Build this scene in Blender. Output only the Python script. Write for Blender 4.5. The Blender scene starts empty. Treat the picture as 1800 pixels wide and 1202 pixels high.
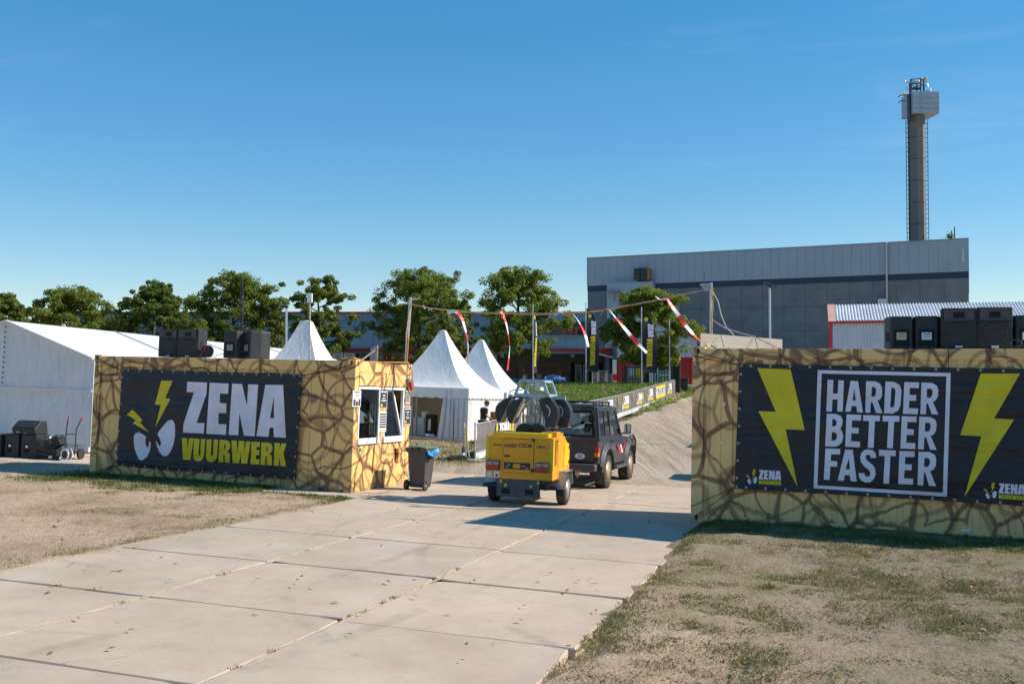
import bpy, bmesh, math, random
import numpy as np
from mathutils import Matrix, Vector
from mathutils.geometry import tessellate_polygon

# ------------------------------------------------------------------ camera, sky, sun, exposure
rad = math.radians
random.seed(11)
rng = np.random.default_rng(11)
sc = bpy.context.scene
col = sc.collection
EYE = 2.5                      # height of the lens; the site plane lies a little over 2 m below it
FPX = 1700.0                   # focal length in pixels of an 1800 px wide picture
PITCH = math.atan(45 / FPX)
cam_d = bpy.data.cameras.new('camera')
cam_d.sensor_width = 36.0
cam_d.lens = 36.0 * FPX / 1800.0
cam_d.clip_start = 0.05
cam_d.clip_end = 4000
cam = bpy.data.objects.new('camera', cam_d)
col.objects.link(cam)
cam.location = (0, 0, EYE)
cam.rotation_euler = (math.pi / 2 + PITCH, 0, 0)
sc.camera = cam

SUN_TO = Vector((3.43, 0.05, 2.60)).normalized()      # towards the sun: right of the picture, 37 degrees up
SUN_EL = math.asin(SUN_TO.z)
SUN_AZ = math.atan2(SUN_TO.x, SUN_TO.y)               # from +Y, clockwise
w = bpy.data.worlds.new('World')
sc.world = w
w.use_nodes = True
nt = w.node_tree
nt.nodes.clear()
wo = nt.nodes.new('ShaderNodeOutputWorld')
bg = nt.nodes.new('ShaderNodeBackground')
sky = nt.nodes.new('ShaderNodeTexSky')
sky.sky_type = 'NISHITA'
sky.sun_disc = False
sky.sun_elevation = SUN_EL
sky.sun_rotation = SUN_AZ
sky.altitude = 0
sky.air_density = 1.0
sky.dust_density = 0.0
sky.ozone_density = 4.0
bg.inputs['Strength'].default_value = 0.150
hsv = nt.nodes.new('ShaderNodeHueSaturation')      # the deep polarised blue of the photograph
hsv.inputs['Saturation'].default_value = 1.70
hsv.inputs['Hue'].default_value = 0.498
gam = nt.nodes.new('ShaderNodeGamma')
gam.inputs['Gamma'].default_value = 0.62
nt.links.new(sky.outputs[0], gam.inputs['Color'])
nt.links.new(gam.outputs[0], hsv.inputs['Color'])
# a few very thin streaks of high cloud
wtc = nt.nodes.new('ShaderNodeTexCoord')
wmp = nt.nodes.new('ShaderNodeMapping')
wmp.inputs['Rotation'].default_value = (0.2, 0.35, 0.4)
wmp.inputs['Scale'].default_value = (1.6, 1.6, 9.0)
nt.links.new(wtc.outputs['Generated'], wmp.inputs['Vector'])
wno = nt.nodes.new('ShaderNodeTexNoise')
wno.inputs['Scale'].default_value = 1.7
wno.inputs['Detail'].default_value = 7
wno.inputs['Roughness'].default_value = 0.62
wno.inputs['Distortion'].default_value = 0.5
nt.links.new(wmp.outputs[0], wno.inputs['Vector'])
wmr = nt.nodes.new('ShaderNodeMapRange')
wmr.interpolation_type = 'SMOOTHSTEP'
for i_, v_ in enumerate((0.56, 0.82, 0.0, 0.10)):
    wmr.inputs[i_ + 1].default_value = v_
nt.links.new(wno.outputs[0], wmr.inputs[0])
wmx = nt.nodes.new('ShaderNodeMix')
wmx.data_type = 'RGBA'
nt.links.new(wmr.outputs[0], wmx.inputs[0])
nt.links.new(hsv.outputs[0], wmx.inputs[6])
wmx.inputs[7].default_value = (3.0, 3.3, 3.6, 1)
nt.links.new(wmx.outputs[2], bg.inputs[0])
nt.links.new(bg.outputs[0], wo.inputs[0])
sd = bpy.data.lights.new('sun', 'SUN')
sd.energy = 3.6
sd.angle = rad(0.5)
sd.color = (1.0, 0.92, 0.80)
sun = bpy.data.objects.new('sun', sd)
col.objects.link(sun)
sun.location = (30, 0, 40)
sun.rotation_euler = (-SUN_TO).to_track_quat('-Z', 'Y').to_euler()
sc.view_settings.view_transform = 'Standard'
sc.view_settings.look = 'None'
sc.view_settings.exposure = 0.84
sc.view_settings.gamma = 1.0
sc.view_settings.use_curve_mapping = False


# ------------------------------------------------------------------ helpers
def at(px, py, d):
    """the point of the place seen at picture position (px, py), d metres ahead"""
    x = (px - 900) / FPX
    up = -(py - 601) / FPX
    c, s = math.cos(PITCH), math.sin(PITCH)
    v = Vector((x, c - up * s, s + up * c))
    return v * (d / v.y) + Vector((0, 0, EYE))


def smooth(a, b, x):
    t = np.clip((x - a) / (b - a), 0, 1)
    return t * t * (3 - 2 * t)


def pln(x, y):
    return EYE - 1.95 - 0.033 * x - 0.026 * y


RAMP_Y = [-50, 20, 23, 27.6, 43.6, 58.6, 75, 2000]
RAMP_Z = [0.0, 0.0, -2.58, -2.62, -2.28, -1.69, -1.2, -1.2]


def fence_x(y):
    return 0.358 * y - 10.78


def gz(x, y):
    """height of the ground"""
    x = np.asarray(x, float)
    y = np.asarray(y, float)
    p = pln(np.clip(x, -40, 40), np.clip(y, -30, 60))
    ramp = EYE + np.interp(y, [20, 23, 27.6, 43.6, 58.6, 75], [-2.5, -2.58, -2.63, -2.28, -1.69, -1.2])
    ramp = np.where(y < 30, p + (ramp - p) * smooth(21, 30, y), ramp)
    left = p + (EYE - 1.25 - p) * smooth(46, 62, y)
    wall = smooth(47.15, 47.45, y) * smooth(-5, -3, x)
    mound = EYE - 1.66 + 0.68 * smooth(47.2, 55, y) - 0.22 * smooth(57, 66, y)
    left = left + (np.maximum(mound, left) - left) * wall
    d = x - fence_x(y)
    k = smooth(-0.8, 0.4, d)
    z = left + (ramp - left) * k * smooth(22, 29, y)
    far = EYE - 1.25
    rx = (x - 2.64) * 0.9305 + (y - 14.36) * -0.3662      # the verge heaped against the right container
    ry = (x - 2.64) * 0.3654 + (y - 14.36) * 0.9295
    z = z + (0.16 + 0.013 * np.clip(rx, 0, 9)) * smooth(-0.1, 0.45, rx) * smooth(-3.2, -0.1, ry) * smooth(5, 2.4, ry)
    return z + (far - z) * smooth(60, 76, y)


def nz(x, y):
    return float(gz(x, y))


def ground_at(x, y, up=0.0):
    return Vector((x, y, nz(x, y) + up))


def slope(x, y, yaw=0.0, z=None):
    """a frame standing on the ground at x, y, tilted with it; local x right, y ahead, turned by yaw"""
    e = 0.6
    n = Vector((-(nz(x + e, y) - nz(x - e, y)) / (2 * e), -(nz(x, y + e) - nz(x, y - e)) / (2 * e), 1)).normalized()
    yv = Vector((-math.sin(yaw), math.cos(yaw), 0))
    xv = yv.cross(n).normalized()
    yv = n.cross(xv).normalized()
    m = Matrix((xv, yv, n)).transposed().to_4x4()
    m.translation = Vector((x, y, nz(x, y) if z is None else z))
    return m


def upright(x, y, yaw=0.0, z=None):
    m = Matrix.Rotation(yaw, 4, 'Z')
    m.translation = Vector((x, y, nz(x, y) if z is None else z))
    return m


class MB:
    """collects shapes into one mesh"""

    def __init__(s):
        s.v = []
        s.f = []

    def face(s, pts):
        k = len(s.v)
        s.v += [tuple(p) for p in pts]
        s.f.append(tuple(range(k, k + len(pts))))
        return s

    def box(s, x0, x1, y0, y1, z0, z1, m=None):
        k = len(s.v)
        p = [(x, y, z) for z in (z0, z1) for y in (y0, y1) for x in (x0, x1)]
        if m is not None:
            p = [tuple(m @ Vector(q)) for q in p]
        s.v += p
        s.f += [tuple(k + i for i in q) for q in ((0, 2, 3, 1), (4, 5, 7, 6), (0, 1, 5, 4), (2, 6, 7, 3), (0, 4, 6, 2), (1, 3, 7, 5))]
        return s

    def prism(s, poly, axis, a, b):
        """poly: 2D points in the plane across axis (x: (y,z), y: (x,z), z: (x,y)), from a to b"""
        def P(q, t):
            return {'x': (t, q[0], q[1]), 'y': (q[0], t, q[1]), 'z': (q[0], q[1], t)}[axis]
        k = len(s.v)
        n = len(poly)
        s.v += [P(q, a) for q in poly] + [P(q, b) for q in poly]
        s.f += [tuple(range(k + n - 1, k - 1, -1)), tuple(range(k + n, k + 2 * n))]
        s.f += [(k + i, k + (i + 1) % n, k + n + (i + 1) % n, k + n + i) for i in range(n)]
        return s

    def tube(s, pts, r, n=6, closed=False):
        pts = [Vector(p) for p in pts]
        if not isinstance(r, (list, tuple)):
            r = [r] * len(pts)
        k = len(s.v)
        up = Vector((0, 0, 1))
        last = None
        for i, p in enumerate(pts):
            t = (pts[min(i + 1, len(pts) - 1)] - pts[max(i - 1, 0)])
            if t.length < 1e-9:
                t = Vector((0, 0, 1))
            t.normalize()
            if last is None:
                a = up.cross(t) if abs(t.z) < 0.95 else Vector((1, 0, 0)).cross(t)
            else:
                a = last - t * last.dot(t)
                if a.length < 1e-6:
                    a = Vector((1, 0, 0)).cross(t)
            a.normalize()
            last = a
            b = t.cross(a)
            for j in range(n):
                an = 2 * math.pi * j / n
                s.v.append(tuple(p + (a * math.cos(an) + b * math.sin(an)) * r[i]))
        for i in range(len(pts) - 1):
            for j in range(n):
                s.f.append((k + i * n + j, k + i * n + (j + 1) % n, k + (i + 1) * n + (j + 1) % n, k + (i + 1) * n + j))
        s.f.append(tuple(k + j for j in range(n - 1, -1, -1)))
        s.f.append(tuple(k + (len(pts) - 1) * n + j for j in range(n)))
        return s

    def beam(s, p, q, wx, wy, side=None):
        """rectangular bar from p to q"""
        p, q = Vector(p), Vector(q)
        t = (q - p).normalized()
        a = Vector(side) if side is not None else (Vector((0, 0, 1)).cross(t) if abs(t.z) < 0.95 else Vector((1, 0, 0)))
        a = (a - t * a.dot(t)).normalized()
        b = t.cross(a)
        k = len(s.v)
        for c in (p, q):
            for u, v in ((-1, -1), (1, -1), (1, 1), (-1, 1)):
                s.v.append(tuple(c + a * (u * wx / 2) + b * (v * wy / 2)))
        s.f += [(k + 3, k + 2, k + 1, k), (k + 4, k + 5, k + 6, k + 7)]
        s.f += [(k + i, k + (i + 1) % 4, k + 4 + (i + 1) % 4, k + 4 + i) for i in range(4)]
        return s

    def lathe(s, prof, n=20, m=None, c=(0, 0, 0), caps=True):
        k = len(s.v)
        for r, z in prof:
            for j in range(n):
                an = 2 * math.pi * j / n
                p = Vector((c[0] + r * math.cos(an), c[1] + r * math.sin(an), c[2] + z))
                s.v.append(tuple(m @ p if m is not None else p))
        for i in range(len(prof) - 1):
            for j in range(n):
                s.f.append((k + i * n + j, k + i * n + (j + 1) % n, k + (i + 1) * n + (j + 1) % n, k + (i + 1) * n + j))
        if caps:
            s.f.append(tuple(k + j for j in range(n - 1, -1, -1)))
            s.f.append(tuple(k + (len(prof) - 1) * n + j for j in range(n)))
        return s

    def ball(s, c, r, n=12, h=8):
        rx, ry, rz = r if isinstance(r, (tuple, list)) else (r, r, r)
        k = len(s.v)
        for i in range(h + 1):
            t = math.pi * i / h
            for j in range(n):
                a = 2 * math.pi * j / n
                s.v.append((c[0] + rx * math.sin(t) * math.cos(a), c[1] + ry * math.sin(t) * math.sin(a), c[2] + rz * math.cos(t)))
        for i in range(h):
            for j in range(n):
                s.f.append((k + i * n + j, k + (i + 1) * n + j, k + (i + 1) * n + (j + 1) % n, k + i * n + (j + 1) % n))
        return s

    def polys(s, rings_list, fn):
        """flat shapes: every item is [outline, hole, ...] in (u, w); fn(u, w) -> point"""
        for rings in rings_list:
            vv = [[Vector((p[0], p[1], 0)) for p in r] for r in rings]
            flat = [p for r in rings for p in r]
            k = len(s.v)
            s.v += [tuple(fn(*p)) for p in flat]
            for t in tessellate_polygon(vv):
                s.f.append(tuple(k + i for i in t))
        return s

    def mesh(s, name, smoothed=False):
        me = bpy.data.meshes.new(name)
        me.from_pydata(s.v, [], s.f)
        me.validate(clean_customdata=False)
        if smoothed:
            me.polygons.foreach_set('use_smooth', [True] * len(me.polygons))
        me.update()
        return me

    def build(s, name, m, parent=None, smoothed=False, bevel=0, seg=2, solid=0):
        return obj(name, s.mesh(name, smoothed), m, parent, bevel, seg, solid)


def obj(name, me, m, parent=None, bevel=0, seg=2, solid=0):
    o = bpy.data.objects.new(name, me)
    col.objects.link(o)
    if m is not None and not me.materials:
        me.materials.append(m)
    if parent is not None:
        o.parent = parent
    if solid:
        md = o.modifiers.new('thickness', 'SOLIDIFY')
        md.thickness = solid
        md.offset = 0
    if bevel:
        md = o.modifiers.new('bevel', 'BEVEL')
        md.width = bevel
        md.segments = seg
        md.limit_method = 'ANGLE'
        md.angle_limit = rad(35)
        md.harden_normals = False
    return o


def tag(o, label=None, cat=None, group=None, kind=None):
    if label:
        o['label'] = label
    if cat:
        o['category'] = cat
    if group:
        o['group'] = group
    if kind:
        o['kind'] = kind
    return o


def thing(name, label, cat, m=None, group=None):
    o = bpy.data.objects.new(name, None)
    o.empty_display_size = 0.2
    col.objects.link(o)
    if m is not None:
        o.matrix_world = m
    return tag(o, label, cat, group)


def kids(o):
    return [c for c in bpy.data.objects if c.parent == o]


def copy_tree(o, parent=None):
    c = o.copy()
    col.objects.link(c)
    c.parent = parent
    for ch in kids(o):
        copy_tree(ch, c)
    return c


def font_mesh(text, size, bold=0.0, xs=1.0, align='CENTER', shear=0.0):
    cu = bpy.data.curves.new('lettering', 'FONT')
    cu.body = text
    cu.size = size
    cu.offset = bold
    cu.align_x = align
    cu.align_y = 'CENTER'
    cu.shear = shear
    o = bpy.data.objects.new('lettering', cu)
    col.objects.link(o)
    dg = bpy.context.evaluated_depsgraph_get()
    me = bpy.data.meshes.new_from_object(o.evaluated_get(dg))
    bpy.data.objects.remove(o)
    bpy.data.curves.remove(cu)
    if xs != 1:
        me.transform(Matrix.Diagonal((xs, 1, 1, 1)))
    return me


# ------------------------------------------------------------------ materials
def nodes_of(name):
    m = bpy.data.materials.new(name)
    m.use_nodes = True
    t = m.node_tree
    b = t.nodes['Principled BSDF']
    return m, t, b


def N(t, kind, **kw):
    n = t.nodes.new(kind)
    for k, v in kw.items():
        if k.startswith('i_'):
            key = k[2:].replace('_', ' ')
            n.inputs[int(key) if key.isdigit() else key].default_value = v
        else:
            setattr(n, k, v)
    return n


def noise(t, scale, detail=3.0, rough=0.55, vec=None, dist=0.0):
    n = N(t, 'ShaderNodeTexNoise')
    n.inputs['Scale'].default_value = scale
    n.inputs['Detail'].default_value = detail
    n.inputs['Roughness'].default_value = rough
    n.inputs['Distortion'].default_value = dist
    if vec is not None:
        t.links.new(vec, n.inputs['Vector'])
    return n


def ramp(t, fac, stops):
    r = N(t, 'ShaderNodeValToRGB')
    e = r.color_ramp.elements
    while len(e) < len(stops):
        e.new(0.5)
    for i, (p, c) in enumerate(stops):
        e[i].position = p
        e[i].color = (c[0], c[1], c[2], 1) if isinstance(c, (tuple, list)) else (c, c, c, 1)
    t.links.new(fac, r.inputs[0])
    return r


def mix(t, fac, a, b, mode='MIX'):
    n = N(t, 'ShaderNodeMix', data_type='RGBA', blend_type=mode)
    for sock, val in ((n.inputs[0], fac), (n.inputs[6], a), (n.inputs[7], b)):
        if isinstance(val, (int, float)):
            sock.default_value = val
        elif isinstance(val, (tuple, list)):
            sock.default_value = (val[0], val[1], val[2], 1)
        else:
            t.links.new(val, sock)
    return n.outputs[2]


def mth(t, op, a, b=None, clamp=False):
    n = N(t, 'ShaderNodeMath', operation=op, use_clamp=clamp)
    for i, v in enumerate((a, b)):
        if v is None:
            continue
        if isinstance(v, (int, float)):
            n.inputs[i].default_value = v
        else:
            t.links.new(v, n.inputs[i])
    return n.outputs[0]


def sstep(t, x, lo, hi, a=0.0, b=1.0):
    n = N(t, 'ShaderNodeMapRange', interpolation_type='SMOOTHSTEP')
    t.links.new(x, n.inputs[0])
    for i, v in enumerate((lo, hi, a, b)):
        n.inputs[i + 1].default_value = v
    return n.outputs[0]


def ocoord(t):
    return N(t, 'ShaderNodeTexCoord').outputs['Object']


def gcoord(t):
    return N(t, 'ShaderNodeNewGeometry').outputs['Position']


def bump(t, b, h, strength=0.3, dist=0.02):
    n = N(t, 'ShaderNodeBump')
    n.inputs['Strength'].default_value = strength
    n.inputs['Distance'].default_value = dist
    t.links.new(h, n.inputs['Height'])
    t.links.new(n.outputs[0], b.inputs['Normal'])
    return n


def mat(name, c, rough=0.6, metal=0.0, var=0.12, scale=3.0, bmp=0.0, bscale=60.0, spec=0.4, dirt=None, dirt_amt=0.0, coat=0.0):
    """plain surface with uneven tone, optional dirt and fine relief"""
    m, t, b = nodes_of(name)
    v = ocoord(t)
    n1 = noise(t, scale, 5, 0.6, v)
    lo = [max(0, x * (1 - var)) for x in c]
    hi = [min(1, x * (1 + var)) for x in c]
    cc = ramp(t, n1.outputs[0], [(0.3, lo), (0.7, hi)]).outputs[0]
    if dirt is not None:
        n2 = noise(t, scale * 0.7, 6, 0.7, v)
        f = sstep(t, n2.outputs[0], 0.5, 0.72, 0, dirt_amt)
        cc = mix(t, f, cc, dirt)
    t.links.new(cc, b.inputs['Base Color'])
    b.inputs['Roughness'].default_value = rough
    b.inputs['Metallic'].default_value = metal
    b.inputs['Specular IOR Level'].default_value = spec
    b.inputs['Coat Weight'].default_value = coat
    if bmp:
        n3 = noise(t, bscale, 4, 0.6, v)
        bump(t, b, n3.outputs[0], bmp, 0.01)
    return m


def glass_mat(name, tint=(0.6, 0.65, 0.68), mixf=0.25, rough=0.02):
    m, t, b = nodes_of(name)
    t.nodes.remove(b)
    out = t.nodes['Material Output']
    tr = N(t, 'ShaderNodeBsdfTransparent')
    tr.inputs[0].default_value = (*tint, 1)
    gl = N(t, 'ShaderNodeBsdfGlossy')
    gl.inputs['Roughness'].default_value = rough
    gl.inputs[0].default_value = (0.9, 0.95, 1, 1)
    fr = N(t, 'ShaderNodeFresnel')
    fr.inputs[0].default_value = 1.5
    f = mth(t, 'ADD', fr.outputs[0], mixf * 0.2, True)
    ms = N(t, 'ShaderNodeMixShader')
    t.links.new(f, ms.inputs[0])
    t.links.new(tr.outputs[0], ms.inputs[1])
    t.links.new(gl.outputs[0], ms.inputs[2])
    t.links.new(ms.outputs[0], out.inputs[0])
    return m


M = {}
def spray_mat(name, base, ribs=False):
    """yellow paint with sprayed brown veins, a little rain dirt"""
    m, t, b = nodes_of(name)
    v = ocoord(t)
    tone = noise(t, 1.2, 5, 0.6, v)
    c = ramp(t, tone.outputs[0], [(0.3, [x * 0.86 for x in base]), (0.7, [min(1, x * 1.1) for x in base])]).outputs[0]

    def warped(off, amp):
        mp = N(t, 'ShaderNodeMapping')
        mp.inputs['Location'].default_value = off
        t.links.new(v, mp.inputs['Vector'])
        dn = noise(t, 0.9, 0.0, 0.4, mp.outputs[0])
        sub = N(t, 'ShaderNodeVectorMath', operation='SUBTRACT')
        t.links.new(dn.outputs['Color'], sub.inputs[0])
        sub.inputs[1].default_value = (0.5, 0.5, 0.5)
        sc_ = N(t, 'ShaderNodeVectorMath', operation='SCALE')
        t.links.new(sub.outputs[0], sc_.inputs[0])
        sc_.inputs['Scale'].default_value = amp
        ad = N(t, 'ShaderNodeVectorMath', operation='ADD')
        t.links.new(mp.outputs[0], ad.inputs[0])
        t.links.new(sc_.outputs[0], ad.inputs[1])
        return ad.outputs[0]

    def veins(scale, off, amp, lo, hi):
        vo = N(t, 'ShaderNodeTexVoronoi', feature='DISTANCE_TO_EDGE')
        vo.inputs['Scale'].default_value = scale
        t.links.new(warped(off, amp), vo.inputs['Vector'])
        return sstep(t, vo.outputs['Distance'], lo, hi, 1, 0)

    def arcs(scale, off, amp, r_, lo, hi):
        """swung arcs of even width"""
        vo = N(t, 'ShaderNodeTexVoronoi', feature='F1')
        vo.inputs['Scale'].default_value = scale
        t.links.new(warped(off, amp), vo.inputs['Vector'])
        d = mth(t, 'ABSOLUTE', mth(t, 'SUBTRACT', vo.outputs['Distance'], r_))
        return sstep(t, d, lo, hi, 1, 0)
    f2 = veins(1.35, (3.1, 7.7, 1.3), 0.8, 0.020, 0.056)
    c = mix(t, mth(t, 'MULTIPLY', f2, 0.58), c, (0.30, 0.145, 0.05))
    f3 = arcs(1.05, (9.2, 2.1, 4.4), 0.9, 0.46, 0.010, 0.045)
    c = mix(t, mth(t, 'MULTIPLY', f3, 0.55), c, (0.23, 0.10, 0.04))
    f1 = veins(1.75, (0.4, 5.3, 0.9), 0.55, 0.032, 0.066)
    c = mix(t, mth(t, 'MULTIPLY', f1, 0.80), c, (0.165, 0.068, 0.038))
    f4 = arcs(1.15, (1.7, 4.9, 8.3), 0.9, 0.56, 0.012, 0.032)
    c = mix(t, mth(t, 'MULTIPLY', f4, 0.70), c, (0.115, 0.052, 0.040))
    # grey-green grime creeping up from the ground
    sx = N(t, 'ShaderNodeSeparateXYZ')
    t.links.new(v, sx.inputs[0])
    dn = noise(t, 3.0, 6, 0.7, v)
    up = sstep(t, mth(t, 'ADD', sx.outputs[2], mth(t, 'MULTIPLY', dn.outputs[0], -0.5)), -0.25, 0.36, 0.22, 0.0)
    c = mix(t, up, c, (0.20, 0.14, 0.08))
    t.links.new(c, b.inputs['Base Color'])
    b.inputs['Roughness'].default_value = 0.55
    b.inputs['Specular IOR Level'].default_value = 0.35
    h = noise(t, 45, 4, 0.6, v)
    bump(t, b, h.outputs[0], 0.12, 0.006)
    return m


def cloth_mat(name, c, gloss=0.55, wr=0.35, along=0.0):
    """printed banner cloth: long diagonal pull folds that all prints on it share"""
    m, t, b = nodes_of(name)
    v = ocoord(t)
    mp = N(t, 'ShaderNodeMapping')
    mp.inputs['Rotation'].default_value = (0, rad(-24), 0)
    mp.inputs['Scale'].default_value = (0.5, 1, 1.7)
    t.links.new(v, mp.inputs['Vector'])
    n1 = noise(t, 1.3, 3, 0.5, mp.outputs[0], 0.6)
    n2 = noise(t, 2.2, 3, 0.6, v)
    mp2 = N(t, 'ShaderNodeMapping')
    mp2.inputs['Rotation'].default_value = (0, rad(62), 0)
    mp2.inputs['Scale'].default_value = (0.4, 1, 3.2)
    t.links.new(v, mp2.inputs['Vector'])
    n4 = noise(t, 1.1, 2, 0.5, mp2.outputs[0], 0.8)
    hgt = mth(t, 'ADD', n1.outputs[0], mth(t, 'MULTIPLY', n2.outputs[0], 0.5))
    hgt = mth(t, 'ADD', hgt, mth(t, 'MULTIPLY', n4.outputs[0], 0.8))
    bump(t, b, hgt, wr, 0.085)
    tone = noise(t, 1.7, 4, 0.6, v)
    cc = ramp(t, tone.outputs[0], [(0.3, [x * 0.85 for x in c]), (0.7, [min(1, x * 1.12) for x in c])]).outputs[0]
    t.links.new(cc, b.inputs['Base Color'])
    b.inputs['Roughness'].default_value = gloss
    b.inputs['Specular IOR Level'].default_value = 0.35
    return m


def tent_mat(name, c, trans=0.25, wr=0.4):
    m, t, b = nodes_of(name)
    v = ocoord(t)
    mp = N(t, 'ShaderNodeMapping')
    mp.inputs['Scale'].default_value = (1.6, 1.6, 0.35)
    t.links.new(v, mp.inputs['Vector'])
    n1 = noise(t, 1.4, 3, 0.55, mp.outputs[0], 0.8)
    n5 = noise(t, 3.4, 3, 0.6, mp.outputs[0], 1.5)
    bump(t, b, mth(t, 'ADD', n1.outputs[0], mth(t, 'MULTIPLY', n5.outputs[0], 0.45)), wr, 0.14)
    n2 = noise(t, 1.1, 6, 0.7, v)
    cc = ramp(t, n2.outputs[0], [(0.28, [x * f for x, f in zip(c, (0.90, 0.90, 0.88))]), (0.62, c)]).outputs[0]
    t.links.new(cc, b.inputs['Base Color'])
    b.inputs['Roughness'].default_value = 0.5
    b.inputs['Specular IOR Level'].default_value = 0.3
    tl = N(t, 'ShaderNodeBsdfTranslucent')
    tl.inputs[0].default_value = (c[0], c[1] * 0.97, c[2] * 0.9, 1)
    ms = N(t, 'ShaderNodeMixShader')
    ms.inputs[0].default_value = trans
    t.links.new(b.outputs[0], ms.inputs[1])
    t.links.new(tl.outputs[0], ms.inputs[2])
    t.links.new(ms.outputs[0], t.nodes['Material Output'].inputs[0])
    return m


def leaf_mat(name, dark, light, autumn=None):
    m, t, b = nodes_of(name)
    v = ocoord(t)
    n = noise(t, 0.9, 4, 0.7, v)
    n2 = noise(t, 9.0, 2, 0.5, v)
    f = mth(t, 'ADD', mth(t, 'MULTIPLY', n.outputs[0], 0.6), mth(t, 'MULTIPLY', n2.outputs[0], 0.4))
    c = ramp(t, f, [(0.36, dark), (0.64, light)]).outputs[0]
    if autumn:
        n3 = noise(t, 1.3, 3, 0.6, v)
        c = mix(t, sstep(t, n3.outputs[0], 0.66, 0.72), c, autumn)
    t.links.new(c, b.inputs['Base Color'])
    b.inputs['Roughness'].default_value = 0.5
    b.inputs['Specular IOR Level'].default_value = 0.35
    tl = N(t, 'ShaderNodeBsdfTranslucent')
    t.links.new(mix(t, 1.0, c, (1.25, 1.35, 0.6), 'MULTIPLY'), tl.inputs[0])
    ms = N(t, 'ShaderNodeMixShader')
    ms.inputs[0].default_value = 0.42
    t.links.new(b.outputs[0], ms.inputs[1])
    t.links.new(tl.outputs[0], ms.inputs[2])
    t.links.new(ms.outputs[0], t.nodes['Material Output'].inputs[0])
    return m


def wood_mat(name, c1, c2, scale=3.0):
    m, t, b = nodes_of(name)
    v = ocoord(t)
    mp = N(t, 'ShaderNodeMapping')
    mp.inputs['Scale'].default_value = (0.6, 3, 4)
    t.links.new(v, mp.inputs['Vector'])
    n0 = noise(t, scale, 2, 0.5, mp.outputs[0], 1.4)
    rg = mth(t, 'FRACT', mth(t, 'MULTIPLY', n0.outputs[0], 9))
    c = ramp(t, rg, [(0.0, c1), (0.5, c2), (1.0, c1)]).outputs[0]
    t.links.new(c, b.inputs['Base Color'])
    b.inputs['Roughness'].default_value = 0.7
    return m


M['lc_paint'] = spray_mat('yellow_veined_paint', (0.88, 0.55, 0.205))
M['rc_paint'] = spray_mat('ochre_veined_paint', (0.93, 0.575, 0.235))
M['banner'] = cloth_mat('black_banner_cloth', (0.018, 0.020, 0.028), 0.40, 0.7)
M['print_white'] = cloth_mat('white_print', (0.78, 0.74, 0.82), 0.5, 0.8)
M['print_yellow'] = cloth_mat('yellow_print', (0.74, 0.58, 0.02), 0.5, 0.8)
M['steel'] = mat('galvanised_steel', (0.42, 0.44, 0.46), 0.4, 0.7, 0.15, 8)
M['dark_steel'] = mat('dark_steel', (0.05, 0.055, 0.06), 0.45, 0.5, 0.2, 6)
M['black'] = mat('black_plastic', (0.030, 0.030, 0.032), 0.5, 0, 0.25, 9, 0.25, 160)
M['black_matt'] = mat('black_matt', (0.012, 0.012, 0.013), 0.8, 0, 0.2, 5)
M['grille'] = mat('speaker_grille', (0.045, 0.042, 0.042), 0.6, 0.2, 0.3, 30, 0.5, 300)
M['horn'] = mat('horn_plastic', (0.085, 0.078, 0.072), 0.55, 0, 0.15, 8)
M['rubber'] = mat('tyre_rubber', (0.035, 0.033, 0.031), 0.85, 0, 0.25, 8, 0.2, 60, dirt=(0.22, 0.18, 0.14), dirt_amt=0.6)
M['white'] = mat('white_paint', (0.78, 0.78, 0.78), 0.5, 0, 0.06, 4)
M['paper'] = mat('paper', (0.80, 0.80, 0.78), 0.7, 0, 0.05, 6)
M['ink'] = mat('poster_ink', (0.05, 0.05, 0.06), 0.5, 0, 0.15, 6)
M['red'] = mat('red_paint', (0.55, 0.03, 0.03), 0.45, 0, 0.12, 4)
M['red_wall'] = mat('red_cladding', (0.42, 0.02, 0.025), 0.5, 0, 0.1, 1)
M['orange'] = mat('orange_paint', (0.85, 0.27, 0.02), 0.5, 0, 0.08, 4)
M['orange_dark'] = mat('orange_front', (0.62, 0.2, 0.04), 0.55, 0, 0.1, 4)
M['yellow'] = mat('yellow_paint', (0.80, 0.34, 0.008), 0.42, 0, 0.08, 3, dirt=(0.5, 0.27, 0.05), dirt_amt=0.4)
M['lemon'] = mat('lemon_trim', (0.68, 0.50, 0.01), 0.4, 0, 0.08, 3)
M['yellow_print'] = mat('yellow_small_print', (0.75, 0.55, 0.02), 0.5, 0, 0.06, 4)
M['chassis'] = mat('slate_chassis', (0.055, 0.07, 0.09), 0.5, 0.1, 0.2, 7, dirt=(0.17, 0.15, 0.13), dirt_amt=0.5)
M['lamp_red'] = mat('red_lens', (0.42, 0.012, 0.012), 0.2, 0, 0.15, 8, spec=0.6)
M['lamp_amber'] = mat('amber_lens', (0.75, 0.22, 0.02), 0.2, 0, 0.1, 8, spec=0.6)
M['lamp_clear'] = mat('clear_lens', (0.30, 0.28, 0.28), 0.2, 0, 0.15, 8, spec=0.6)
M['car'] = mat('dusty_blue_black_paint', (0.035, 0.040, 0.058), 0.28, 0.1, 0.18, 2.5, dirt=(0.13, 0.11, 0.09), dirt_amt=0.55, coat=0.5)
M['car_low'] = mat('dusty_grey_lower_paint', (0.055, 0.052, 0.052), 0.42, 0.0, 0.2, 2.5, dirt=(0.17, 0.145, 0.115), dirt_amt=0.7)
M['trim'] = mat('grey_plastic_trim', (0.07, 0.07, 0.075), 0.6, 0, 0.2, 4, dirt=(0.2, 0.17, 0.14), dirt_amt=0.5)
M['rim'] = mat('dusty_gold_rim', (0.42, 0.33, 0.20), 0.45, 0.3, 0.2, 8)
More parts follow.
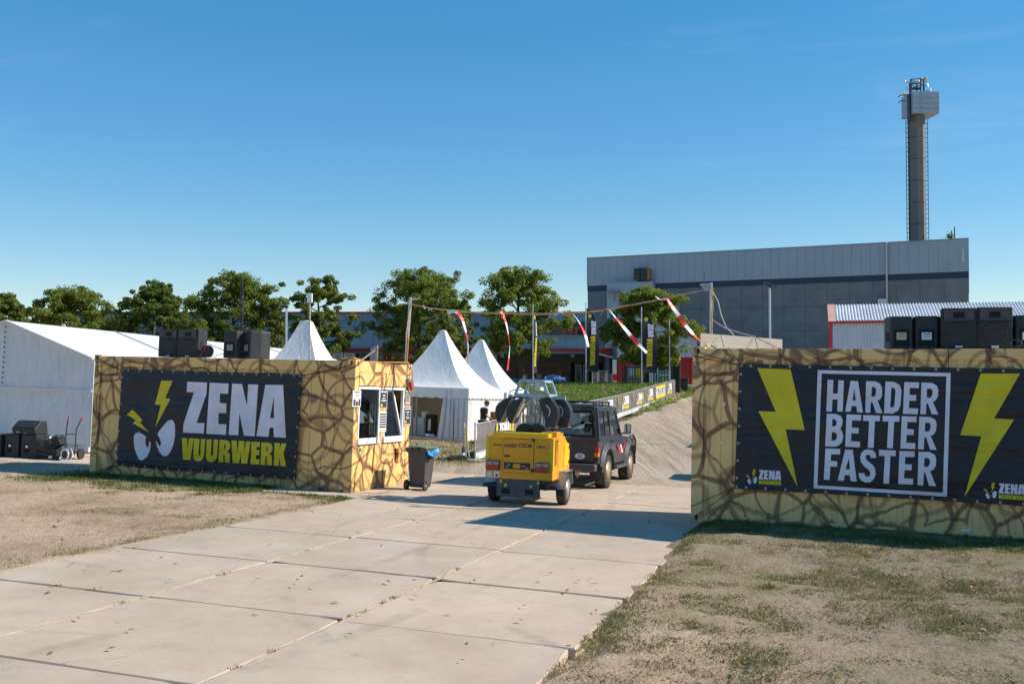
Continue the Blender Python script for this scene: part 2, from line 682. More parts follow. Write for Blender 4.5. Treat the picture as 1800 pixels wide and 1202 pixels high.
M['rim_grey'] = mat('silver_rim', (0.42, 0.41, 0.39), 0.4, 0.5, 0.2, 10)
M['glass'] = glass_mat('car_glass', (0.42, 0.46, 0.48), 0.2)
M['pane'] = glass_mat('window_glass', (0.30, 0.33, 0.34), 0.35)
M['shop_glass'] = mat('shop_glass', (0.03, 0.045, 0.06), 0.06, 0, 0.2, 1, spec=0.9)
M['mirror'] = mat('mirror', (0.7, 0.7, 0.7), 0.03, 1.0, 0.02, 1)
M['seat'] = mat('seat_cloth', (0.04, 0.04, 0.045), 0.9, 0, 0.2, 5)
M['mast'] = mat('mast_grey_paint', (0.46, 0.49, 0.50), 0.5, 0.1, 0.15, 5, dirt=(0.25, 0.16, 0.09), dirt_amt=0.6)
M['pale_blue'] = mat('pale_blue_paint', (0.33, 0.46, 0.52), 0.5, 0, 0.12, 6, dirt=(0.25, 0.2, 0.15), dirt_amt=0.4)
M['tan'] = mat('weathered_tan', (0.42, 0.35, 0.27), 0.65, 0, 0.25, 9)
M['rust'] = mat('rust', (0.35, 0.15, 0.05), 0.8, 0, 0.3, 10)
M['bin'] = mat('charcoal_bin_plastic', (0.075, 0.07, 0.068), 0.5, 0, 0.2, 4, dirt=(0.2, 0.16, 0.12), dirt_amt=0.45)
M['bin_lid'] = mat('olive_bin_lid', (0.17, 0.19, 0.09), 0.5, 0, 0.15, 5)
M['bag'] = mat('blue_bin_bag', (0.03, 0.27, 0.55), 0.3, 0, 0.2, 6, 0.6, 18)
M['tent'] = tent_mat('white_tent_pvc', (0.80, 0.80, 0.79), 0.12, 0.22)
M['tent_wall'] = tent_mat('white_tent_sidewall', (0.76, 0.77, 0.78), 0.10, 0.95)
M['tent_in'] = tent_mat('tent_lining', (0.70, 0.62, 0.45), 0.25, 0.3)
M['wood'] = wood_mat('plywood', (0.58, 0.45, 0.33), (0.70, 0.58, 0.45))
M['wood_grey'] = wood_mat('weathered_plywood', (0.28, 0.22, 0.17), (0.46, 0.37, 0.29), 2.0)
M['wood_floor'] = wood_mat('floor_boards', (0.30, 0.19, 0.09), (0.42, 0.28, 0.14))
M['timber'] = mat('dark_timber', (0.035, 0.026, 0.02), 0.85, 0, 0.35, 3, 0.3, 30)
M['rope'] = mat('rope', (0.45, 0.42, 0.38), 0.9, 0, 0.1, 20)
M['cord_dark'] = mat('dark_cord', (0.03, 0.025, 0.025), 0.8, 0, 0.1, 20)
M['cable_orange'] = mat('orange_cable', (0.62, 0.28, 0.04), 0.5, 0, 0.1, 10)
M['pole'] = mat('aluminium_pole', (0.52, 0.54, 0.56), 0.35, 0.6, 0.1, 6)
M['tape_red'] = mat('red_tape', (0.78, 0.05, 0.04), 0.4, 0, 0.06, 8)
M['tape_white'] = mat('white_tape', (0.80, 0.80, 0.82), 0.4, 0, 0.05, 8)
M['flag'] = mat('black_flag_cloth', (0.02, 0.022, 0.03), 0.7, 0, 0.2, 3)
M['flag_white'] = mat('flag_white_print', (0.55, 0.56, 0.66), 0.7, 0, 0.08, 3)
M['gate'] = mat('anthracite_gate', (0.035, 0.05, 0.05), 0.45, 0.3, 0.15, 4)
M['bark'] = mat('oak_bark', (0.085, 0.065, 0.05), 0.9, 0, 0.35, 6, 0.6, 25)
M['leaf_a'] = leaf_mat('oak_leaves', (0.085, 0.12, 0.020), (0.22, 0.255, 0.048))
M['leaf_b'] = leaf_mat('bright_oak_leaves', (0.10, 0.14, 0.020), (0.26, 0.295, 0.055), (0.33, 0.16, 0.02))
M['leaf_c'] = leaf_mat('dark_oak_leaves', (0.068, 0.105, 0.022), (0.18, 0.225, 0.048))
M['leaf_d'] = leaf_mat('oak_leaves_turning', (0.09, 0.128, 0.020), (0.24, 0.275, 0.05), (0.38, 0.15, 0.02))
M['skin'] = mat('skin', (0.50, 0.29, 0.20), 0.5, 0, 0.06, 9)
M['hair'] = mat('brown_hair', (0.12, 0.065, 0.03), 0.7, 0, 0.2, 30)
M['shirt'] = mat('black_tshirt', (0.022, 0.022, 0.025), 0.85, 0, 0.2, 9)
M['trousers'] = mat('black_trousers', (0.016, 0.016, 0.018), 0.85, 0, 0.2, 9)
M['bottle'] = mat('bottle_plastic', (0.05, 0.06, 0.10), 0.2, 0, 0.15, 8)
M['cladding'] = mat('blue_grey_cladding', (0.28, 0.36, 0.43), 0.45, 0.1, 0.05, 0.4)
M['cladding_seam'] = mat('cladding_seam', (0.20, 0.26, 0.31), 0.5, 0, 0.05, 0.4)
M['blue_band'] = mat('dark_blue_band', (0.012, 0.035, 0.08), 0.5, 0, 0.1, 0.5)
M['conc_panel'] = mat('grey_concrete_panel', (0.15, 0.175, 0.195), 0.85, 0, 0.20, 0.55, 0.2, 6, dirt=(0.115, 0.135, 0.15), dirt_amt=0.6)
M['conc_joint'] = mat('panel_joint', (0.085, 0.10, 0.115), 0.9, 0, 0.1, 1)
M['shop_wall'] = mat('blue_grey_shop_wall', (0.20, 0.285, 0.36), 0.5, 0.1, 0.06, 0.3)
M['shop_low'] = mat('grey_shop_front', (0.20, 0.205, 0.21), 0.6, 0, 0.1, 0.6)
M['wing_white'] = mat('white_cladding', (0.50, 0.53, 0.58), 0.5, 0, 0.06, 0.6)
M['chimney'] = mat('grey_tower_concrete', (0.165, 0.16, 0.145), 0.85, 0, 0.16, 0.35)
M['canopy_roof'] = mat('grey_canopy_roof', (0.30, 0.31, 0.32), 0.6, 0, 0.1, 1)
M['corrugated'] = mat('white_corrugated', (0.56, 0.60, 0.66), 0.4, 0.1, 0.08, 1)
M['roof_sheet'] = mat('white_roof_sheet', (0.62, 0.62, 0.63), 0.45, 0.1, 0.12, 1)
M['pink_trim'] = mat('faded_red_trim', (0.62, 0.34, 0.27), 0.6, 0, 0.1, 2)
M['sign_brown'] = mat('brown_sign_board', (0.17, 0.06, 0.035), 0.6, 0, 0.2, 2)
M['blue_fence'] = mat('blue_panel', (0.03, 0.09, 0.20), 0.5, 0, 0.2, 1)
M['sign_orange'] = mat('orange_sign_letters', (0.45, 0.07, 0.02), 0.5, 0, 0.05, 2)
M['dark_win'] = mat('dark_window', (0.012, 0.015, 0.02), 0.15, 0, 0.2, 1, spec=0.6)
M['galv_post'] = mat('zinc_post', (0.50, 0.53, 0.55), 0.4, 0.5, 0.12, 5)
M['kick'] = mat('pale_kickboard', (0.58, 0.60, 0.58), 0.55, 0.1, 0.12, 3)
M['foot'] = mat('pale_wooden_foot', (0.52, 0.43, 0.33), 0.8, 0, 0.2, 6)
M['barrier_cloth'] = mat('grey_black_barrier_cloth', (0.15, 0.135, 0.125), 0.7, 0, 0.25, 3, 0.5, 9)
M['barrier_white'] = mat('barrier_white_print', (0.70, 0.70, 0.72), 0.7, 0, 0.08, 3)
M['gold'] = mat('dish_yellow', (0.75, 0.42, 0.04), 0.5, 0, 0.1, 3)
M['mesh_fence'] = mat('fence_mesh_steel', (0.33, 0.35, 0.37), 0.5, 0.4, 0.1, 5)
M['sticker_yellow'] = mat('pale_yellow_sticker', (0.62, 0.56, 0.33), 0.6, 0, 0.05, 8)
M['green'] = mat('green_label', (0.02, 0.30, 0.13), 0.5, 0, 0.1, 8)
M['blue_pale'] = mat('blue_tarp', (0.04, 0.13, 0.38), 0.5, 0, 0.2, 6)
# ------------------------------------------------------------------ ground, pavement, grass
SA = Vector((0.9497, -0.3133))      # across the slabs
SU = Vector((0.3133, 0.9497))       # along the slabs
S0 = Vector((-3.3303, 8.8182))
SL = 2.02


def slab_uv(x, y):
    dx, dy = x - S0.x, y - S0.y
    return dx * SA.x + dy * SA.y, dx * SU.x + dy * SU.y


def slab_xy(a, v):
    return S0.x + SA.x * a + SU.x * v, S0.y + SA.y * a + SU.y * v


RECTS = [(-SL, 2 * SL, -10.1, 7 * SL), (-2 * SL, -SL, 4 * SL, 7 * SL), (-12 * SL, -2 * SL, 5 * SL + 0.16, 7 * SL + 0.16)]


def slab_sd(x, y):
    a, v = slab_uv(x, y)
    best = None
    for a0, a1, v0, v1 in RECTS:
        da = np.maximum(a0 - a, a - a1)
        dv = np.maximum(v0 - v, v - v1)
        d = np.where((da > 0) & (dv > 0), np.hypot(da, dv), np.maximum(da, dv))
        best = d if best is None else np.minimum(best, d)
    return best


_ph = rng.uniform(0, 6.28, (40, 2))
_fr = rng.normal(0, 1, (40, 2))


def wob(x, y, f0, k=0, n=7):
    """cheap smooth noise, about -1..1"""
    s = 0
    for i in range(n):
        j = (i + k * 7) % 40
        s = s + np.sin((_fr[j, 0] * x + _fr[j, 1] * y) * f0 + _ph[j, 0])
    return s / math.sqrt(n)


def axis(parts):
    out = []
    for a, b, st in parts:
        out += list(np.arange(a, b, st))
    return np.array(sorted(set(np.round(out, 3))))


gx = axis([(-1500, -200, 130), (-200, -45, 10), (-45, -18, 1.2), (-18, -9, 0.4), (-9, 8, 0.11), (8, 16, 0.4), (16, 45, 1.2), (45, 200, 10), (200, 1600, 130)])
gy = axis([(-300, -30, 40), (-30, 0, 2), (0, 4, 0.4), (4, 22, 0.11), (22, 34, 0.3), (34, 48, 0.5), (46.9, 47.9, 0.08), (48, 66, 0.6), (66, 90, 2), (90, 300, 14), (300, 2600, 150)])
X, Y = np.meshgrid(gx, gy)
Zb = gz(X, Y)
sd = slab_sd(X, Y)
edge = sd + 0.13 * wob(X, Y, 2.3, 1) + 0.07 * wob(X, Y, 7.0, 2)
near = smooth(90, 30, Y)
rough_amp = (0.014 * wob(X, Y, 1.7, 3) + 0.010 * wob(X, Y, 5.0, 4) + 0.009 * wob(X, Y, 13.0, 1) + 0.006 * wob(X, Y, 23.0, 2)) * near
out_h = 0.016 + rough_amp
kk = smooth(-0.16, 0.02, edge)
Zg = Zb + np.where(kk < 1, -0.09 + (0.09 + 0.004 + np.maximum(rough_amp, 0) * 0.4) * kk, 0) + np.where(kk >= 1, 0.004 + (out_h - 0.004) * smooth(0.02, 0.5, edge), 0)
nx_, ny_ = len(gx), len(gy)
V = np.stack([X.ravel(), Y.ravel(), Zg.ravel()], 1)
ii = np.arange(nx_ * ny_).reshape(ny_, nx_)
Fq = np.stack([ii[:-1, :-1].ravel(), ii[:-1, 1:].ravel(), ii[1:, 1:].ravel(), ii[1:, :-1].ravel()], 1)
me = bpy.data.meshes.new('ground')
me.from_pydata(V.tolist(), [], Fq.tolist())
me.polygons.foreach_set('use_smooth', [True] * len(me.polygons))
# what grows or lies where: r grass, g wheel-worn track, b dark soil
xr, yr = X.ravel(), Y.ravel()


def grass_amount(x, y):
    a, v = slab_uv(x, y)
    d = slab_sd(x, y)
    n1 = wob(x, y, 1.1, 1)
    n2 = wob(x, y, 3.1, 2)
    g = np.zeros_like(x)
    # strip along the foot of the left container
    lx = (x + 8.70) * 0.9443 + (y - 19.95) * -0.3285
    ly = (x + 8.70) * 0.3278 + (y - 19.95) * 0.9441
    g = np.maximum(g, smooth(1.5, 0.3, np.abs(ly + 0.55) + 0.25 * n1) * smooth(-0.9, 0.3, lx) * (d > 0.05) * (x < -2.3))
    # strip along the foot of the right container and the mottled patch in front of it
    rx = (x - 2.64) * 0.9305 + (y - 14.36) * -0.3662
    ry = (x - 2.64) * 0.3654 + (y - 14.36) * 0.9295
    g = np.maximum(g, smooth(1.35, 0.3, np.abs(ry + 0.45) + 0.2 * n1) * (rx > -0.7))
    patch = smooth(-1.1, 1.3, n1 * 0.5 + n2 * 0.6 + 0.35 * wob(x, y, 6.5, 3) + 0.25) * smooth(-8.5, -2.2, ry) * smooth(5.2, 0.4, rx + 0.3 * n2 + 0.25 * (ry + 3)) * (d > 0.02) * (a > 3)
    g = np.maximum(g, patch * 0.75)
    g = np.maximum(g, (0.42 + 0.16 * n2 + 0.10 * n1 + 0.10 * wob(x, y, 7.0, 2)) * (a > 3.9) * (y < 15) * (rx < 9) * smooth(-10, -6, ry))
    # fringe along the slab edges
    fr = smooth(0.50, 0.05, d + 0.16 * n2) * (d > 0.02) * (y < 17) * smooth(-0.6, 0.5, n2 + 0.35)
    g = np.maximum(g, fr * 0.75)
    # thin dry growth left of the road
    g = np.maximum(g, 0.55 * smooth(-0.1, 1.0, n1 * 0.6 + 0.7 * n2 + 0.3 * wob(x, y * 2.5, 2.0, 4)) * (x < -2) * (y < 19.5) * smooth(7, 0.6, d))
    # round the tents and along the barrier
    fd = x - fence_x(y)
    g = np.maximum(g, smooth(27.2 - 3.4, 27.2 - 2.0, y + 0.5 * n1) * smooth(0.9, 0.1, fd) * (y < 47) * (0.55 + 0.25 * n1) * (x > -9))
    g = np.maximum(g, smooth(0.9, 0.2, np.abs(fd - 0.1) + 0.15 * n2) * (y > 26) * (y < 70) * 0.8)
    # grass bank
    g = np.maximum(g, (y > 47.3) * (y < 69) * smooth(0.5, -0.2, fd) * smooth(-30, -8, x))
    g = np.maximum(g, (y > 57) * (y < 69) * (fd > 3.4) * 0.9)
    return np.clip(g, 0, 1)


gr = grass_amount(xr, yr)
fdr = xr - fence_x(yr)
tr = smooth(20.5, 23, yr) * smooth(-0.4, 0.6, fdr) * smooth(9, 6, fdr) * (yr < 70)
soil = smooth(1.0, 4.0, xr) * smooth(21, 15, yr)
ca = me.color_attributes.new('zone', 'FLOAT_COLOR', 'POINT')
ca.data.foreach_set('color', np.stack([gr, tr, soil, np.ones_like(gr)], 1).astype(np.float32).ravel())

m, t, b = nodes_of('sandy_ground')
p = gcoord(t)
za = N(t, 'ShaderNodeVertexColor', layer_name='zone')
zs = N(t, 'ShaderNodeSeparateColor')
t.links.new(za.outputs[0], zs.inputs[0])
n1 = noise(t, 0.7, 8, 0.62, p)
n2 = noise(t, 6.0, 8, 0.7, p)
n3 = noise(t, 40.0, 4, 0.7, p)
sand = ramp(t, n1.outputs[0], [(0.30, (0.40, 0.275, 0.18)), (0.52, (0.54, 0.39, 0.265)), (0.72, (0.61, 0.46, 0.33))]).outputs[0]
dark = ramp(t, n2.outputs[0], [(0.32, (0.17, 0.13, 0.09)), (0.50, (0.30, 0.235, 0.17)), (0.68, (0.43, 0.345, 0.26))]).outputs[0]
c = mix(t, zs.outputs[2], sand, dark)
c = mix(t, mth(t, 'MULTIPLY', sstep(t, n2.outputs[0], 0.50, 0.66), 0.38), c, (0.19, 0.135, 0.09))
# wheel tracks running up the slope
mp = N(t, 'ShaderNodeMapping')
mp.inputs['Rotation'].default_value = (0, 0, rad(19))
mp.inputs['Scale'].default_value = (1, 0.045, 1)
t.links.new(p, mp.inputs['Vector'])
tn = noise(t, 2.6, 5, 0.6, mp.outputs[0], 0.15)
trk = ramp(t, tn.outputs[0], [(0.30, (0.345, 0.26, 0.19)), (0.5, (0.475, 0.37, 0.275)), (0.70, (0.56, 0.45, 0.345))]).outputs[0]
c = mix(t, zs.outputs[1], c, trk)
gn = mth(t, 'ADD', mth(t, 'MULTIPLY', n2.outputs[0], 0.65), mth(t, 'MULTIPLY', n3.outputs[0], 0.35))
gcol = ramp(t, gn, [(0.33, (0.11, 0.12, 0.04)), (0.5, (0.22, 0.20, 0.085)), (0.68, (0.38, 0.31, 0.17))]).outputs[0]
gf = mth(t, 'MULTIPLY', zs.outputs[0], sstep(t, mth(t, 'ADD', gn, mth(t, 'MULTIPLY', zs.outputs[0], 0.35)), 0.50, 0.74), True)
c = mix(t, gf, c, gcol)
c = mix(t, mth(t, 'MULTIPLY', sstep(t, n3.outputs[0], 0.57, 0.70), 0.55), c, (0.115, 0.085, 0.06))
c = mix(t, mth(t, 'MULTIPLY', sstep(t, n3.outputs[0], 0.44, 0.32), 0.45), c, (0.50, 0.41, 0.31))
t.links.new(c, b.inputs['Base Color'])
b.inputs['Roughness'].default_value = 0.95
b.inputs['Specular IOR Level'].default_value = 0.1
hh = mth(t, 'ADD', mth(t, 'MULTIPLY', n2.outputs[0], 1.0), mth(t, 'MULTIPLY', n3.outputs[0], 0.35))
hh = mth(t, 'ADD', hh, mth(t, 'MULTIPLY', mth(t, 'MULTIPLY', tn.outputs[0], zs.outputs[1]), 1.2))
bump(t, b, hh, 0.9, 0.09)
M['ground'] = m
g_o = obj('ground', me, m)
tag(g_o, 'sandy ground with worn grass round the concrete road', 'ground', kind='structure')

# concrete slabs, each its own piece
m, t, b = nodes_of('concrete_slab')
oi = N(t, 'ShaderNodeObjectInfo')
p = gcoord(t)
v = ocoord(t)
n1 = noise(t, 1.1, 6, 0.65, p)
n2 = noise(t, 14, 6, 0.75, p)
n3 = noise(t, 120, 3, 0.6, p)
c = ramp(t, n1.outputs[0], [(0.28, (0.42, 0.33, 0.245)), (0.55, (0.505, 0.405, 0.31)), (0.75, (0.565, 0.465, 0.37))]).outputs[0]
c = mix(t, 1.0, c, ramp(t, oi.outputs['Random'], [(0, (0.93, 0.93, 0.94)), (1, (1.05, 1.03, 1.0))]).outputs[0], 'MULTIPLY')
c = mix(t, mth(t, 'MULTIPLY', sstep(t, n2.outputs[0], 0.52, 0.75), 0.28), c, (0.27, 0.22, 0.17))
# swept tyre scuffs
mp = N(t, 'ShaderNodeMapping')
mp.inputs['Rotation'].default_value = (0, 0, rad(-38))
mp.inputs['Scale'].default_value = (0.18, 4.5, 1)
t.links.new(p, mp.inputs['Vector'])
sn = noise(t, 1.0, 5, 0.7, mp.outputs[0], 0.9)
c = mix(t, mth(t, 'MULTIPLY', sstep(t, sn.outputs[0], 0.60, 0.72), mth(t, 'MULTIPLY', sstep(t, n1.outputs[0], 0.45, 0.6), 0.30)), c, (0.20, 0.19, 0.185))
# curved tyre arcs, stains and hairline cracks
def tyre_arc(cx_, cy_, r_, wd, fac):
    global c
    d_ = N(t, 'ShaderNodeVectorMath', operation='DISTANCE')
    sx = N(t, 'ShaderNodeSeparateXYZ')
    t.links.new(p, sx.inputs[0])
    cb = N(t, 'ShaderNodeCombineXYZ')
    t.links.new(sx.outputs[0], cb.inputs[0])
    t.links.new(sx.outputs[1], cb.inputs[1])
    t.links.new(cb.outputs[0], d_.inputs[0])
    d_.inputs[1].default_value = (cx_, cy_, 0)
    e_ = mth(t, 'ABSOLUTE', mth(t, 'SUBTRACT', d_.outputs['Value'], r_))
    f_ = sstep(t, e_, wd * 0.3, wd, 1, 0)
    br = sstep(t, noise(t, 1.6, 5, 0.7, p).outputs[0], 0.42, 0.62)
    c = mix(t, mth(t, 'MULTIPLY', mth(t, 'MULTIPLY', f_, br), fac), c, (0.16, 0.15, 0.145))


for arc_ in ((6.5, 12.0, 7.6, 0.10, 0.26), (6.5, 12.0, 9.1, 0.10, 0.22), (-9.0, 2.0, 9.4, 0.09, 0.22), (-9.0, 2.0, 10.9, 0.10, 0.18), (3.5, 6.0, 3.3, 0.07, 0.26), (-30.0, 22.0, 30.6, 0.12, 0.26), (-30.0, 22.0, 32.1, 0.12, 0.26)):
    tyre_arc(*arc_)
vc = N(t, 'ShaderNodeTexVoronoi', feature='DISTANCE_TO_EDGE')
vc.inputs['Scale'].default_value = 0.33
wn = noise(t, 1.4, 5, 0.7, p)
wv = N(t, 'ShaderNodeVectorMath', operation='ADD')
t.links.new(p, wv.inputs[0])
t.links.new(wn.outputs['Color'], wv.inputs[1])
t.links.new(wv.outputs[0], vc.inputs['Vector'])
ck = mth(t, 'MULTIPLY', sstep(t, vc.outputs['Distance'], 0.0006, 0.0022, 1, 0), sstep(t, noise(t, 0.5, 3, 0.6, p).outputs[0], 0.5, 0.56))
c = mix(t, mth(t, 'MULTIPLY', ck, 0.6), c, (0.12, 0.10, 0.085))
st = sstep(t, noise(t, 2.3, 7, 0.75, p).outputs[0], 0.60, 0.72, 0, 0.26)
c = mix(t, st, c, (0.24, 0.195, 0.155))
# sand blown on
c = mix(t, mth(t, 'MULTIPLY', sstep(t, noise(t, 0.45, 5, 0.7, p).outputs[0], 0.55, 0.72), 0.45), c, (0.44, 0.335, 0.24))
t.links.new(c, b.inputs['Base Color'])
b.inputs['Roughness'].default_value = 0.85
b.inputs['Specular IOR Level'].default_value = 0.25
bump(t, b, mth(t, 'ADD', n2.outputs[0], mth(t, 'MULTIPLY', n3.outputs[0], 0.5)), 0.22, 0.01)
M['slab'] = m


def slab_mesh(k):
    r = random.Random(k)
    h = SL / 2 - 0.008
    ring = []
    npt = 9
    for sx, sy, ex, ey in ((-1, -1, 1, -1), (1, -1, 1, 1), (1, 1, -1, 1), (-1, 1, -1, -1)):
        for i in range(npt):
            f = i / npt
            x, y = sx + (ex - sx) * f, sy + (ey - sy) * f
            inn = abs(r.gauss(0, 0.005)) + (0.035 if i == 0 and r.random() < 0.5 else 0) + (0.018 if r.random() < 0.12 else 0)
            ring.append((x * (h - inn), y * (h - inn)))
    q = MB()
    n = len(ring)
    q.v = [(x * 0.9925, y * 0.9925, 0) for x, y in ring] + [(x, y, -0.010) for x, y in ring] + [(x, y, -0.13) for x, y in ring]
    q.f = [tuple(range(n))]
    for a in (0, n):
        q.f += [(a + i, a + n + i, a + n + (i + 1) % n, a + (i + 1) % n) for i in range(n)]
    return q.mesh('slab')


slab_meshes = [slab_mesh(k) for k in range(7)]
pav = bpy.data.objects.new('pavement', None)
col.objects.link(pav)
tag(pav, kind='structure')
cells = []
off = {-1: 0.0, 0: 0.03, 1: -0.05}
for j in range(-5, 7):
    for i in (-1, 0, 1):
        cells.append((i, j * SL + off[i]))
for j in (4, 5, 6):
    cells.append((-2, j * SL))
for i in range(-12, -2):
    for j in (5, 6):
        cells.append((i, j * SL + 0.16))
for i, v0 in cells:
    x, y = slab_xy((i + 0.5) * SL, v0 + SL / 2)
    mm = slope(x, y, -0.3187)
    mm = mm @ Matrix.Rotation(random.choice((0, 1, 2, 3)) * math.pi / 2 + random.gauss(0, 0.002), 4, 'Z')
    mm = mm @ Matrix.Rotation(random.gauss(0, 0.0016), 4, 'X') @ Matrix.Translation((0, 0, random.gauss(0, 0.002)))
    o = obj('slab', random.choice(slab_meshes), M['slab'], pav)
    o.matrix_world = mm

# sand and dead leaves packed into the long joints
q = MB()
for a in (0.0, SL):
    n = 260
    for i in range(n):
        v0 = -9.0 + 23.0 * i / n
        v1 = -9.0 + 23.0 * (i + 1) / n
        def edge_pts(vv, ii_):
            wl = 0.011 + 0.008 * math.sin(vv * 3.1 + a) + 0.007 * math.sin(vv * 9.7) + 0.004 * math.sin(vv * 31)
            hgt = 0.001 + 0.004 * math.sin(vv * 5.3 + 1) + 0.002 * math.sin(vv * 23)
            pts = []
            for da, dz in ((-wl, -0.012), (-wl * 0.3, hgt), (wl * 0.5, hgt * 0.7), (wl, -0.012)):
                x, y = slab_xy(a + da, vv)
                pts.append((x, y, nz(x, y) + dz))
            return pts
        A_, B_ = edge_pts(v0, i), edge_pts(v1, i + 1)
        for k in range(3):
            q.face((A_[k], A_[k + 1], B_[k + 1], B_[k]))
o = q.build('joint_sand', mat('joint_sand', (0.36, 0.275, 0.19), 0.95, 0, 0.3, 9, 0.5, 60), pav)
tag(o, kind='stuff')


# ---- grass blades
def blades(name, label, pts, hgt, wid, mt, lean=0.5):
    n = len(pts)
    ang = rng.uniform(0, 2 * np.pi, n)
    h = rng.uniform(hgt[0], hgt[1], n) * rng.uniform(0.6, 1.25, n)
    wd = rng.uniform(wid[0], wid[1], n)
    ln = h * rng.uniform(0.0, lean, n)
    la = rng.uniform(0, 2 * np.pi, n)
    dx, dy = np.cos(ang) * wd, np.sin(ang) * wd
    base = np.array(pts)
    v0 = base + np.stack([-dx, -dy, -0.01 * np.ones(n)], 1)
    v1 = base + np.stack([dx, dy, -0.01 * np.ones(n)], 1)
    v2 = base + np.stack([dx * 0.5 + np.cos(la) * ln * 0.4, dy * 0.5 + np.sin(la) * ln * 0.4, h * 0.6], 1)
    v3 = base + np.stack([np.cos(la) * ln, np.sin(la) * ln, h], 1)
    vv = np.stack([v0, v1, v2, v3], 1).reshape(-1, 3)
    ff = np.arange(n * 4).reshape(n, 4)
    me = bpy.data.meshes.new(name)
    me.from_pydata(vv.tolist(), [], ff.tolist())
    me.update()
    o = obj(name, me, mt)
    tag(o, label, 'grass', kind='stuff')
    return o


def grass_mat(name, dark, light, dry):
    m, t, b = nodes_of(name)
    p = gcoord(t)
    n = noise(t, 2.2, 4, 0.7, p)
    n2 = noise(t, 60, 2, 0.5, p)
    f = mth(t, 'ADD', mth(t, 'MULTIPLY', n.outputs[0], 0.5), mth(t, 'MULTIPLY', n2.outputs[0], 0.5))
    c = ramp(t, f, [(0.36, dark), (0.52, light), (0.66, dry)]).outputs[0]
    t.links.new(c, b.inputs['Base Color'])
    b.inputs['Roughness'].default_value = 0.6
    b.inputs['Specular IOR Level'].default_value = 0.25
    tl = N(t, 'ShaderNodeBsdfTranslucent')
    t.links.new(c, tl.inputs[0])
    ms = N(t, 'ShaderNodeMixShader')
    ms.inputs[0].default_value = 0.3
    t.links.new(b.outputs[0], ms.inputs[1])
    t.links.new(tl.outputs[0], ms.inputs[2])
    t.links.new(ms.outputs[0], t.nodes['Material Output'].inputs[0])
    return m


M['grass'] = grass_mat('short_grass', (0.045, 0.075, 0.016), (0.11, 0.145, 0.032), (0.26, 0.23, 0.09))
M['grass_mix'] = grass_mat('mixed_grass', (0.21, 0.20, 0.075), (0.36, 0.31, 0.15), (0.52, 0.45, 0.28))
M['grass_dry'] = grass_mat('dry_grass', (0.12, 0.12, 0.042), (0.25, 0.21, 0.09), (0.40, 0.31, 0.17))
M['bank_grass'] = grass_mat('bank_grass', (0.12, 0.20, 0.03), (0.21, 0.31, 0.045), (0.33, 0.36, 0.09))


def scatter(x0, x1, y0, y1, n, thr=0.0, lowsd=0.0, power=1.0):
    x = rng.uniform(x0, x1, n)
    y = rng.uniform(y0, y1, n)
    g = grass_amount(x, y)
    clump = np.clip(0.5 + 0.40 * wob(x, y, 9.0, 3) + 0.40 * wob(x, y, 21.0, 1) + 0.25 * wob(x, y, 37.0, 2), 0, 1)
    keep = (rng.uniform(0, 1, n) < (g ** power) * (0.12 + 0.88 * clump)) & (g > thr) & (slab_sd(x, y) > lowsd)
    x, y = x[keep], y[keep]
    return np.stack([x, y, gz(x, y) + 0.012], 1)


blades('grass', 'short shaded grass along the foot of the left container', scatter(-10, -2.4, 16.5, 21.4, 110000), (0.015, 0.06), (0.003, 0.007), M['grass'], 1.0)
blades('grass', 'tufty green grass along the foot of the right container', scatter(2.4, 9.5, 9.5, 14.6, 150000, 0.78), (0.015, 0.06), (0.003, 0.006), M['grass'], 1.0)
blades('grass', 'patchy grass in front of the right container', scatter(0.2, 9.5, 6.0, 15.2, 330000), (0.008, 0.030), (0.0025, 0.006), M['grass_mix'], 2.5)
blades('dry_grass', 'thin dry grass fringe along the left edge of the road', scatter(-9, -2.0, 6.5, 18.5, 200000, 0.06), (0.008, 0.03), (0.003, 0.006), M['grass_dry'])
blades('dry_grass', 'trodden straw-coloured grass at the right road edge', scatter(0.2, 7.0, 5.8, 14.5, 300000, 0.04), (0.008, 0.028), (0.003, 0.006), M['grass_dry'], 2.2)
blades('grass', 'uneven grass between the road and the tents', scatter(-9, 8, 24, 47, 90000, 0.12), (0.04, 0.12), (0.008, 0.016), M['grass_dry'])
blades('bank_grass', 'thick green grass on the bank behind the barrier', scatter(-8, 14, 47.3, 64, 110000, 0.3), (0.05, 0.14), (0.02, 0.045), M['bank_grass'], 1.2)
blades('grass', 'narrow grass verge under the barrier on the slope', scatter(-1.5, 13, 26, 62, 160000, 0.3), (0.05, 0.12), (0.008, 0.016), M['grass'])
# weeds in the joints
pts = []
for a, v0 in [(SL, v) for v in (-2.4, -2.1, -1.55, -1.1, 0.15, 0.35, 0.75, 1.0, 2.6)] + [(0, v) for v in (-0.3, 1.2, 2.9)] + [(-1.0, 0.0), (-0.6, 0.02), (-1.8, 2.05)]:
    for k in range(26):
        x, y = slab_xy(a + random.gauss(0, 0.018), v0 + random.gauss(0, 0.045))
        pts.append((x, y, nz(x, y)))
blades('weeds', 'small weeds growing in the joints of the concrete road', np.array(pts), (0.006, 0.02), (0.003, 0.006), M['grass_dry'], 1.6)

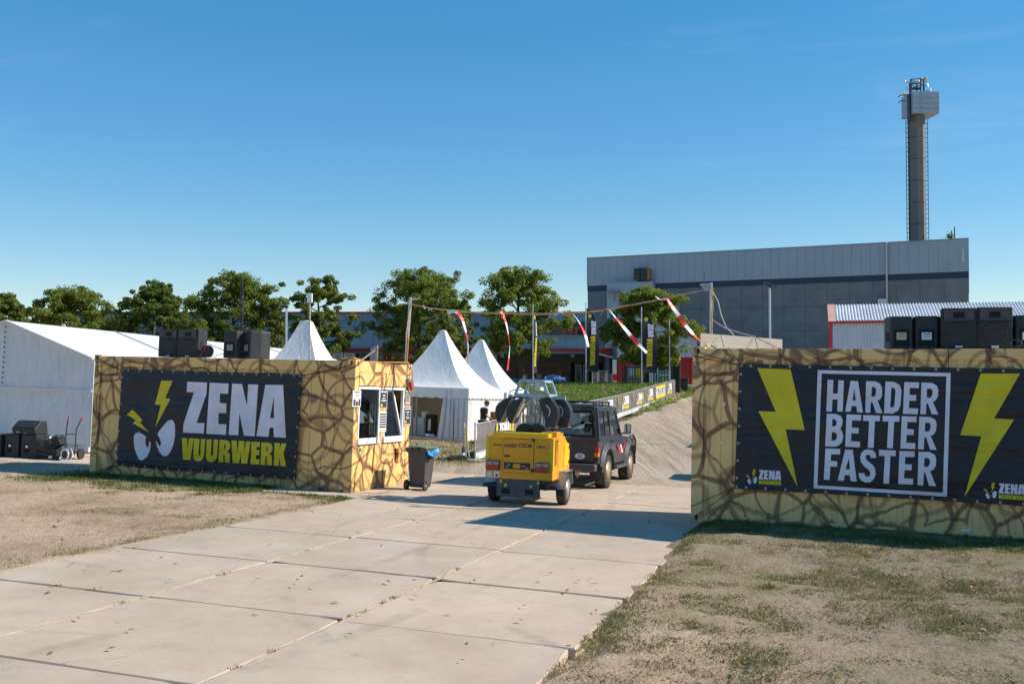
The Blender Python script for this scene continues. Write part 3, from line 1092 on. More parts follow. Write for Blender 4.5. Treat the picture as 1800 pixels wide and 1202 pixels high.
# fallen leaves and bits lying about
q = MB()
for k in range(150):
    if k < 34:
        x, y = slab_xy(random.uniform(-2, 4), random.uniform(-3, 12))
        z = nz(x, y) + 0.004
    else:
        x, y = random.uniform(-8, 6), random.uniform(6, 16)
        z = nz(x, y) + 0.024
    a = random.uniform(0, 6.28)
    l, wd_ = random.uniform(0.02, 0.055), random.uniform(0.008, 0.02)
    c_, s_ = math.cos(a), math.sin(a)
    q.face([(x + c_ * l * u - s_ * wd_ * w_, y + s_ * l * u + c_ * wd_ * w_, z + h_) for u, w_, h_ in ((-1, 0, 0), (0, -1, 0.004), (1, 0, 0.012), (0, 1, 0.008))])
o = q.build('fallen_leaves', mat('dead_leaf', (0.20, 0.115, 0.05), 0.8, 0, 0.4, 3))
tag(o, 'scattered dry fallen leaves on road and sand', 'leaves', kind='stuff')
q = MB()
for k in range(1500):
    x, y = random.uniform(-7, 7), random.uniform(5.5, 17)
    if float(slab_sd(np.array(x), np.array(y))) < 0.05:
        continue
    r_ = random.uniform(0.004, 0.013) if k % 9 else random.uniform(0.012, 0.028)
    q.ball((x, y, nz(x, y) + 0.018), (r_ * random.uniform(0.8, 1.6), r_, r_ * 0.7), 5, 3)
o = q.build('pebbles', mat('pebble', (0.28, 0.24, 0.20), 0.8, 0, 0.35, 3))
tag(o, 'small pebbles and clods strewn over the sand', 'pebbles', kind='stuff')

# orange scraps and straws on the soil at the right
q = MB()
for k in range(26):
    x, y = random.uniform(4.2, 7.0), random.uniform(10.2, 11.8)
    z = nz(x, y) + 0.03
    a = random.uniform(0, 6.28)
    l, wd_ = random.uniform(0.02, 0.06), random.uniform(0.006, 0.016)
    c_, s_ = math.cos(a), math.sin(a)
    q.face([(x + c_ * l * u - s_ * wd_ * w_, y + s_ * l * u + c_ * wd_ * w_, z + h_) for u, w_, h_ in ((-1, 0, 0), (0, -1, 0.01), (1, 0, 0.004), (0, 1, 0.016))])
o = q.build('litter', mat('orange_scraps', (0.62, 0.24, 0.09), 0.7, 0, 0.2, 3))
tag(o, 'scattered orange paper scraps on the soil before the ochre container', 'litter', kind='stuff')
q = MB()
for k in range(420):
    x, y = (random.uniform(0.4, 7), random.uniform(5.6, 13)) if k % 3 else (random.uniform(-7.5, -2.6), random.uniform(7.5, 18))
    if float(slab_sd(np.array(x), np.array(y))) < 0.03:
        continue
    z = nz(x, y) + 0.028
    a = random.uniform(0, 6.28)
    l = random.uniform(0.03, 0.09)
    q.tube([(x, y, z - 0.004), (x + math.cos(a) * l * 0.5, y + math.sin(a) * l * 0.5, z + random.uniform(0, 0.012)), (x + math.cos(a) * l, y + math.sin(a) * l, z - 0.002)], 0.0018, 3)
o = q.build('straw', mat('straw', (0.55, 0.44, 0.26), 0.8, 0, 0.2, 3))
tag(o, 'loose dry straws lying on the sand beside the road', 'straw', kind='stuff')
# ------------------------------------------------------------------ grey industrial hall
A0 = at(1033, 454, 118)
A1 = at(1702, 420, 100)
hx = Vector((A1.x - A0.x, A1.y - A0.y, 0))
HL = hx.length
hx.normalize()
hy = Vector((-hx.y, hx.x, 0))
hm = Matrix((hx, hy, Vector((0, 0, 1)))).transposed().to_4x4()
hm.translation = Vector((A0.x, A0.y, EYE - 1.3))
ih = thing('industrial_hall', 'long grey industrial hall with dark concrete below and blue-grey cladding above', 'building', hm)
HT_ = 14.6
ZB1, ZB2 = 10.6, 11.25
DP = 34.0
MB().box(0.02, HL - 0.02, 0.05, DP, 0, HT_ - 0.1).build('core', M['conc_joint'], ih)
ncol = 18
pwid = HL / ncol
rows = [0.0, 2.7, 5.35, 8.0, ZB1]
for r_ in range(4):
    for c in range(ncol):
        MB().box(c * pwid + 0.012, (c + 1) * pwid - 0.012, -0.05 - 0.004 * ((r_ * 5 + c * 3) % 3), 0.06, rows[r_] + 0.012, rows[r_ + 1] - 0.012).build('concrete_panel', M['conc_panel'], ih)
nst = 44
for c in range(nst):
    MB().box(c * HL / nst + 0.008, (c + 1) * HL / nst - 0.008, -0.16 - 0.01 * (c % 2), 0.05, ZB2, HT_).build('cladding_sheet', M['cladding'], ih)
MB().box(0, HL, -0.12, 0.04, ZB1, ZB2).build('blue_band', M['blue_band'], ih)
MB().box(-0.05, HL + 0.05, -0.22, 0.3, HT_, HT_ + 0.12).build('parapet', M['cladding_seam'], ih)
MB().box(HL - 0.1, HL + 0.04, -0.19, DP, ZB2, HT_).build('side_cladding', M['cladding'], ih)
MB().box(-0.04, 0.1, -0.19, DP, ZB2, HT_).build('side_cladding', M['cladding'], ih)
# lighter bay with louvre box at the left
b0, b1 = 2.9, 8.6
MB().box(b0, b1, -1.2, -0.06, 0.0, 11.4).build('bay', M['cladding'], ih)
lb = MB().box(6.3, 7.9, -1.3, -0.2, 11.6, 13.05).build('louvre_box', M['dark_win'], ih, bevel=0.03)
q = MB()
for k in range(8):
    q.box(6.33, 7.87, -1.34, -1.3, 11.65 + k * 0.17, 11.71 + k * 0.17)
q.box(7.06, 7.14, -1.36, -1.3, 11.6, 13.05).box(6.3, 7.9, -1.36, -1.3, 12.3, 12.37)
q.build('louvre_bars', M['black_matt'], lb)
MB().box(7.9, 8.15, -1.2, -0.3, 11.6, 12.9).build('rusty_side', M['rust'], lb)
MB().beam((3.1, -1.5, 10.3), (4.6, -1.5, 10.3), 0.28, 0.28).beam((3.9, -1.5, 10.3), (3.9, -1.4, 9.2), 0.1, 0.1).build('duct', M['shop_low'], ih)
# downpipe, antennas, shrub on the roof
dx = 34.2
MB().tube([(dx, -0.35, 5.0), (dx, -0.35, HT_ + 0.1)], 0.11, 8).build('downpipe', M['steel'], ih)
MB().box(dx - 0.85, dx + 0.02, -1.2, -0.45, 4.4, 8.6).build('flue_box', M['wing_white'], ih)
MB().box(HL - 0.62, HL - 0.38, -0.24, -0.19, 12.3, 13.6).build('wall_vent', M['wing_white'], ih)
q = MB()
for x0, h in ((HL - 4.3, 0.9), (HL - 1.3, 1.5), (HL - 1.6, 1.1)):
    q.tube([(x0, 1, HT_), (x0, 1, HT_ + h)], 0.06, 6)
q.build('roof_antennas', M['dark_steel'], ih)
bsh = MB()
rg = random.Random(9)
for k in range(90):
    c = Vector((HL - 1.75 + rg.gauss(0, 0.2), 1 + rg.gauss(0, 0.2), HT_ + 0.45 + rg.gauss(0, 0.25)))
    a = rg.uniform(0, 6.28)
    bsh.face([c + Vector((0.1 * math.cos(a + k2 * 1.57), 0.1 * math.sin(a + k2 * 1.57), 0.06 * (-1) ** k2)) for k2 in range(4)])
bsh.build('roof_weed', M['leaf_b'], ih)

# ------------------------------------------------------------------ antenna tower behind the hall
d_ = 117.0
tb = at(1613, 423, d_)
tm = upright(tb.x, d_ + 0.0, 0.05, EYE - 1.3)
tw = thing('antenna_tower', 'tall grey concrete tower with boxed head and ring of antennas behind the hall', 'tower', tm)
ztop = at(1613, 205, d_).z - (EYE - 1.3)
rw = 14.0 / FPX * d_
oct_ = [(rw * 1.04 * math.cos(math.pi / 8 + k * math.pi / 4), rw * 1.04 * math.sin(math.pi / 8 + k * math.pi / 4)) for k in range(8)]
nseg = 12
for k in range(nseg):
    z0, z1 = ztop * k / nseg, ztop * (k + 1) / nseg
    MB().prism(oct_, 'z', z0, z1 - 0.03).build('shaft_segment', M['chimney'], tw, bevel=0.04)
zbx = at(1613, 167, d_).z - (EYE - 1.3)
hb = 23.0 / FPX * d_
bx = MB().box(-hb * 0.72, hb * 1.36, -hb * 0.95, hb * 0.95, ztop, zbx).build('head_box', M['cladding'], tw, bevel=0.03)
MB().box(-hb * 0.86, -hb * 0.73, -hb * 0.7, -hb * 0.3, ztop - 0.8, zbx - 0.2).build('side_shaft', M['dark_steel'], bx)
q = MB()
for k in range(3):
    q.box(-hb * 0.72, hb * 1.36, -hb * 0.95 - 0.012, -hb * 0.95 - 0.002, ztop + (zbx - ztop) * (k + 1) / 4, ztop + (zbx - ztop) * (k + 1) / 4 + 0.02)
q.box(0.0, 0.02, -hb * 0.95 - 0.012, -hb * 0.95 - 0.002, ztop, zbx)
q.build('head_seams', M['cladding_seam'], bx)
fr = MB()
zt = at(1613, 143, d_).z - (EYE - 1.3)
posts = [(-0.62 * hb, -0.5 * hb), (0.02, -0.75 * hb), (0.42 * hb, -0.4 * hb), (-0.2 * hb, 0.6 * hb), (0.35 * hb, 0.55 * hb)]
for x0, y0 in posts:
    fr.tube([(x0, y0, zbx), (x0, y0, zt)], 0.10, 6)
for z in (zt - 0.03, zbx + (zt - zbx) * 0.62):
    for (xa, ya), (xb, yb_) in zip(posts, posts[1:] + posts[:1]):
        fr.tube([(xa, ya, z), (xb, yb_, z)], 0.05, 5)
fr.tube([(-0.3 * hb, 0, zbx + 0.7), (0.3 * hb, 0, zbx + 0.75)], 0.16, 6).tube([(-0.5 * hb, -0.2, zbx + 0.65), (0.2 * hb, -0.5, zbx + 0.65)], 0.12, 6)
fr.build('antenna_frame', M['dark_steel'], tw)
for k, (x0, y0, z0, r_, mt) in enumerate(((-0.98, -0.3, 0.85, 0.30, 'white'), (0.30, -0.9, 0.93, 0.26, 'gold'), (-0.20, -0.9, 0.70, 0.24, 'gold'), (0.75, -0.3, 0.90, 0.22, 'white'), (0.68, -0.5, 0.55, 0.34, 'white'), (0.95, -0.4, 0.22, 0.33, 'white'), (-0.92, -0.5, 0.30, 0.26, 'white'), (-1.02, -0.2, -0.05, 0.30, 'gold'))):
    c = Vector((x0 * hb, y0 * hb, zbx + (zt - zbx) * z0))
    mm = Matrix.Translation(c) @ Matrix.Rotation((0.9, -0.6, 0.4, 1.2, 0.8, 1.0, -1.0, 0.7)[k], 4, 'Z') @ Matrix.Rotation(math.pi / 2, 4, 'X')
    r_ *= 0.8
    c_ = c
    MB().tube([tuple(c), (c.x * 0.6, c.y * 0.6, c.z - 0.05)], 0.04, 5).build('dish_arm', M['dark_steel'], tw)
    MB().lathe([(r_ * 0.25, -0.16), (r_ * 0.8, -0.10), (r_, 0.0), (r_ * 0.98, 0.05)], 14, mm).build('dish', M[mt], tw, smoothed=True)
q = MB()
for z0 in (-0.15, -0.85):
    q.tube([(-hb * 0.9, -0.2, zbx + z0), (-hb * 1.35, -0.4, zbx + z0 - 0.05), (-hb * 1.55, -0.5, zbx + z0 - 0.3)], 0.06, 5)
q.build('side_arm', M['dark_steel'], tw)
for s_ in (-1, 1):
    q = MB()
    x0 = s_ * (rw + 0.22)
    for dx_ in (-0.16, 0.16):
        q.tube([(x0 + dx_, -0.1, 6), (x0 + dx_, -0.1, ztop - 0.5)], 0.045, 4)
    for k in range(54):
        z = 6 + k * 0.58
        if z < ztop - 0.6:
            q.tube([(x0 - 0.16, -0.1, z), (x0 + 0.16, -0.1, z)], 0.035, 4)
            if k % 5 == 0:
                q.tube([(x0, -0.1, z), (s_ * rw * 0.9, 0, z)], 0.025, 4)
    q.build('ladder', M['dark_steel'], tw)

# ------------------------------------------------------------------ shop hall with red edge and canopy
d_ = 78.0
zg = EYE - 1.25
def bx_(px_):
    return (px_ - 900) / FPX * d_
sh = thing('shop_hall', 'low blue-grey shop hall with red roof edge and deep canopy', 'building', upright(0, d_, 0, zg))
def hz(py, d=d_):
    return at(900, py, d).z - zg
x0, x1 = bx_(120), bx_(1034)
ztp = hz(551)
npan = 46
MB().box(x0, x1, 0.25, 16, 0, ztp).build('core', M['shop_low'], sh)
for k in range(npan):
    a, b_ = x0 + (x1 - x0) * k / npan, x0 + (x1 - x0) * (k + 1) / npan
    MB().box(a + 0.008, b_ - 0.008, 0.0, 0.24, hz(612), ztp).build('wall_sheet', M['shop_wall'], sh)
MB().box(x0, x1 + 0.05, -0.08, 0.26, ztp, ztp + 0.14).build('roof_edge', M['red'], sh)
# canopy
cx0, cx1 = bx_(560), bx_(1085)
MB().box(cx0, cx1, -5.0, -4.86, hz(617, d_ - 5), hz(612.5, d_ - 5)).build('canopy_fascia', M['red'], sh)
MB().box(cx0, cx1, -4.85, -0.05, hz(617, d_ - 5), hz(613.2, d_ - 5)).build('canopy_roof', M['canopy_roof'], sh)
MB().box(cx0 + 0.1, cx1 - 0.1, -4.95, -0.05, hz(622, d_ - 5), hz(617.2, d_ - 5)).build('canopy_soffit', M['shop_low'], sh)
q = MB()
for k in range(9):
    a = cx0 + (cx1 - cx0) * (k + 0.5) / 9
    q.box(a, a + 0.25, -4.8, 0, hz(628, d_ - 4), hz(622.3, d_ - 5))
q.build('canopy_beam', M['cladding_seam'], sh)
for px_ in (760, 872, 1058, 1082):
    a = bx_(px_)
    MB().box(a - 0.14, a + 0.14, -4.6, -4.3, -0.1, hz(622, d_ - 5)).build('canopy_post', M['cladding_seam'], sh)
MB().prism([(cx1 - 1.9, hz(617)), (cx1 + 0.1, hz(628)), (cx1 + 0.1, hz(632)), (cx1 - 1.9, hz(621))], 'y', -5.2, -5.05).build('gable_trim', M['red'], sh)
MB().prism([(cx1 - 1.95, hz(622)), (cx1 + 0.05, hz(633)), (cx1 + 0.05, hz(636)), (cx1 - 1.95, hz(625))], 'y', -5.22, -5.06).build('gable_trim', M['white'], sh)
# shop front under the canopy
MB().box(x0, bx_(1090), -0.25, -0.02, 0, hz(612)).build('shop_front', M['shop_low'], sh)
def opening(pa, pb, ya, yb_, mt, nm='opening', prd=-0.30):
    return MB().box(bx_(pa), bx_(pb), prd - 0.06, prd + 0.03, hz(yb_), hz(ya)).build(nm, M[mt], sh)
opening(1003, 1058, 638, 674, 'black_matt')
for pa, pb in ((1010, 1022), (1024, 1034), (868, 876), (879, 885)):
    w_ = opening(pa, pb, 640, 673, 'wing_white', 'glass_door', -0.40)
    MB().box(bx_(pa) + 0.12, bx_(pb) - 0.12, -0.50, -0.462, hz(671), hz(643)).build('pane', M['shop_glass'], w_)
for a in ((907, 991, 645.5, 649), (907, 911, 649, 662), (987, 991, 649, 662)):
    opening(*a, 'red', 'red_surround')
for pa in (915, 940, 966):
    opening(pa, pa + 15, 654, 657, 'red', 'red_hatch_frame')
    opening(pa, pa + 3, 657, 670, 'red', 'red_hatch_frame')
    opening(pa + 12, pa + 15, 657, 670, 'red', 'red_hatch_frame')
    opening(pa + 3, pa + 12, 657, 670, 'kick', 'hatch')
    opening(pa + 1, pa + 12, 650, 652, 'dark_win', 'wall_lamp', -0.55)
opening(917, 934, 650, 668, 'dark_win', 'display_window', -0.27)
opening(978, 990, 650, 668, 'dark_win', 'display_window', -0.27)
opening(996, 1001, 656, 667, 'red', 'red_board')
opening(880, 906, 645, 674, 'shop_low', 'wall_panel')
opening(1062, 1090, 628, 674, 'wing_white', 'white_pier')
opening(1056, 1061, 655, 665, 'red', 'red_board')
opening(960, 1028, 566, 589, 'dark_win', 'dark_sign', -0.05)
opening(960, 1028, 589.5, 592, 'cladding_seam', 'sign_ledge', -0.3)
me = font_mesh('or', 1.75, 0.02, 1.0, 'RIGHT')
me.transform(Matrix.Translation((bx_(1023), -0.13, hz(580))) @ Matrix.Rotation(math.pi / 2, 4, 'X'))
obj('sign_letters', me, M['sign_orange'], sh)
for pa in (890, 912, 935, 960, 985):
    MB().box(bx_(pa) - 0.05, bx_(pa) + 0.05, -6.6, -6.5, -0.3, hz(662, d_ - 6.5)).build('railing_post', M['wing_white'], sh)
MB().box(bx_(880), bx_(990), -6.5, -6.46, hz(673, d_ - 6.5), hz(665, d_ - 6.5)).build('railing_panel', M['blue_fence'], sh)
t_ = thing('blue_tarp', 'crumpled blue tarp lying on the blue railing of the shop', 'tarp', upright(bx_(967), d_ - 7.0, 0, at(967, 667, d_ - 7).z))
q = MB()
rg = random.Random(2)
q.ball((0, 0, 0), (0.75, 0.3, 0.28), 12, 8)
q.v = [(x + rg.gauss(0, 0.05), y + rg.gauss(0, 0.05), z + rg.gauss(0, 0.05)) for x, y, z in q.v]
q.build('tarp', M['blue_pale'], t_)

# snack boards on the hall
t_ = thing('snack_sign', 'brown board reading FRIET & SNACKS on the hall behind the rope mast', 'sign', upright(bx_(712), d_ - 4.2, 0, at(712, 627, d_ - 4.2).z))
MB().box(-2.3, 2.1, 0, 0.1, -0.40, 0.40).build('board', M['sign_brown'], t_)
me = font_mesh('FRIET & SNACKS', 0.62, 0.006, 1.0)
me.transform(Matrix.Translation((0, -0.012, 0)) @ Matrix.Rotation(math.pi / 2, 4, 'X'))
obj('lettering', me, M['paper'], t_)
MB().box(-2.4, 2.2, 0.02, 0.08, -2.4, -0.41).build('stall_wall', M['sign_brown'], t_)
for k, (px_, lbl) in enumerate(((594, 'framed menu board behind the kiosk roof, left of two'), (614, 'framed menu board behind the kiosk roof, right of two'))):
    t_ = thing('menu_board', lbl, 'sign', upright((px_ - 900) / FPX * 62, 62, 0, at(px_, 626, 62).z), 'menu boards behind the kiosk')
    MB().box(-0.40, 0.40, 0, 0.06, -2.6, 0.26).build('frame', M['gate'], t_)
    MB().box(-0.34, 0.34, -0.012, -0.001, -0.2, 0.2).build('sheet', M['tan'], t_)
    q = MB()
    for j in range(3):
        q.box(-0.22 + 0.05 * j, 0.20 - 0.03 * j, -0.016, -0.0125, 0.08 - 0.11 * j, 0.12 - 0.11 * j)
    q.build('print', M['ink'], t_)

# ------------------------------------------------------------------ red and white wing at the right of the shop
d2_ = 70.0
wg = thing('shop_wing', 'shop wing with white gable over red cladding beside the ochre container', 'building', upright(0, d2_, 0, zg))
def wx(px_):
    return (px_ - 900) / FPX * d2_
def wz(py):
    return at(900, py, d2_).z - zg
for k in range(14):
    a, b_ = wx(1085 + k * 10), wx(1085 + (k + 1) * 10)
    MB().box(a + 0.01, b_ - 0.01, 0, 0.2, 0, wz(628.5)).build('red_sheet', M['red_wall'], wg)
def roofline(px_):
    return wz(573 + (px_ - 1170) * 0.42) if px_ > 1120 else wz(552)
for k in range(14):
    pa, pb = 1085 + k * 10, 1085 + (k + 1) * 10
    MB().prism([(wx(pa) + 0.006, wz(628)), (wx(pb) - 0.006, wz(628)), (wx(pb) - 0.006, roofline(pb)), (wx(pa) + 0.006, roofline(pa))], 'y', -0.02, 0.2).build('white_sheet', M['wing_white'], wg)
MB().prism([(wx(1120), roofline(1121)), (wx(1240), roofline(1240)), (wx(1240), roofline(1240) + 0.2), (wx(1120), roofline(1121) + 0.2)], 'y', -0.15, 0.1).build('roof_edge', M['red'], wg)
MB().box(wx(1085), wx(1225), 0.2, 9, 0, wz(600)).build('core', M['shop_low'], wg)
MB().box(wx(1214), wx(1220), -0.12, -0.01, 0, wz(630)).build('corner_trim', M['red'], wg)

# ------------------------------------------------------------------ white corrugated shed behind the right container
d3 = 47.0
s0 = at(1457, 566, d3)
sm = upright(s0.x, d3, -0.30, EYE - 1.9)
sd_ = thing('corrugated_shed', 'white corrugated shed with red corner and ribbed roof behind the roof loudspeakers', 'building', sm)
hw = s0.z - (EYE - 1.9)
def corr(x0, x1, st, amp):
    pts = []
    x = x0
    while x < x1:
        pts += [(x, 0), (x + st * 0.30, 0), (x + st * 0.5, amp), (x + st * 0.8, amp)]
        x += st
    return pts
LS = 14.0
q = MB()
pts = corr(0.12, LS, 0.145, 0.04)
for (xa, ya), (xb, yb_) in zip(pts, pts[1:]):
    q.face([(xa, -ya, 0), (xb, -yb_, 0), (xb, -yb_, hw - 0.08), (xa, -ya, hw - 0.08)])
q.build('wall', M['corrugated'], sd_)
MB().box(0.12, LS, 0.01, 6, 0, hw - 0.09).build('core', M['shop_low'], sd_)
ru, rd = 0.95, 2.4
q = MB()
pts = corr(0.3, LS, 0.145, 0.045)
for (xa, ya), (xb, yb_) in zip(pts, pts[1:]):
    q.face([(xa, -0.15, hw + 0.02 + ya), (xb, -0.15, hw + 0.02 + yb_), (xb, rd, hw + ru + yb_), (xa, rd, hw + ru + ya)])
q.build('roof', M['roof_sheet'], sd_)
MB().box(-0.02, 0.14, -0.07, 0.1, 0, hw - 0.02).build('corner_trim', M['red'], sd_)
MB().box(-0.02, LS, -0.18, -0.1, hw - 0.08, hw + 0.01).build('eaves_trim', M['red'], sd_)
MB().prism([(-0.18, hw + 0.03), (rd, hw + ru + 0.06), (rd, hw + ru - 0.02), (-0.18, hw - 0.05)], 'x', -0.03, 0.32).build('verge_trim', M['pink_trim'], sd_)
MB().prism([(-0.1, hw - 0.1), (rd, hw + ru - 0.1), (5.5, hw - 0.1)], 'x', 0.05, 0.10).build('gable', M['corrugated'], sd_)
MB().box(0.1, LS, rd, 5.5, hw - 0.1, hw + ru - 0.15).build('roof_core', M['shop_low'], sd_)
sm2 = upright(at(1716, 540, 50).x, 50, -0.42, EYE - 1.9)
t_ = thing('corrugated_shed', 'second ribbed roof behind the shed at the right picture edge', 'building', sm2)
q = MB()
h2 = at(1716, 560, 50).z - (EYE - 1.9)
pts = corr(0.0, 8, 0.22, 0.06)
for (xa, ya), (xb, yb_) in zip(pts, pts[1:]):
    q.face([(xa, -0.3, h2 - 0.4 + ya), (xb, -0.3, h2 - 0.4 + yb_), (xb, 2.6, h2 + 0.78 + yb_), (xa, 2.6, h2 + 0.78 + ya)])
q.build('roof', M['corrugated'], t_)
MB().box(0, 8, -0.1, 5, 0, h2 - 0.4).box(0, 8, 2.55, 2.75, h2 - 0.4, h2 + 0.88).build('walls', M['shop_low'], t_)
# white van roof just showing above the container
t_ = thing('van', 'white van roof just showing above the ochre container', 'van', upright(at(1385, 608, 24).x, 24, -0.3))
MB().prism([(0, 0.3), (4.6, 0.3), (4.6, 1.1), (3.9, 1.4), (3.3, 2.35), (0.05, 2.40)], 'y', -0.9, 0.9).build('body', M['white'], t_, bevel=0.08)
MB().prism([(3.45, 1.45), (3.85, 1.45), (3.32, 2.2), (3.2, 2.2)], 'y', -0.92, 0.92).build('cab_window', M['dark_win'], t_)
for x0 in (0.8, 3.7):
    for s_ in (-0.9, 0.9):
        MB().lathe([(0.2, -0.1), (0.33, -0.1), (0.33, 0.1), (0.2, 0.1)], 18, Matrix.Translation((x0, s_, 0.33)) @ Matrix.Rotation(math.pi / 2, 4, 'X')).build('wheel', M['rubber'], t_)
MB().box(0.4, 2.6, -0.75, 0.75, 2.42, 2.47).build('roof_rack', M['steel'], t_)
ZV={'bolt1':[[(1.718,2.073),(1.994,2.073),(1.835,1.725),(1.965,1.718),(1.625,1.127),(1.734,1.587),(1.595,1.589)]],'bolt2':[[(1.047,1.469),(1.306,1.272),(1.254,1.216),(1.476,1.031),(1.071,1.197),(1.139,1.26),(0.911,1.365)]],'eye1':[[(1.155,1.001),(1.234,1.019),(1.328,0.986),(1.418,0.938),(1.405,0.893),(1.405,0.817),(1.427,0.754),(1.463,0.727),(1.488,0.746),(1.499,0.821),(1.5,0.854),(1.53,0.834),(1.54,0.759),(1.52,0.651),(1.461,0.54),(1.373,0.472),(1.321,0.463),(1.267,0.481),(1.194,0.592),(1.138,0.719),(1.114,0.848),(1.119,0.945)]],'eye2':[[(2.015,1.299),(2.063,1.273),(2.098,1.199),(2.109,1.104),(2.112,0.955),(2.083,0.805),(2.026,0.675),(1.966,0.597),(1.903,0.569),(1.837,0.58),(1.755,0.651),(1.697,0.755),(1.651,0.86),(1.658,0.876),(1.692,0.83),(1.734,0.778),(1.766,0.769),(1.785,0.802),(1.776,0.866),(1.747,0.918),(1.71,0.97),(1.685,0.99),(1.718,1.056),(1.816,1.167),(1.914,1.267),(1.964,1.292)]],'Z':[[(2.344,2.064),(2.809,2.06),(2.813,1.849),(2.611,1.261),(2.795,1.264),(2.788,1.058),(2.299,1.059),(2.302,1.228),(2.514,1.858),(2.343,1.861)]],'E':[[(2.872,2.058),(3.313,2.051),(3.309,1.85),(3.125,1.853),(3.128,1.669),(3.284,1.663),(3.284,1.475),(3.113,1.473),(3.117,1.258),(3.301,1.26),(3.302,1.056),(2.849,1.056)]],'N':[[(3.394,2.053),(3.621,2.051),(3.752,1.626),(3.76,2.048),(3.985,2.051),(3.956,1.055),(3.714,1.057),(3.588,1.496),(3.587,1.06),(3.366,1.059)]],'A':[[(4.147,2.051),(4.54,2.055),(4.647,1.057),(4.382,1.058),(4.369,1.236),(4.283,1.234),(4.263,1.057),(3.994,1.06)],[(4.344,1.83),(4.369,1.416),(4.284,1.417)]],'v':[[(2.279,0.952),(2.402,0.953),(2.425,0.725),(2.448,0.952),(2.564,0.953),(2.505,0.531),(2.329,0.53)]],'u1':[[(2.572,0.952),(2.696,0.953),(2.69,0.654),(2.699,0.622),(2.724,0.628),(2.735,0.656),(2.729,0.952),(2.832,0.952),(2.821,0.649),(2.8,0.564),(2.735,0.519),(2.673,0.51),(2.608,0.534),(2.572,0.585),(2.568,0.658)]],'u2':[[(2.865,0.949),(2.98,0.95),(2.978,0.657),(2.993,0.62),(3.012,0.625),(3.028,0.659),(3.024,0.952),(3.129,0.953),(3.123,0.654),(3.107,0.569),(3.036,0.518),(2.961,0.514),(2.897,0.538),(2.869,0.589),(2.866,0.652)]],'r1':[[(3.164,0.952),(3.322,0.953),(3.385,0.93),(3.412,0.875),(3.411,0.803),(3.377,0.753),(3.333,0.741),(3.396,0.715),(3.41,0.678),(3.419,0.523),(3.306,0.521),(3.299,0.652),(3.282,0.676),(3.263,0.675),(3.271,0.521),(3.159,0.524)],[(3.277,0.874),(3.297,0.87),(3.308,0.85),(3.306,0.798),(3.294,0.776),(3.277,0.776)]],'w':[[(3.433,0.953),(3.555,0.952),(3.581,0.707),(3.604,0.953),(3.726,0.954),(3.743,0.715),(3.768,0.951),(3.872,0.952),(3.816,0.523),(3.68,0.522),(3.668,0.711),(3.627,0.521),(3.485,0.522)]],'e':[[(3.891,0.949),(4.082,0.949),(4.082,0.854),(4.01,0.855),(4.008,0.795),(4.078,0.795),(4.075,0.7),(4.005,0.701),(4.002,0.62),(4.086,0.619),(4.084,0.522),(3.892,0.52)]],'r2':[[(4.115,0.948),(4.269,0.949),(4.329,0.931),(4.363,0.877),(4.362,0.796),(4.326,0.747),(4.291,0.737),(4.34,0.719),(4.36,0.683),(4.366,0.52),(4.254,0.519),(4.252,0.657),(4.234,0.677),(4.215,0.676),(4.218,0.519),(4.115,0.52)],[(4.229,0.871),(4.249,0.868),(4.262,0.846),(4.259,0.801),(4.246,0.776),(4.229,0.775)]],'k':[[(4.404,0.949),(4.523,0.95),(4.52,0.813),(4.558,0.948),(4.667,0.946),(4.61,0.757),(4.678,0.52),(4.562,0.52),(4.52,0.671),(4.52,0.52),(4.409,0.52)]],'cloth':[[(0.727,2.284),(4.937,2.265),(4.896,0.271),(0.708,0.319)]]}
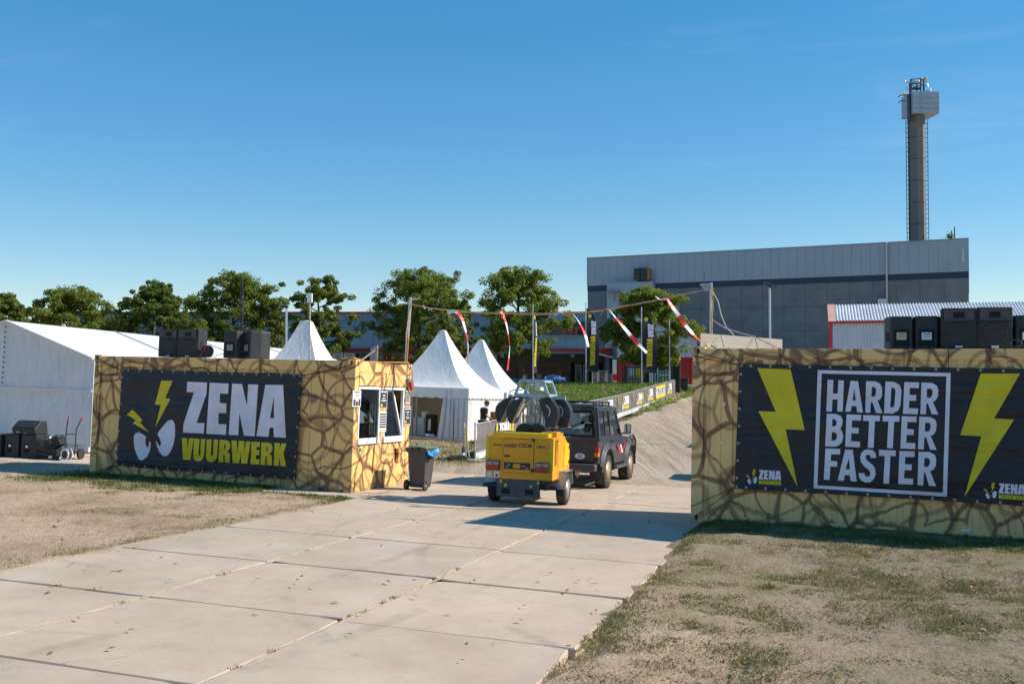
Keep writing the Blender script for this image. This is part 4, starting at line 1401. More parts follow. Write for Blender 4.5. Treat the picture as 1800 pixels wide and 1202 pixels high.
HB={'boltL':[[(0.95,2.255),(1.418,2.24),(1.618,1.378),(1.355,1.383),(1.525,0.572),(0.971,1.632),(1.216,1.629)]],'boltR':[[(3.885,2.208),(4.355,2.213),(4.041,1.609),(4.28,1.605),(3.675,0.551),(3.886,1.37),(3.63,1.377)]],'box':[[(1.791,2.234),(3.517,2.211),(3.462,0.545),(1.742,0.565)],[(1.845,2.186),(3.463,2.165),(3.412,0.595),(1.793,0.609)]],'H1':[[(1.925,2.1),(2.003,2.097),(1.997,1.906),(2.063,1.905),(2.069,2.093),(2.143,2.092),(2.129,1.655),(2.055,1.655),(2.061,1.822),(1.992,1.823),(1.984,1.651),(1.909,1.654)]],'A1':[[(2.233,2.088),(2.331,2.085),(2.397,1.65),(2.321,1.65),(2.31,1.733),(2.245,1.733),(2.234,1.655),(2.162,1.655)],[(2.281,1.985),(2.301,1.813),(2.26,1.814)]],'R1':[[(2.439,2.087),(2.558,2.084),(2.622,2.052),(2.647,1.991),(2.645,1.889),(2.622,1.836),(2.585,1.819),(2.654,1.645),(2.568,1.645),(2.521,1.795),(2.5,1.797),(2.493,1.648),(2.427,1.648)],[(2.513,2.007),(2.547,2.006),(2.568,1.978),(2.566,1.91),(2.547,1.873),(2.506,1.872)]],'D1':[[(2.69,2.085),(2.803,2.08),(2.872,2.04),(2.897,1.961),(2.882,1.757),(2.851,1.684),(2.781,1.644),(2.671,1.643)],[(2.766,2.0),(2.802,1.998),(2.819,1.96),(2.806,1.767),(2.792,1.733),(2.751,1.727)]],'E1':[[(2.933,2.08),(3.121,2.078),(3.117,1.999),(3.004,2.002),(3.0,1.907),(3.085,1.904),(3.081,1.825),(2.996,1.825),(2.989,1.724),(3.106,1.722),(3.101,1.641),(2.914,1.645)]],'R2':[[(3.15,2.078),(3.283,2.073),(3.34,2.041),(3.362,1.981),(3.356,1.891),(3.327,1.835),(3.292,1.816),(3.361,1.646),(3.277,1.648),(3.232,1.792),(3.212,1.794),(3.205,1.646),(3.135,1.646)],[(3.22,1.996),(3.272,1.993),(3.291,1.964),(3.286,1.912),(3.265,1.871),(3.216,1.873)]],'B2':[[(1.916,1.621),(2.037,1.618),(2.103,1.594),(2.129,1.544),(2.125,1.475),(2.099,1.416),(2.125,1.36),(2.137,1.303),(2.119,1.222),(2.071,1.174),(2.016,1.16),(1.895,1.16)],[(1.991,1.545),(2.026,1.543),(2.048,1.519),(2.046,1.472),(2.027,1.444),(1.987,1.443)],[(1.985,1.362),(2.027,1.361),(2.053,1.33),(2.049,1.277),(2.027,1.246),(1.977,1.244)]],'E2':[[(2.18,1.617),(2.375,1.615),(2.371,1.535),(2.254,1.536),(2.25,1.435),(2.343,1.433),(2.339,1.353),(2.245,1.355),(2.241,1.244),(2.36,1.242),(2.356,1.164),(2.163,1.164)]],'T2':[[(2.401,1.613),(2.62,1.612),(2.617,1.533),(2.553,1.533),(2.536,1.162),(2.461,1.161),(2.478,1.533),(2.399,1.533)]],'T3':[[(2.654,1.613),(2.869,1.612),(2.867,1.533),(2.802,1.534),(2.783,1.167),(2.709,1.167),(2.728,1.534),(2.652,1.534)]],'E3':[[(2.899,1.611),(3.089,1.611),(3.084,1.533),(2.97,1.534),(2.966,1.437),(3.053,1.435),(3.049,1.357),(2.961,1.358),(2.955,1.25),(3.071,1.248),(3.069,1.167),(2.881,1.169)]],'R3':[[(3.122,1.612),(3.26,1.609),(3.318,1.58),(3.338,1.522),(3.332,1.433),(3.305,1.377),(3.264,1.353),(3.337,1.167),(3.255,1.168),(3.208,1.329),(3.185,1.33),(3.177,1.167),(3.104,1.166)],[(3.196,1.532),(3.244,1.531),(3.264,1.502),(3.26,1.449),(3.241,1.412),(3.19,1.411)]],'F4':[[(1.9,1.133),(2.098,1.131),(2.093,1.053),(1.975,1.053),(1.971,0.958),(2.059,0.957),(2.055,0.879),(1.967,0.88),(1.956,0.693),(1.879,0.692)]],'A4':[[(2.163,1.127),(2.263,1.126),(2.316,0.689),(2.236,0.689),(2.225,0.771),(2.16,0.772),(2.147,0.692),(2.066,0.692)],[(2.213,1.008),(2.227,0.853),(2.168,0.853)]],'S4':[[(2.461,1.141),(2.526,1.13),(2.562,1.091),(2.568,1.023),(2.5,1.024),(2.487,1.06),(2.457,1.068),(2.432,1.049),(2.436,1.006),(2.466,0.973),(2.526,0.93),(2.554,0.875),(2.562,0.796),(2.537,0.727),(2.487,0.686),(2.43,0.681),(2.372,0.708),(2.344,0.763),(2.344,0.808),(2.415,0.807),(2.43,0.767),(2.462,0.76),(2.49,0.782),(2.492,0.82),(2.468,0.864),(2.414,0.903),(2.371,0.958),(2.361,1.025),(2.376,1.087),(2.414,1.125)]],'T4':[[(2.607,1.138),(2.823,1.139),(2.82,1.061),(2.753,1.06),(2.736,0.681),(2.662,0.68),(2.681,1.059),(2.605,1.058)]],'E4':[[(2.869,1.132),(3.063,1.136),(3.058,1.057),(2.944,1.057),(2.937,0.956),(3.027,0.955),(3.023,0.877),(2.933,0.877),(2.927,0.765),(3.043,0.764),(3.039,0.684),(2.853,0.683)]],'R4':[[(3.11,1.135),(3.249,1.134),(3.312,1.103),(3.332,1.044),(3.326,0.955),(3.299,0.899),(3.254,0.879),(3.329,0.679),(3.241,0.679),(3.196,0.85),(3.176,0.851),(3.169,0.679),(3.097,0.68)],[(3.185,1.054),(3.232,1.053),(3.254,1.025),(3.25,0.968),(3.229,0.933),(3.178,0.933)]],'cloth':[[(0.692,2.327),(4.401,2.277),(4.384,0.474),(0.64,0.501)]],'mid':[[(1.281,2.301),(2.353,2.27),(3.488,2.269),(2.051,0.502),(3.44,0.491)]],'logoL':[[(0.792,0.776),(1.295,0.8),(1.297,0.587),(0.794,0.561)]],'logoR':[[(3.907,0.762),(4.389,0.778),(4.387,0.564),(3.906,0.547)]]}
# outlines above: prints of the two banners, metres across and up on the container front
LCM = Matrix(((0.9443, 0.3278, 0.0295, -8.7071), (-0.3285, 0.9441, 0.0264, 19.9523), (-0.0192, -0.0346, 0.9992, -2.2981 + EYE), (0, 0, 0, 1)))
RCM = Matrix(((0.9305, 0.3654, 0.0262, 2.6383), (-0.3662, 0.9295, 0.0428, 14.3607), (-0.0087, -0.0494, 0.9987, -2.2525 + EYE), (0, 0, 0, 1)))
CL, CW, CH = 6.06, 2.44, 2.555


def container_frame(root, mt, post=0.16, top=0.215, bot=0.10, casting=True):
    for x0 in (0, CL - post):
        for y0 in (0, CW - post):
            MB().box(x0, x0 + post, y0, y0 + post, 0.005, CH - 0.02).build('corner_post', mt, root, bevel=0.012)
            if casting:
                for z0, z1 in ((-0.012, 0.105), (CH - 0.118, CH + 0.012)):
                    q = MB()
                    a, b_ = x0 - 0.004, x0 + post + 0.012
                    if x0 > 0:
                        a, b_ = x0 - 0.012, x0 + post + 0.004
                    c_, d_ = (y0 - 0.004, y0 + post + 0.012) if y0 == 0 else (y0 - 0.012, y0 + post + 0.004)
                    q.box(a, b_, c_, d_, z0, z1)
                    cst = q.build('corner_casting', mt, root, bevel=0.008)
                    xm, zm = x0 + post / 2, (z0 + z1) / 2
                    h = MB()
                    yy = (c_ - 0.003, c_ + 0.02) if y0 == 0 else (d_ - 0.02, d_ + 0.003)
                    h.prism([(xm + 0.022 * math.cos(k * 0.524), zm + 0.042 * math.sin(k * 0.524)) for k in range(12)], 'y', *yy)
                    h.build('casting_hole', M['black_matt'], cst)
                    h = MB()
                    xx = (a - 0.003, a + 0.02) if x0 == 0 else (b_ - 0.02, b_ + 0.003)
                    ym = y0 + post / 2
                    h.prism([(ym + 0.022 * math.cos(k * 0.524), zm + 0.042 * math.sin(k * 0.524)) for k in range(12)], 'x', *xx)
                    h.build('casting_hole', M['black_matt'], cst)
    for y0 in (0.006, CW - 0.086):
        MB().box(post, CL - post, y0, y0 + 0.08, CH - top, CH - 0.012).build('top_rail', mt, root, bevel=0.008)
        MB().box(post, CL - post, y0, y0 + 0.08, 0.0, bot).build('bottom_rail', mt, root, bevel=0.008)
    for x0 in (0.006, CL - 0.086):
        MB().box(x0, x0 + 0.08, post, CW - post, CH - top, CH - 0.012).build('top_rail', mt, root, bevel=0.008)
        MB().box(x0, x0 + 0.08, post, CW - post, 0.0, bot).build('bottom_rail', mt, root, bevel=0.008)
    MB().box(0.086, CL - 0.086, 0.086, CW - 0.086, CH - 0.11, CH - 0.05).build('roof_sheet', M['kick'], root)
    MB().box(0.086, CL - 0.086, 0.086, CW - 0.086, 0.02, 0.09).build('floor', M['wood_floor'], root)


# ---- left: ticket kiosk
lc = thing('kiosk_container', 'yellow container kiosk with brown sprayed veins and ticket windows in its sunlit end', 'container', LCM)
container_frame(lc, M['lc_paint'])
pw = (CL - 0.32) / 22
for k in range(22):
    MB().box(0.16 + k * pw + 0.004, 0.16 + (k + 1) * pw - 0.004, 0.032, 0.058, 0.102, CH - 0.217).build('panel', M['lc_paint'], lc, bevel=0.005)
MB().box(0.16, CL - 0.16, 0.0585, 0.08, 0.1, CH - 0.215).build('front_lining', M['lc_paint'], lc)
MB().box(0.16, CL - 0.16, CW - 0.07, CW - 0.03, 0.1, CH - 0.215).build('back_wall', M['lc_paint'], lc)
MB().box(0.03, 0.07, 0.16, CW - 0.16, 0.1, CH - 0.215).build('left_end_wall', M['lc_paint'], lc)
for x0 in (1.93, 3.94):
    MB().box(x0, x0 + 0.26, 0.001, 0.03, 0.004, 0.062).build('fork_pocket', M['black_matt'], lc)
# sunlit end: header boxes, mullions, lower boards, base plate
xe = CL
for y0, y1 in ((0.165, 1.165), (1.295, 2.18)):
    MB().box(xe - 0.06, xe + 0.012, y0, y1, 2.085, 2.335).build('shutter_box', M['lc_paint'], lc, bevel=0.006)
for y0, y1 in ((1.045, 1.235), (2.13, 2.28)):
    MB().box(xe - 0.07, xe - 0.012, y0, y1, 0.97, 2.075).build('mullion', M['lc_paint'], lc, bevel=0.006)
MB().box(xe - 0.07, xe - 0.02, 1.17, 1.29, 2.08, 2.335).build('mullion', M['lc_paint'], lc)
yb = [0.165, 0.46, 0.74, 1.02, 1.30, 1.55, 1.755]
for k in range(6):
    MB().box(xe - 0.07, xe - 0.014, yb[k] + 0.003, yb[k + 1] - 0.003, 0.105, 0.968).build('panel', M['lc_paint'], lc, bevel=0.005)
MB().box(xe - 0.07, xe - 0.014, 1.758, 1.985, 0.105, 0.535).build('panel', M['lc_paint'], lc, bevel=0.004)
MB().box(xe - 0.07, xe - 0.014, 1.758, 1.985, 0.835, 0.968).build('panel', M['lc_paint'], lc, bevel=0.004)
MB().box(xe - 0.07, xe - 0.014, 1.988, 2.28, 0.105, 0.968).build('panel', M['lc_paint'], lc, bevel=0.004)
MB().box(xe - 0.13, xe - 0.09, 1.70, 2.05, 0.45, 0.9).build('recess_back', M['lc_paint'], lc)
MB().box(xe - 0.03, xe + 0.03, 0.20, 1.66, -0.03, 0.085).build('base_plate', M['lc_paint'], lc, bevel=0.006)
MB().tube([(xe + 0.002, 0.32, 0.88), (xe - 0.02, 0.32, 0.88)], 0.035, 12).build('green_disc', M['green'], lc)
for y0, y1, tilt in ((0.17, 1.045, 0.0), (1.235, 2.125, 0.10)):
    w_ = bpy.data.objects.new('window', None)
    col.objects.link(w_)
    w_.parent = lc
    x0, x1 = xe - 0.05, xe + 0.006
    q = MB()
    q.box(x0, x1, y0, y0 + 0.045, 1.09, 2.07).box(x0, x1, y1 - 0.045, y1, 1.09, 2.07).box(x0, x1, y0 + 0.045, y1 - 0.045, 2.02, 2.07)
    q.build('frame', M['white'], w_, bevel=0.004)
    MB().box(x0, x1 + 0.02, y0, y1, 0.975, 1.09).build('sill', M['white'], w_, bevel=0.008)
    if tilt:
        q = MB()
        ya, yb_ = y0 + 0.06, y1 - 0.12
        q.beam((xe - 0.03, ya, 1.10), (xe - 0.16, ya - 0.02, 2.0), 0.045, 0.045, (0, 1, 0))
        q.beam((xe - 0.03, yb_ + 0.09, 1.10), (xe - 0.16, yb_ - 0.10, 2.0), 0.045, 0.045, (0, 1, 0))
        q.beam((xe - 0.16, ya, 2.0), (xe - 0.16, yb_ - 0.10, 2.0), 0.045, 0.045)
        q.build('open_sash', M['white'], w_)
        MB().face([(xe - 0.03, ya, 1.1), (xe - 0.03, yb_ + 0.09, 1.1), (xe - 0.16, yb_ - 0.1, 2.0), (xe - 0.16, ya, 2.0)]).build('pane', M['pane'], w_)
    else:
        MB().face([(xe - 0.02, y0 + 0.045, 1.09), (xe - 0.02, y1 - 0.045, 1.09), (xe - 0.02, y1 - 0.045, 2.02), (xe - 0.02, y0 + 0.045, 2.02)]).build('pane', M['pane'], w_)
q = MB()
for k in range(14):
    q.box(xe - 0.36 + 0.02 * (k % 2), xe - 0.35 + 0.02 * (k % 2), 1.30 + k * 0.055, 1.345 + k * 0.055, 1.1, 2.05)
q.build('blind', M['kick'], lc)
MB().box(xe - 0.75, xe - 0.25, 0.25, 2.1, 0.95, 1.0).build('counter', M['wood'], lc)
MB().box(xe - 1.9, xe - 1.88, 0.3, 0.9, 1.2, 1.75).build('notice_board', M['kick'], lc)


def print_on(root, name, keys, src, mt, y, fn=None):
    q = MB().polys([src[k] for k in keys], fn or (lambda u, v: (u, y, v)))
    return q.build(name, mt, root)


def banner(root, quad, ncol, nrow, eyelets, y=-0.03):
    """hemmed cloth with eyelets; quad TL, TR, BR, BL in (u, w)"""
    tl, tr_, br, bl = [Vector(p) for p in quad]
    q = MB()
    for side in (0, 1):
        k0 = len(q.v)
        for j in range(nrow + 1):
            for i in range(ncol + 1):
                s_, t_ = i / ncol, j / nrow
                p = (tl * (1 - s_) + tr_ * s_) * (1 - t_) + (bl * (1 - s_) + br * s_) * t_
                sag = 0.008 * math.sin(s_ * math.pi * ncol / 2) ** 2
                pz = p.y - (sag if j == 0 else 0) + (sag if j == nrow else 0)
                q.v.append((p.x, y + side * 0.004, pz))
        for j in range(nrow):
            for i in range(ncol):
                a = k0 + j * (ncol + 1) + i
                q.f.append((a, a + ncol + 1, a + ncol + 2, a + 1) if side == 0 else (a, a + 1, a + ncol + 2, a + ncol + 1))
    q.build('cloth', M['banner'], root)
    q = MB()
    e = MB()
    for p in eyelets:
        c = Vector((p[0], y - 0.004, p[1]))
        q.tube([c + Vector((0, 0.001, 0)), c + Vector((0, -0.004, 0))], 0.017, 10)
        e.tube([c + Vector((0, -0.003, 0)), c + Vector((0, -0.0052, 0))], 0.008, 8)
    q.build('eyelets', M['steel'], root)
    e.build('eyelet_holes', M['black_matt'], root)


def along(p, q_, n):
    return [(p[0] + (q_[0] - p[0]) * (k + 0.5) / n, p[1] + (q_[1] - p[1]) * (k + 0.5) / n) for k in range(n)]


def inset(quad, d):
    cx_ = sum(p[0] for p in quad) / 4
    cz_ = sum(p[1] for p in quad) / 4
    return [(p[0] + (d if p[0] < cx_ else -d), p[1] + (d if p[1] < cz_ else -d)) for p in quad]


b1 = thing('banner', 'black banner with big lilac-white ZENA over yellow VUURWERK and angry eyes', 'banner', LCM)
quad = ZV['cloth'][0]
qi = inset(quad, 0.03)
ey = along(qi[0], qi[1], 15) + along(qi[3], qi[2], 15) + along(qi[0], qi[3], 7) + along(qi[1], qi[2], 7) + qi
banner(b1, quad, 28, 8, ey)
print_on(b1, 'white_lettering', 'ZENA', ZV, M['print_white'], -0.034)
print_on(b1, 'yellow_lettering', ('v', 'u1', 'u2', 'r1', 'w', 'e', 'r2', 'k'), ZV, M['print_yellow'], -0.034)
for k in ('eye1', 'eye2'):
    print_on(b1, 'printed_eye', (k,), ZV, M['print_white'], -0.034)
for k in ('bolt1', 'bolt2'):
    print_on(b1, 'printed_bolt', (k,), ZV, M['print_yellow'], -0.034)
for p, q_ in (((0.76, 2.25), (0.09, 2.49)), ((0.74, 0.35), (0.02, 0.14)), ((0.74, 0.35), (0.10, 0.11)), ((4.9, 2.235), (5.97, 2.47)), ((4.9, 2.235), (5.97, 2.44)), ((4.86, 0.30), (5.93, 0.02)), ((0.76, 2.25), (0.10, 2.44))):
    MB().tube([(p[0], -0.036, p[1]), ((p[0] + q_[0]) / 2, -0.03, (p[1] + q_[1]) / 2 - 0.012), (q_[0], -0.012, q_[1])], 0.006, 5).build('tie_cord', M['cord_dark'], b1)

# ---- right container: ribbed walls
rc = thing('storage_container', 'ochre ribbed container with brown sprayed veins at the right of the gateway', 'container', RCM)
container_frame(rc, M['rc_paint'], post=0.17, top=0.165, bot=0.088)


def ribbed(x0, x1, y, s_):
    pts = []
    x = x0
    k = 0
    while x < x1:
        for dx, dy in ((0, 0), (0.076, 0), (0.088, 0.014), (0.160, 0.014)):
            if x + dx <= x1:
                pts.append((x + dx, y + s_ * dy))
        x += 0.172
    pts.append((x1, y))
    return pts


q = MB()
for pts, ax in ((ribbed(0.17, CL - 0.17, 0.03, 1), 'f'), (ribbed(0.17, CL - 0.17, CW - 0.03, -1), 'b')):
    for (xa, ya), (xb, yb_) in zip(pts, pts[1:]):
        q.face([(xa, ya, 0.088), (xb, yb_, 0.088), (xb, yb_, CH - 0.165), (xa, ya, CH - 0.165)])
for pts, x in ((ribbed(0.17, CW - 0.17, 0.03, 1), 0), (ribbed(0.17, CW - 0.17, CL - 0.03, -1), 1)):
    for (xa, ya), (xb, yb_) in zip(pts, pts[1:]):
        q.face([(ya, xa, 0.088), (yb_, xb, 0.088), (yb_, xb, CH - 0.165), (ya, xa, CH - 0.165)])
q.build('ribbed_wall', M['rc_paint'], rc)
for p, a, l in (((0.47, 1.72), 0.9, 0.06), ((0.44, 1.15), -0.7, 0.06), ((3.7, 0.11), 0.1, 0.10)):
    MB().box(-l / 2, l / 2, 0.024, 0.029, -0.011, 0.011, Matrix.Translation((p[0], 0, p[1])) @ Matrix.Rotation(-a, 4, 'Y')).build('tape_scrap', M['tape_white'], rc)

b2 = thing('banner', 'long black banner reading HARDER BETTER FASTER between two large yellow bolts', 'banner', RCM)
quad = [(0.692, 2.318), (4.60, 2.275), (4.55, 0.474), (0.64, 0.501)]
qi = inset(quad, 0.03)
ey = along(qi[0], qi[1], 14) + along(qi[3], qi[2], 14) + along(qi[0], qi[3], 7) + along(qi[1], qi[2], 7) + qi
banner(b2, quad, 28, 8, ey)
print_on(b2, 'printed_frame', ('box',), HB, M['print_white'], -0.034)
for nm in (('H1', 'A1', 'R1', 'D1', 'E1', 'R2'), ('B2', 'E2', 'T2', 'T3', 'E3', 'R3'), ('F4', 'A4', 'S4', 'T4', 'E4', 'R4')):
    print_on(b2, 'lettering', nm, HB, M['print_white'], -0.034)
for k in ('boltL', 'boltR'):
    print_on(b2, 'printed_bolt', (k,), HB, M['print_yellow'], -0.034)
_all = [p for k in ZV if k != 'cloth' for r in ZV[k] for p in r]
LX0, LX1 = min(p[0] for p in _all), max(p[0] for p in _all)       # extent of the whole emblem on the left banner
LZ0, LZ1 = min(p[1] for p in _all), max(p[1] for p in _all)


def logo(root, ox, oz, wd, y, mw, my, flip=1, mapper=None):
    sc_ = wd / (LX1 - LX0)
    fn = mapper or (lambda u, v: (ox + flip * (u - LX0) * sc_, y, oz + (v - LZ0) * sc_))
    a = MB().polys([ZV[k] for k in ('Z', 'E', 'N', 'A', 'eye1', 'eye2')], fn).build('emblem_white', mw, root)
    b_ = MB().polys([ZV[k] for k in ('v', 'u1', 'u2', 'r1', 'w', 'e', 'r2', 'k', 'bolt1', 'bolt2')], fn).build('emblem_yellow', my, root)
    return a, b_


logo(b2, 0.80, 0.575, 0.50, -0.034, M['print_white'], M['print_yellow'])
logo(b2, 3.905, 0.545, 0.50, -0.034, M['print_white'], M['print_yellow'])
for p, q_ in (((0.72, 2.29), (0.10, 2.48)), ((0.72, 2.29), (0.02, 2.42)), ((0.72, 2.29), (0.52, 2.56)), ((0.67, 0.53), (0.0, 0.20)), ((0.67, 0.53), (0.09, 0.07)),
             ((1.27, 2.28), (1.27, 2.56)), ((1.83, 2.275), (1.76, 2.56)), ((2.37, 2.27), (2.37, 2.56)), ((2.93, 2.265), (2.93, 2.56)), ((3.49, 2.26), (3.49, 2.56)), ((4.05, 2.255), (3.94, 2.56))):
    MB().tube([(p[0], -0.036, p[1]), ((p[0] + q_[0]) / 2, -0.03, (p[1] + q_[1]) / 2), (q_[0], -0.012, q_[1])], 0.005, 5).build('tie_cord', M['cord_dark'], b2)

# ---- notices on the kiosk end
def poster(label, y0, y1, z0, z1, x, face_mat, marks):
    t_ = thing('poster', label, 'poster', LCM)
    MB().box(x, x + 0.004, y0, y1, z0, z1).build('sheet', M['paper'], t_)
    MB().box(x + 0.004, x + 0.006, y0 + 0.015, y1 - 0.015, z0 + 0.012, z1 - 0.012).build('print', face_mat, t_)
    by = {}
    for (a, b_, c_, d_, mt) in marks:
        by.setdefault(mt, MB()).box(x + 0.006, x + 0.0075, y0 + (y1 - y0) * a, y0 + (y1 - y0) * b_, z0 + (z1 - z0) * c_, z0 + (z1 - z0) * d_)
    for mt, q in by.items():
        q.build('print_block', M[mt], t_)
    return t_


poster('white sheet with three dark boxes on the kiosk corner post', -0.10, 0.22, 1.69, 1.99, CL + 0.014, M['paper'],
       [(0.15, 0.85, 0.86, 0.93, 'ink'), (0.3, 0.72, 0.72, 0.76, 'ink'), (0.3, 0.7, 0.64, 0.67, 'ink'), (0.08, 0.34, 0.06, 0.46, 'ink'), (0.38, 0.66, 0.06, 0.32, 'ink'), (0.70, 0.93, 0.06, 0.46, 'ink'), (0.1, 0.3, 0.50, 0.53, 'yellow_print'), (0.42, 0.6, 0.36, 0.39, 'red'), (0.74, 0.92, 0.50, 0.53, 'red')])
poster('dark poster with white lines between the two kiosk windows, upper one', 1.02, 1.345, 1.63, 2.04, CL + 0.004, M['ink'],
       [(0.15, 0.85, 0.82, 0.89, 'paper'), (0.3, 0.7, 0.66, 0.71, 'paper'), (0.35, 0.65, 0.53, 0.58, 'paper'), (0.15, 0.85, 0.44, 0.47, 'paper'), (0.2, 0.8, 0.39, 0.41, 'paper'), (0.08, 0.92, 0.04, 0.11, 'orange'), (0.12, 0.35, 0.15, 0.27, 'yellow_print')])
poster('price list with yellow head between the two kiosk windows, lower one', 1.02, 1.335, 1.19, 1.60, CL + 0.004, M['paper'],
       [(0.06, 0.94, 0.90, 0.96, 'yellow_print'), (0.06, 0.94, 0.80, 0.88, 'ink'), (0.06, 0.94, 0.68, 0.76, 'ink'), (0.06, 0.94, 0.56, 0.64, 'ink'), (0.06, 0.94, 0.44, 0.52, 'ink'), (0.06, 0.94, 0.32, 0.40, 'ink'), (0.06, 0.94, 0.20, 0.28, 'ink'), (0.06, 0.94, 0.04, 0.10, 'yellow_print')])
poster('grey grid sheet right of the kiosk windows below the red plug', 2.19, 2.39, 1.73, 2.01, CL + 0.006, M['kick'],
       [(0.05 + 0.19 * i, 0.18 + 0.19 * i, 0.2 + 0.155 * j, 0.32 + 0.155 * j, 'ink') for i in range(5) for j in range(5)] + [(0.04, 0.96, 0.02, 0.11, 'orange')])
poster('dark poster with orange foot at the far edge of the kiosk end', 2.15, 2.45, 1.29, 1.69, CL + 0.010, M['ink'],
       [(0.12, 0.88, 0.84, 0.90, 'paper'), (0.3, 0.7, 0.68, 0.73, 'paper'), (0.4, 0.6, 0.55, 0.60, 'paper'), (0.22, 0.78, 0.42, 0.45, 'paper'), (0.25, 0.75, 0.36, 0.38, 'paper'), (0.08, 0.92, 0.04, 0.10, 'orange'), (0.12, 0.34, 0.14, 0.25, 'yellow_print')])

# red plug and orange cable hanging on the far post
pl_ = thing('power_plug', 'red power coupling hanging on the kiosk corner with orange cable', 'plug', LCM)
MB().tube([(CL + 0.05, 2.30, 2.22), (CL + 0.055, 2.31, 2.14), (CL + 0.06, 2.33, 2.03)], [0.035, 0.042, 0.030], 10).build('coupling', M['red'], pl_)
MB().box(CL + 0.006, CL + 0.07, 2.22, 2.33, 2.19, 2.27).build('socket_lid', M['steel'], pl_, bevel=0.006)
MB().tube([(CL + 0.06, 2.33, 2.03), (CL + 0.07, 2.42, 1.98), (CL + 0.07, 2.46, 2.06), (CL + 0.06, 2.40, 2.2), (CL + 0.05, 2.36, 2.45), (CL + 0.02, 2.25, 2.60), (CL - 0.2, 1.7, 2.58), (CL - 0.5, 1.2, 2.57)], 0.012, 6).build('cable', M['cable_orange'], pl_)
pl2 = thing('rope_scrap', 'orange rope loop lying on the kiosk roof corner', 'rope', LCM)
MB().tube([(5.6, 0.3, 2.58), (5.75, 0.2, 2.62), (5.95, 0.12, 2.60), (6.0, 0.3, 2.58), (5.9, 0.6, 2.57)], 0.012, 6).build('loop', M['cable_orange'], pl2)

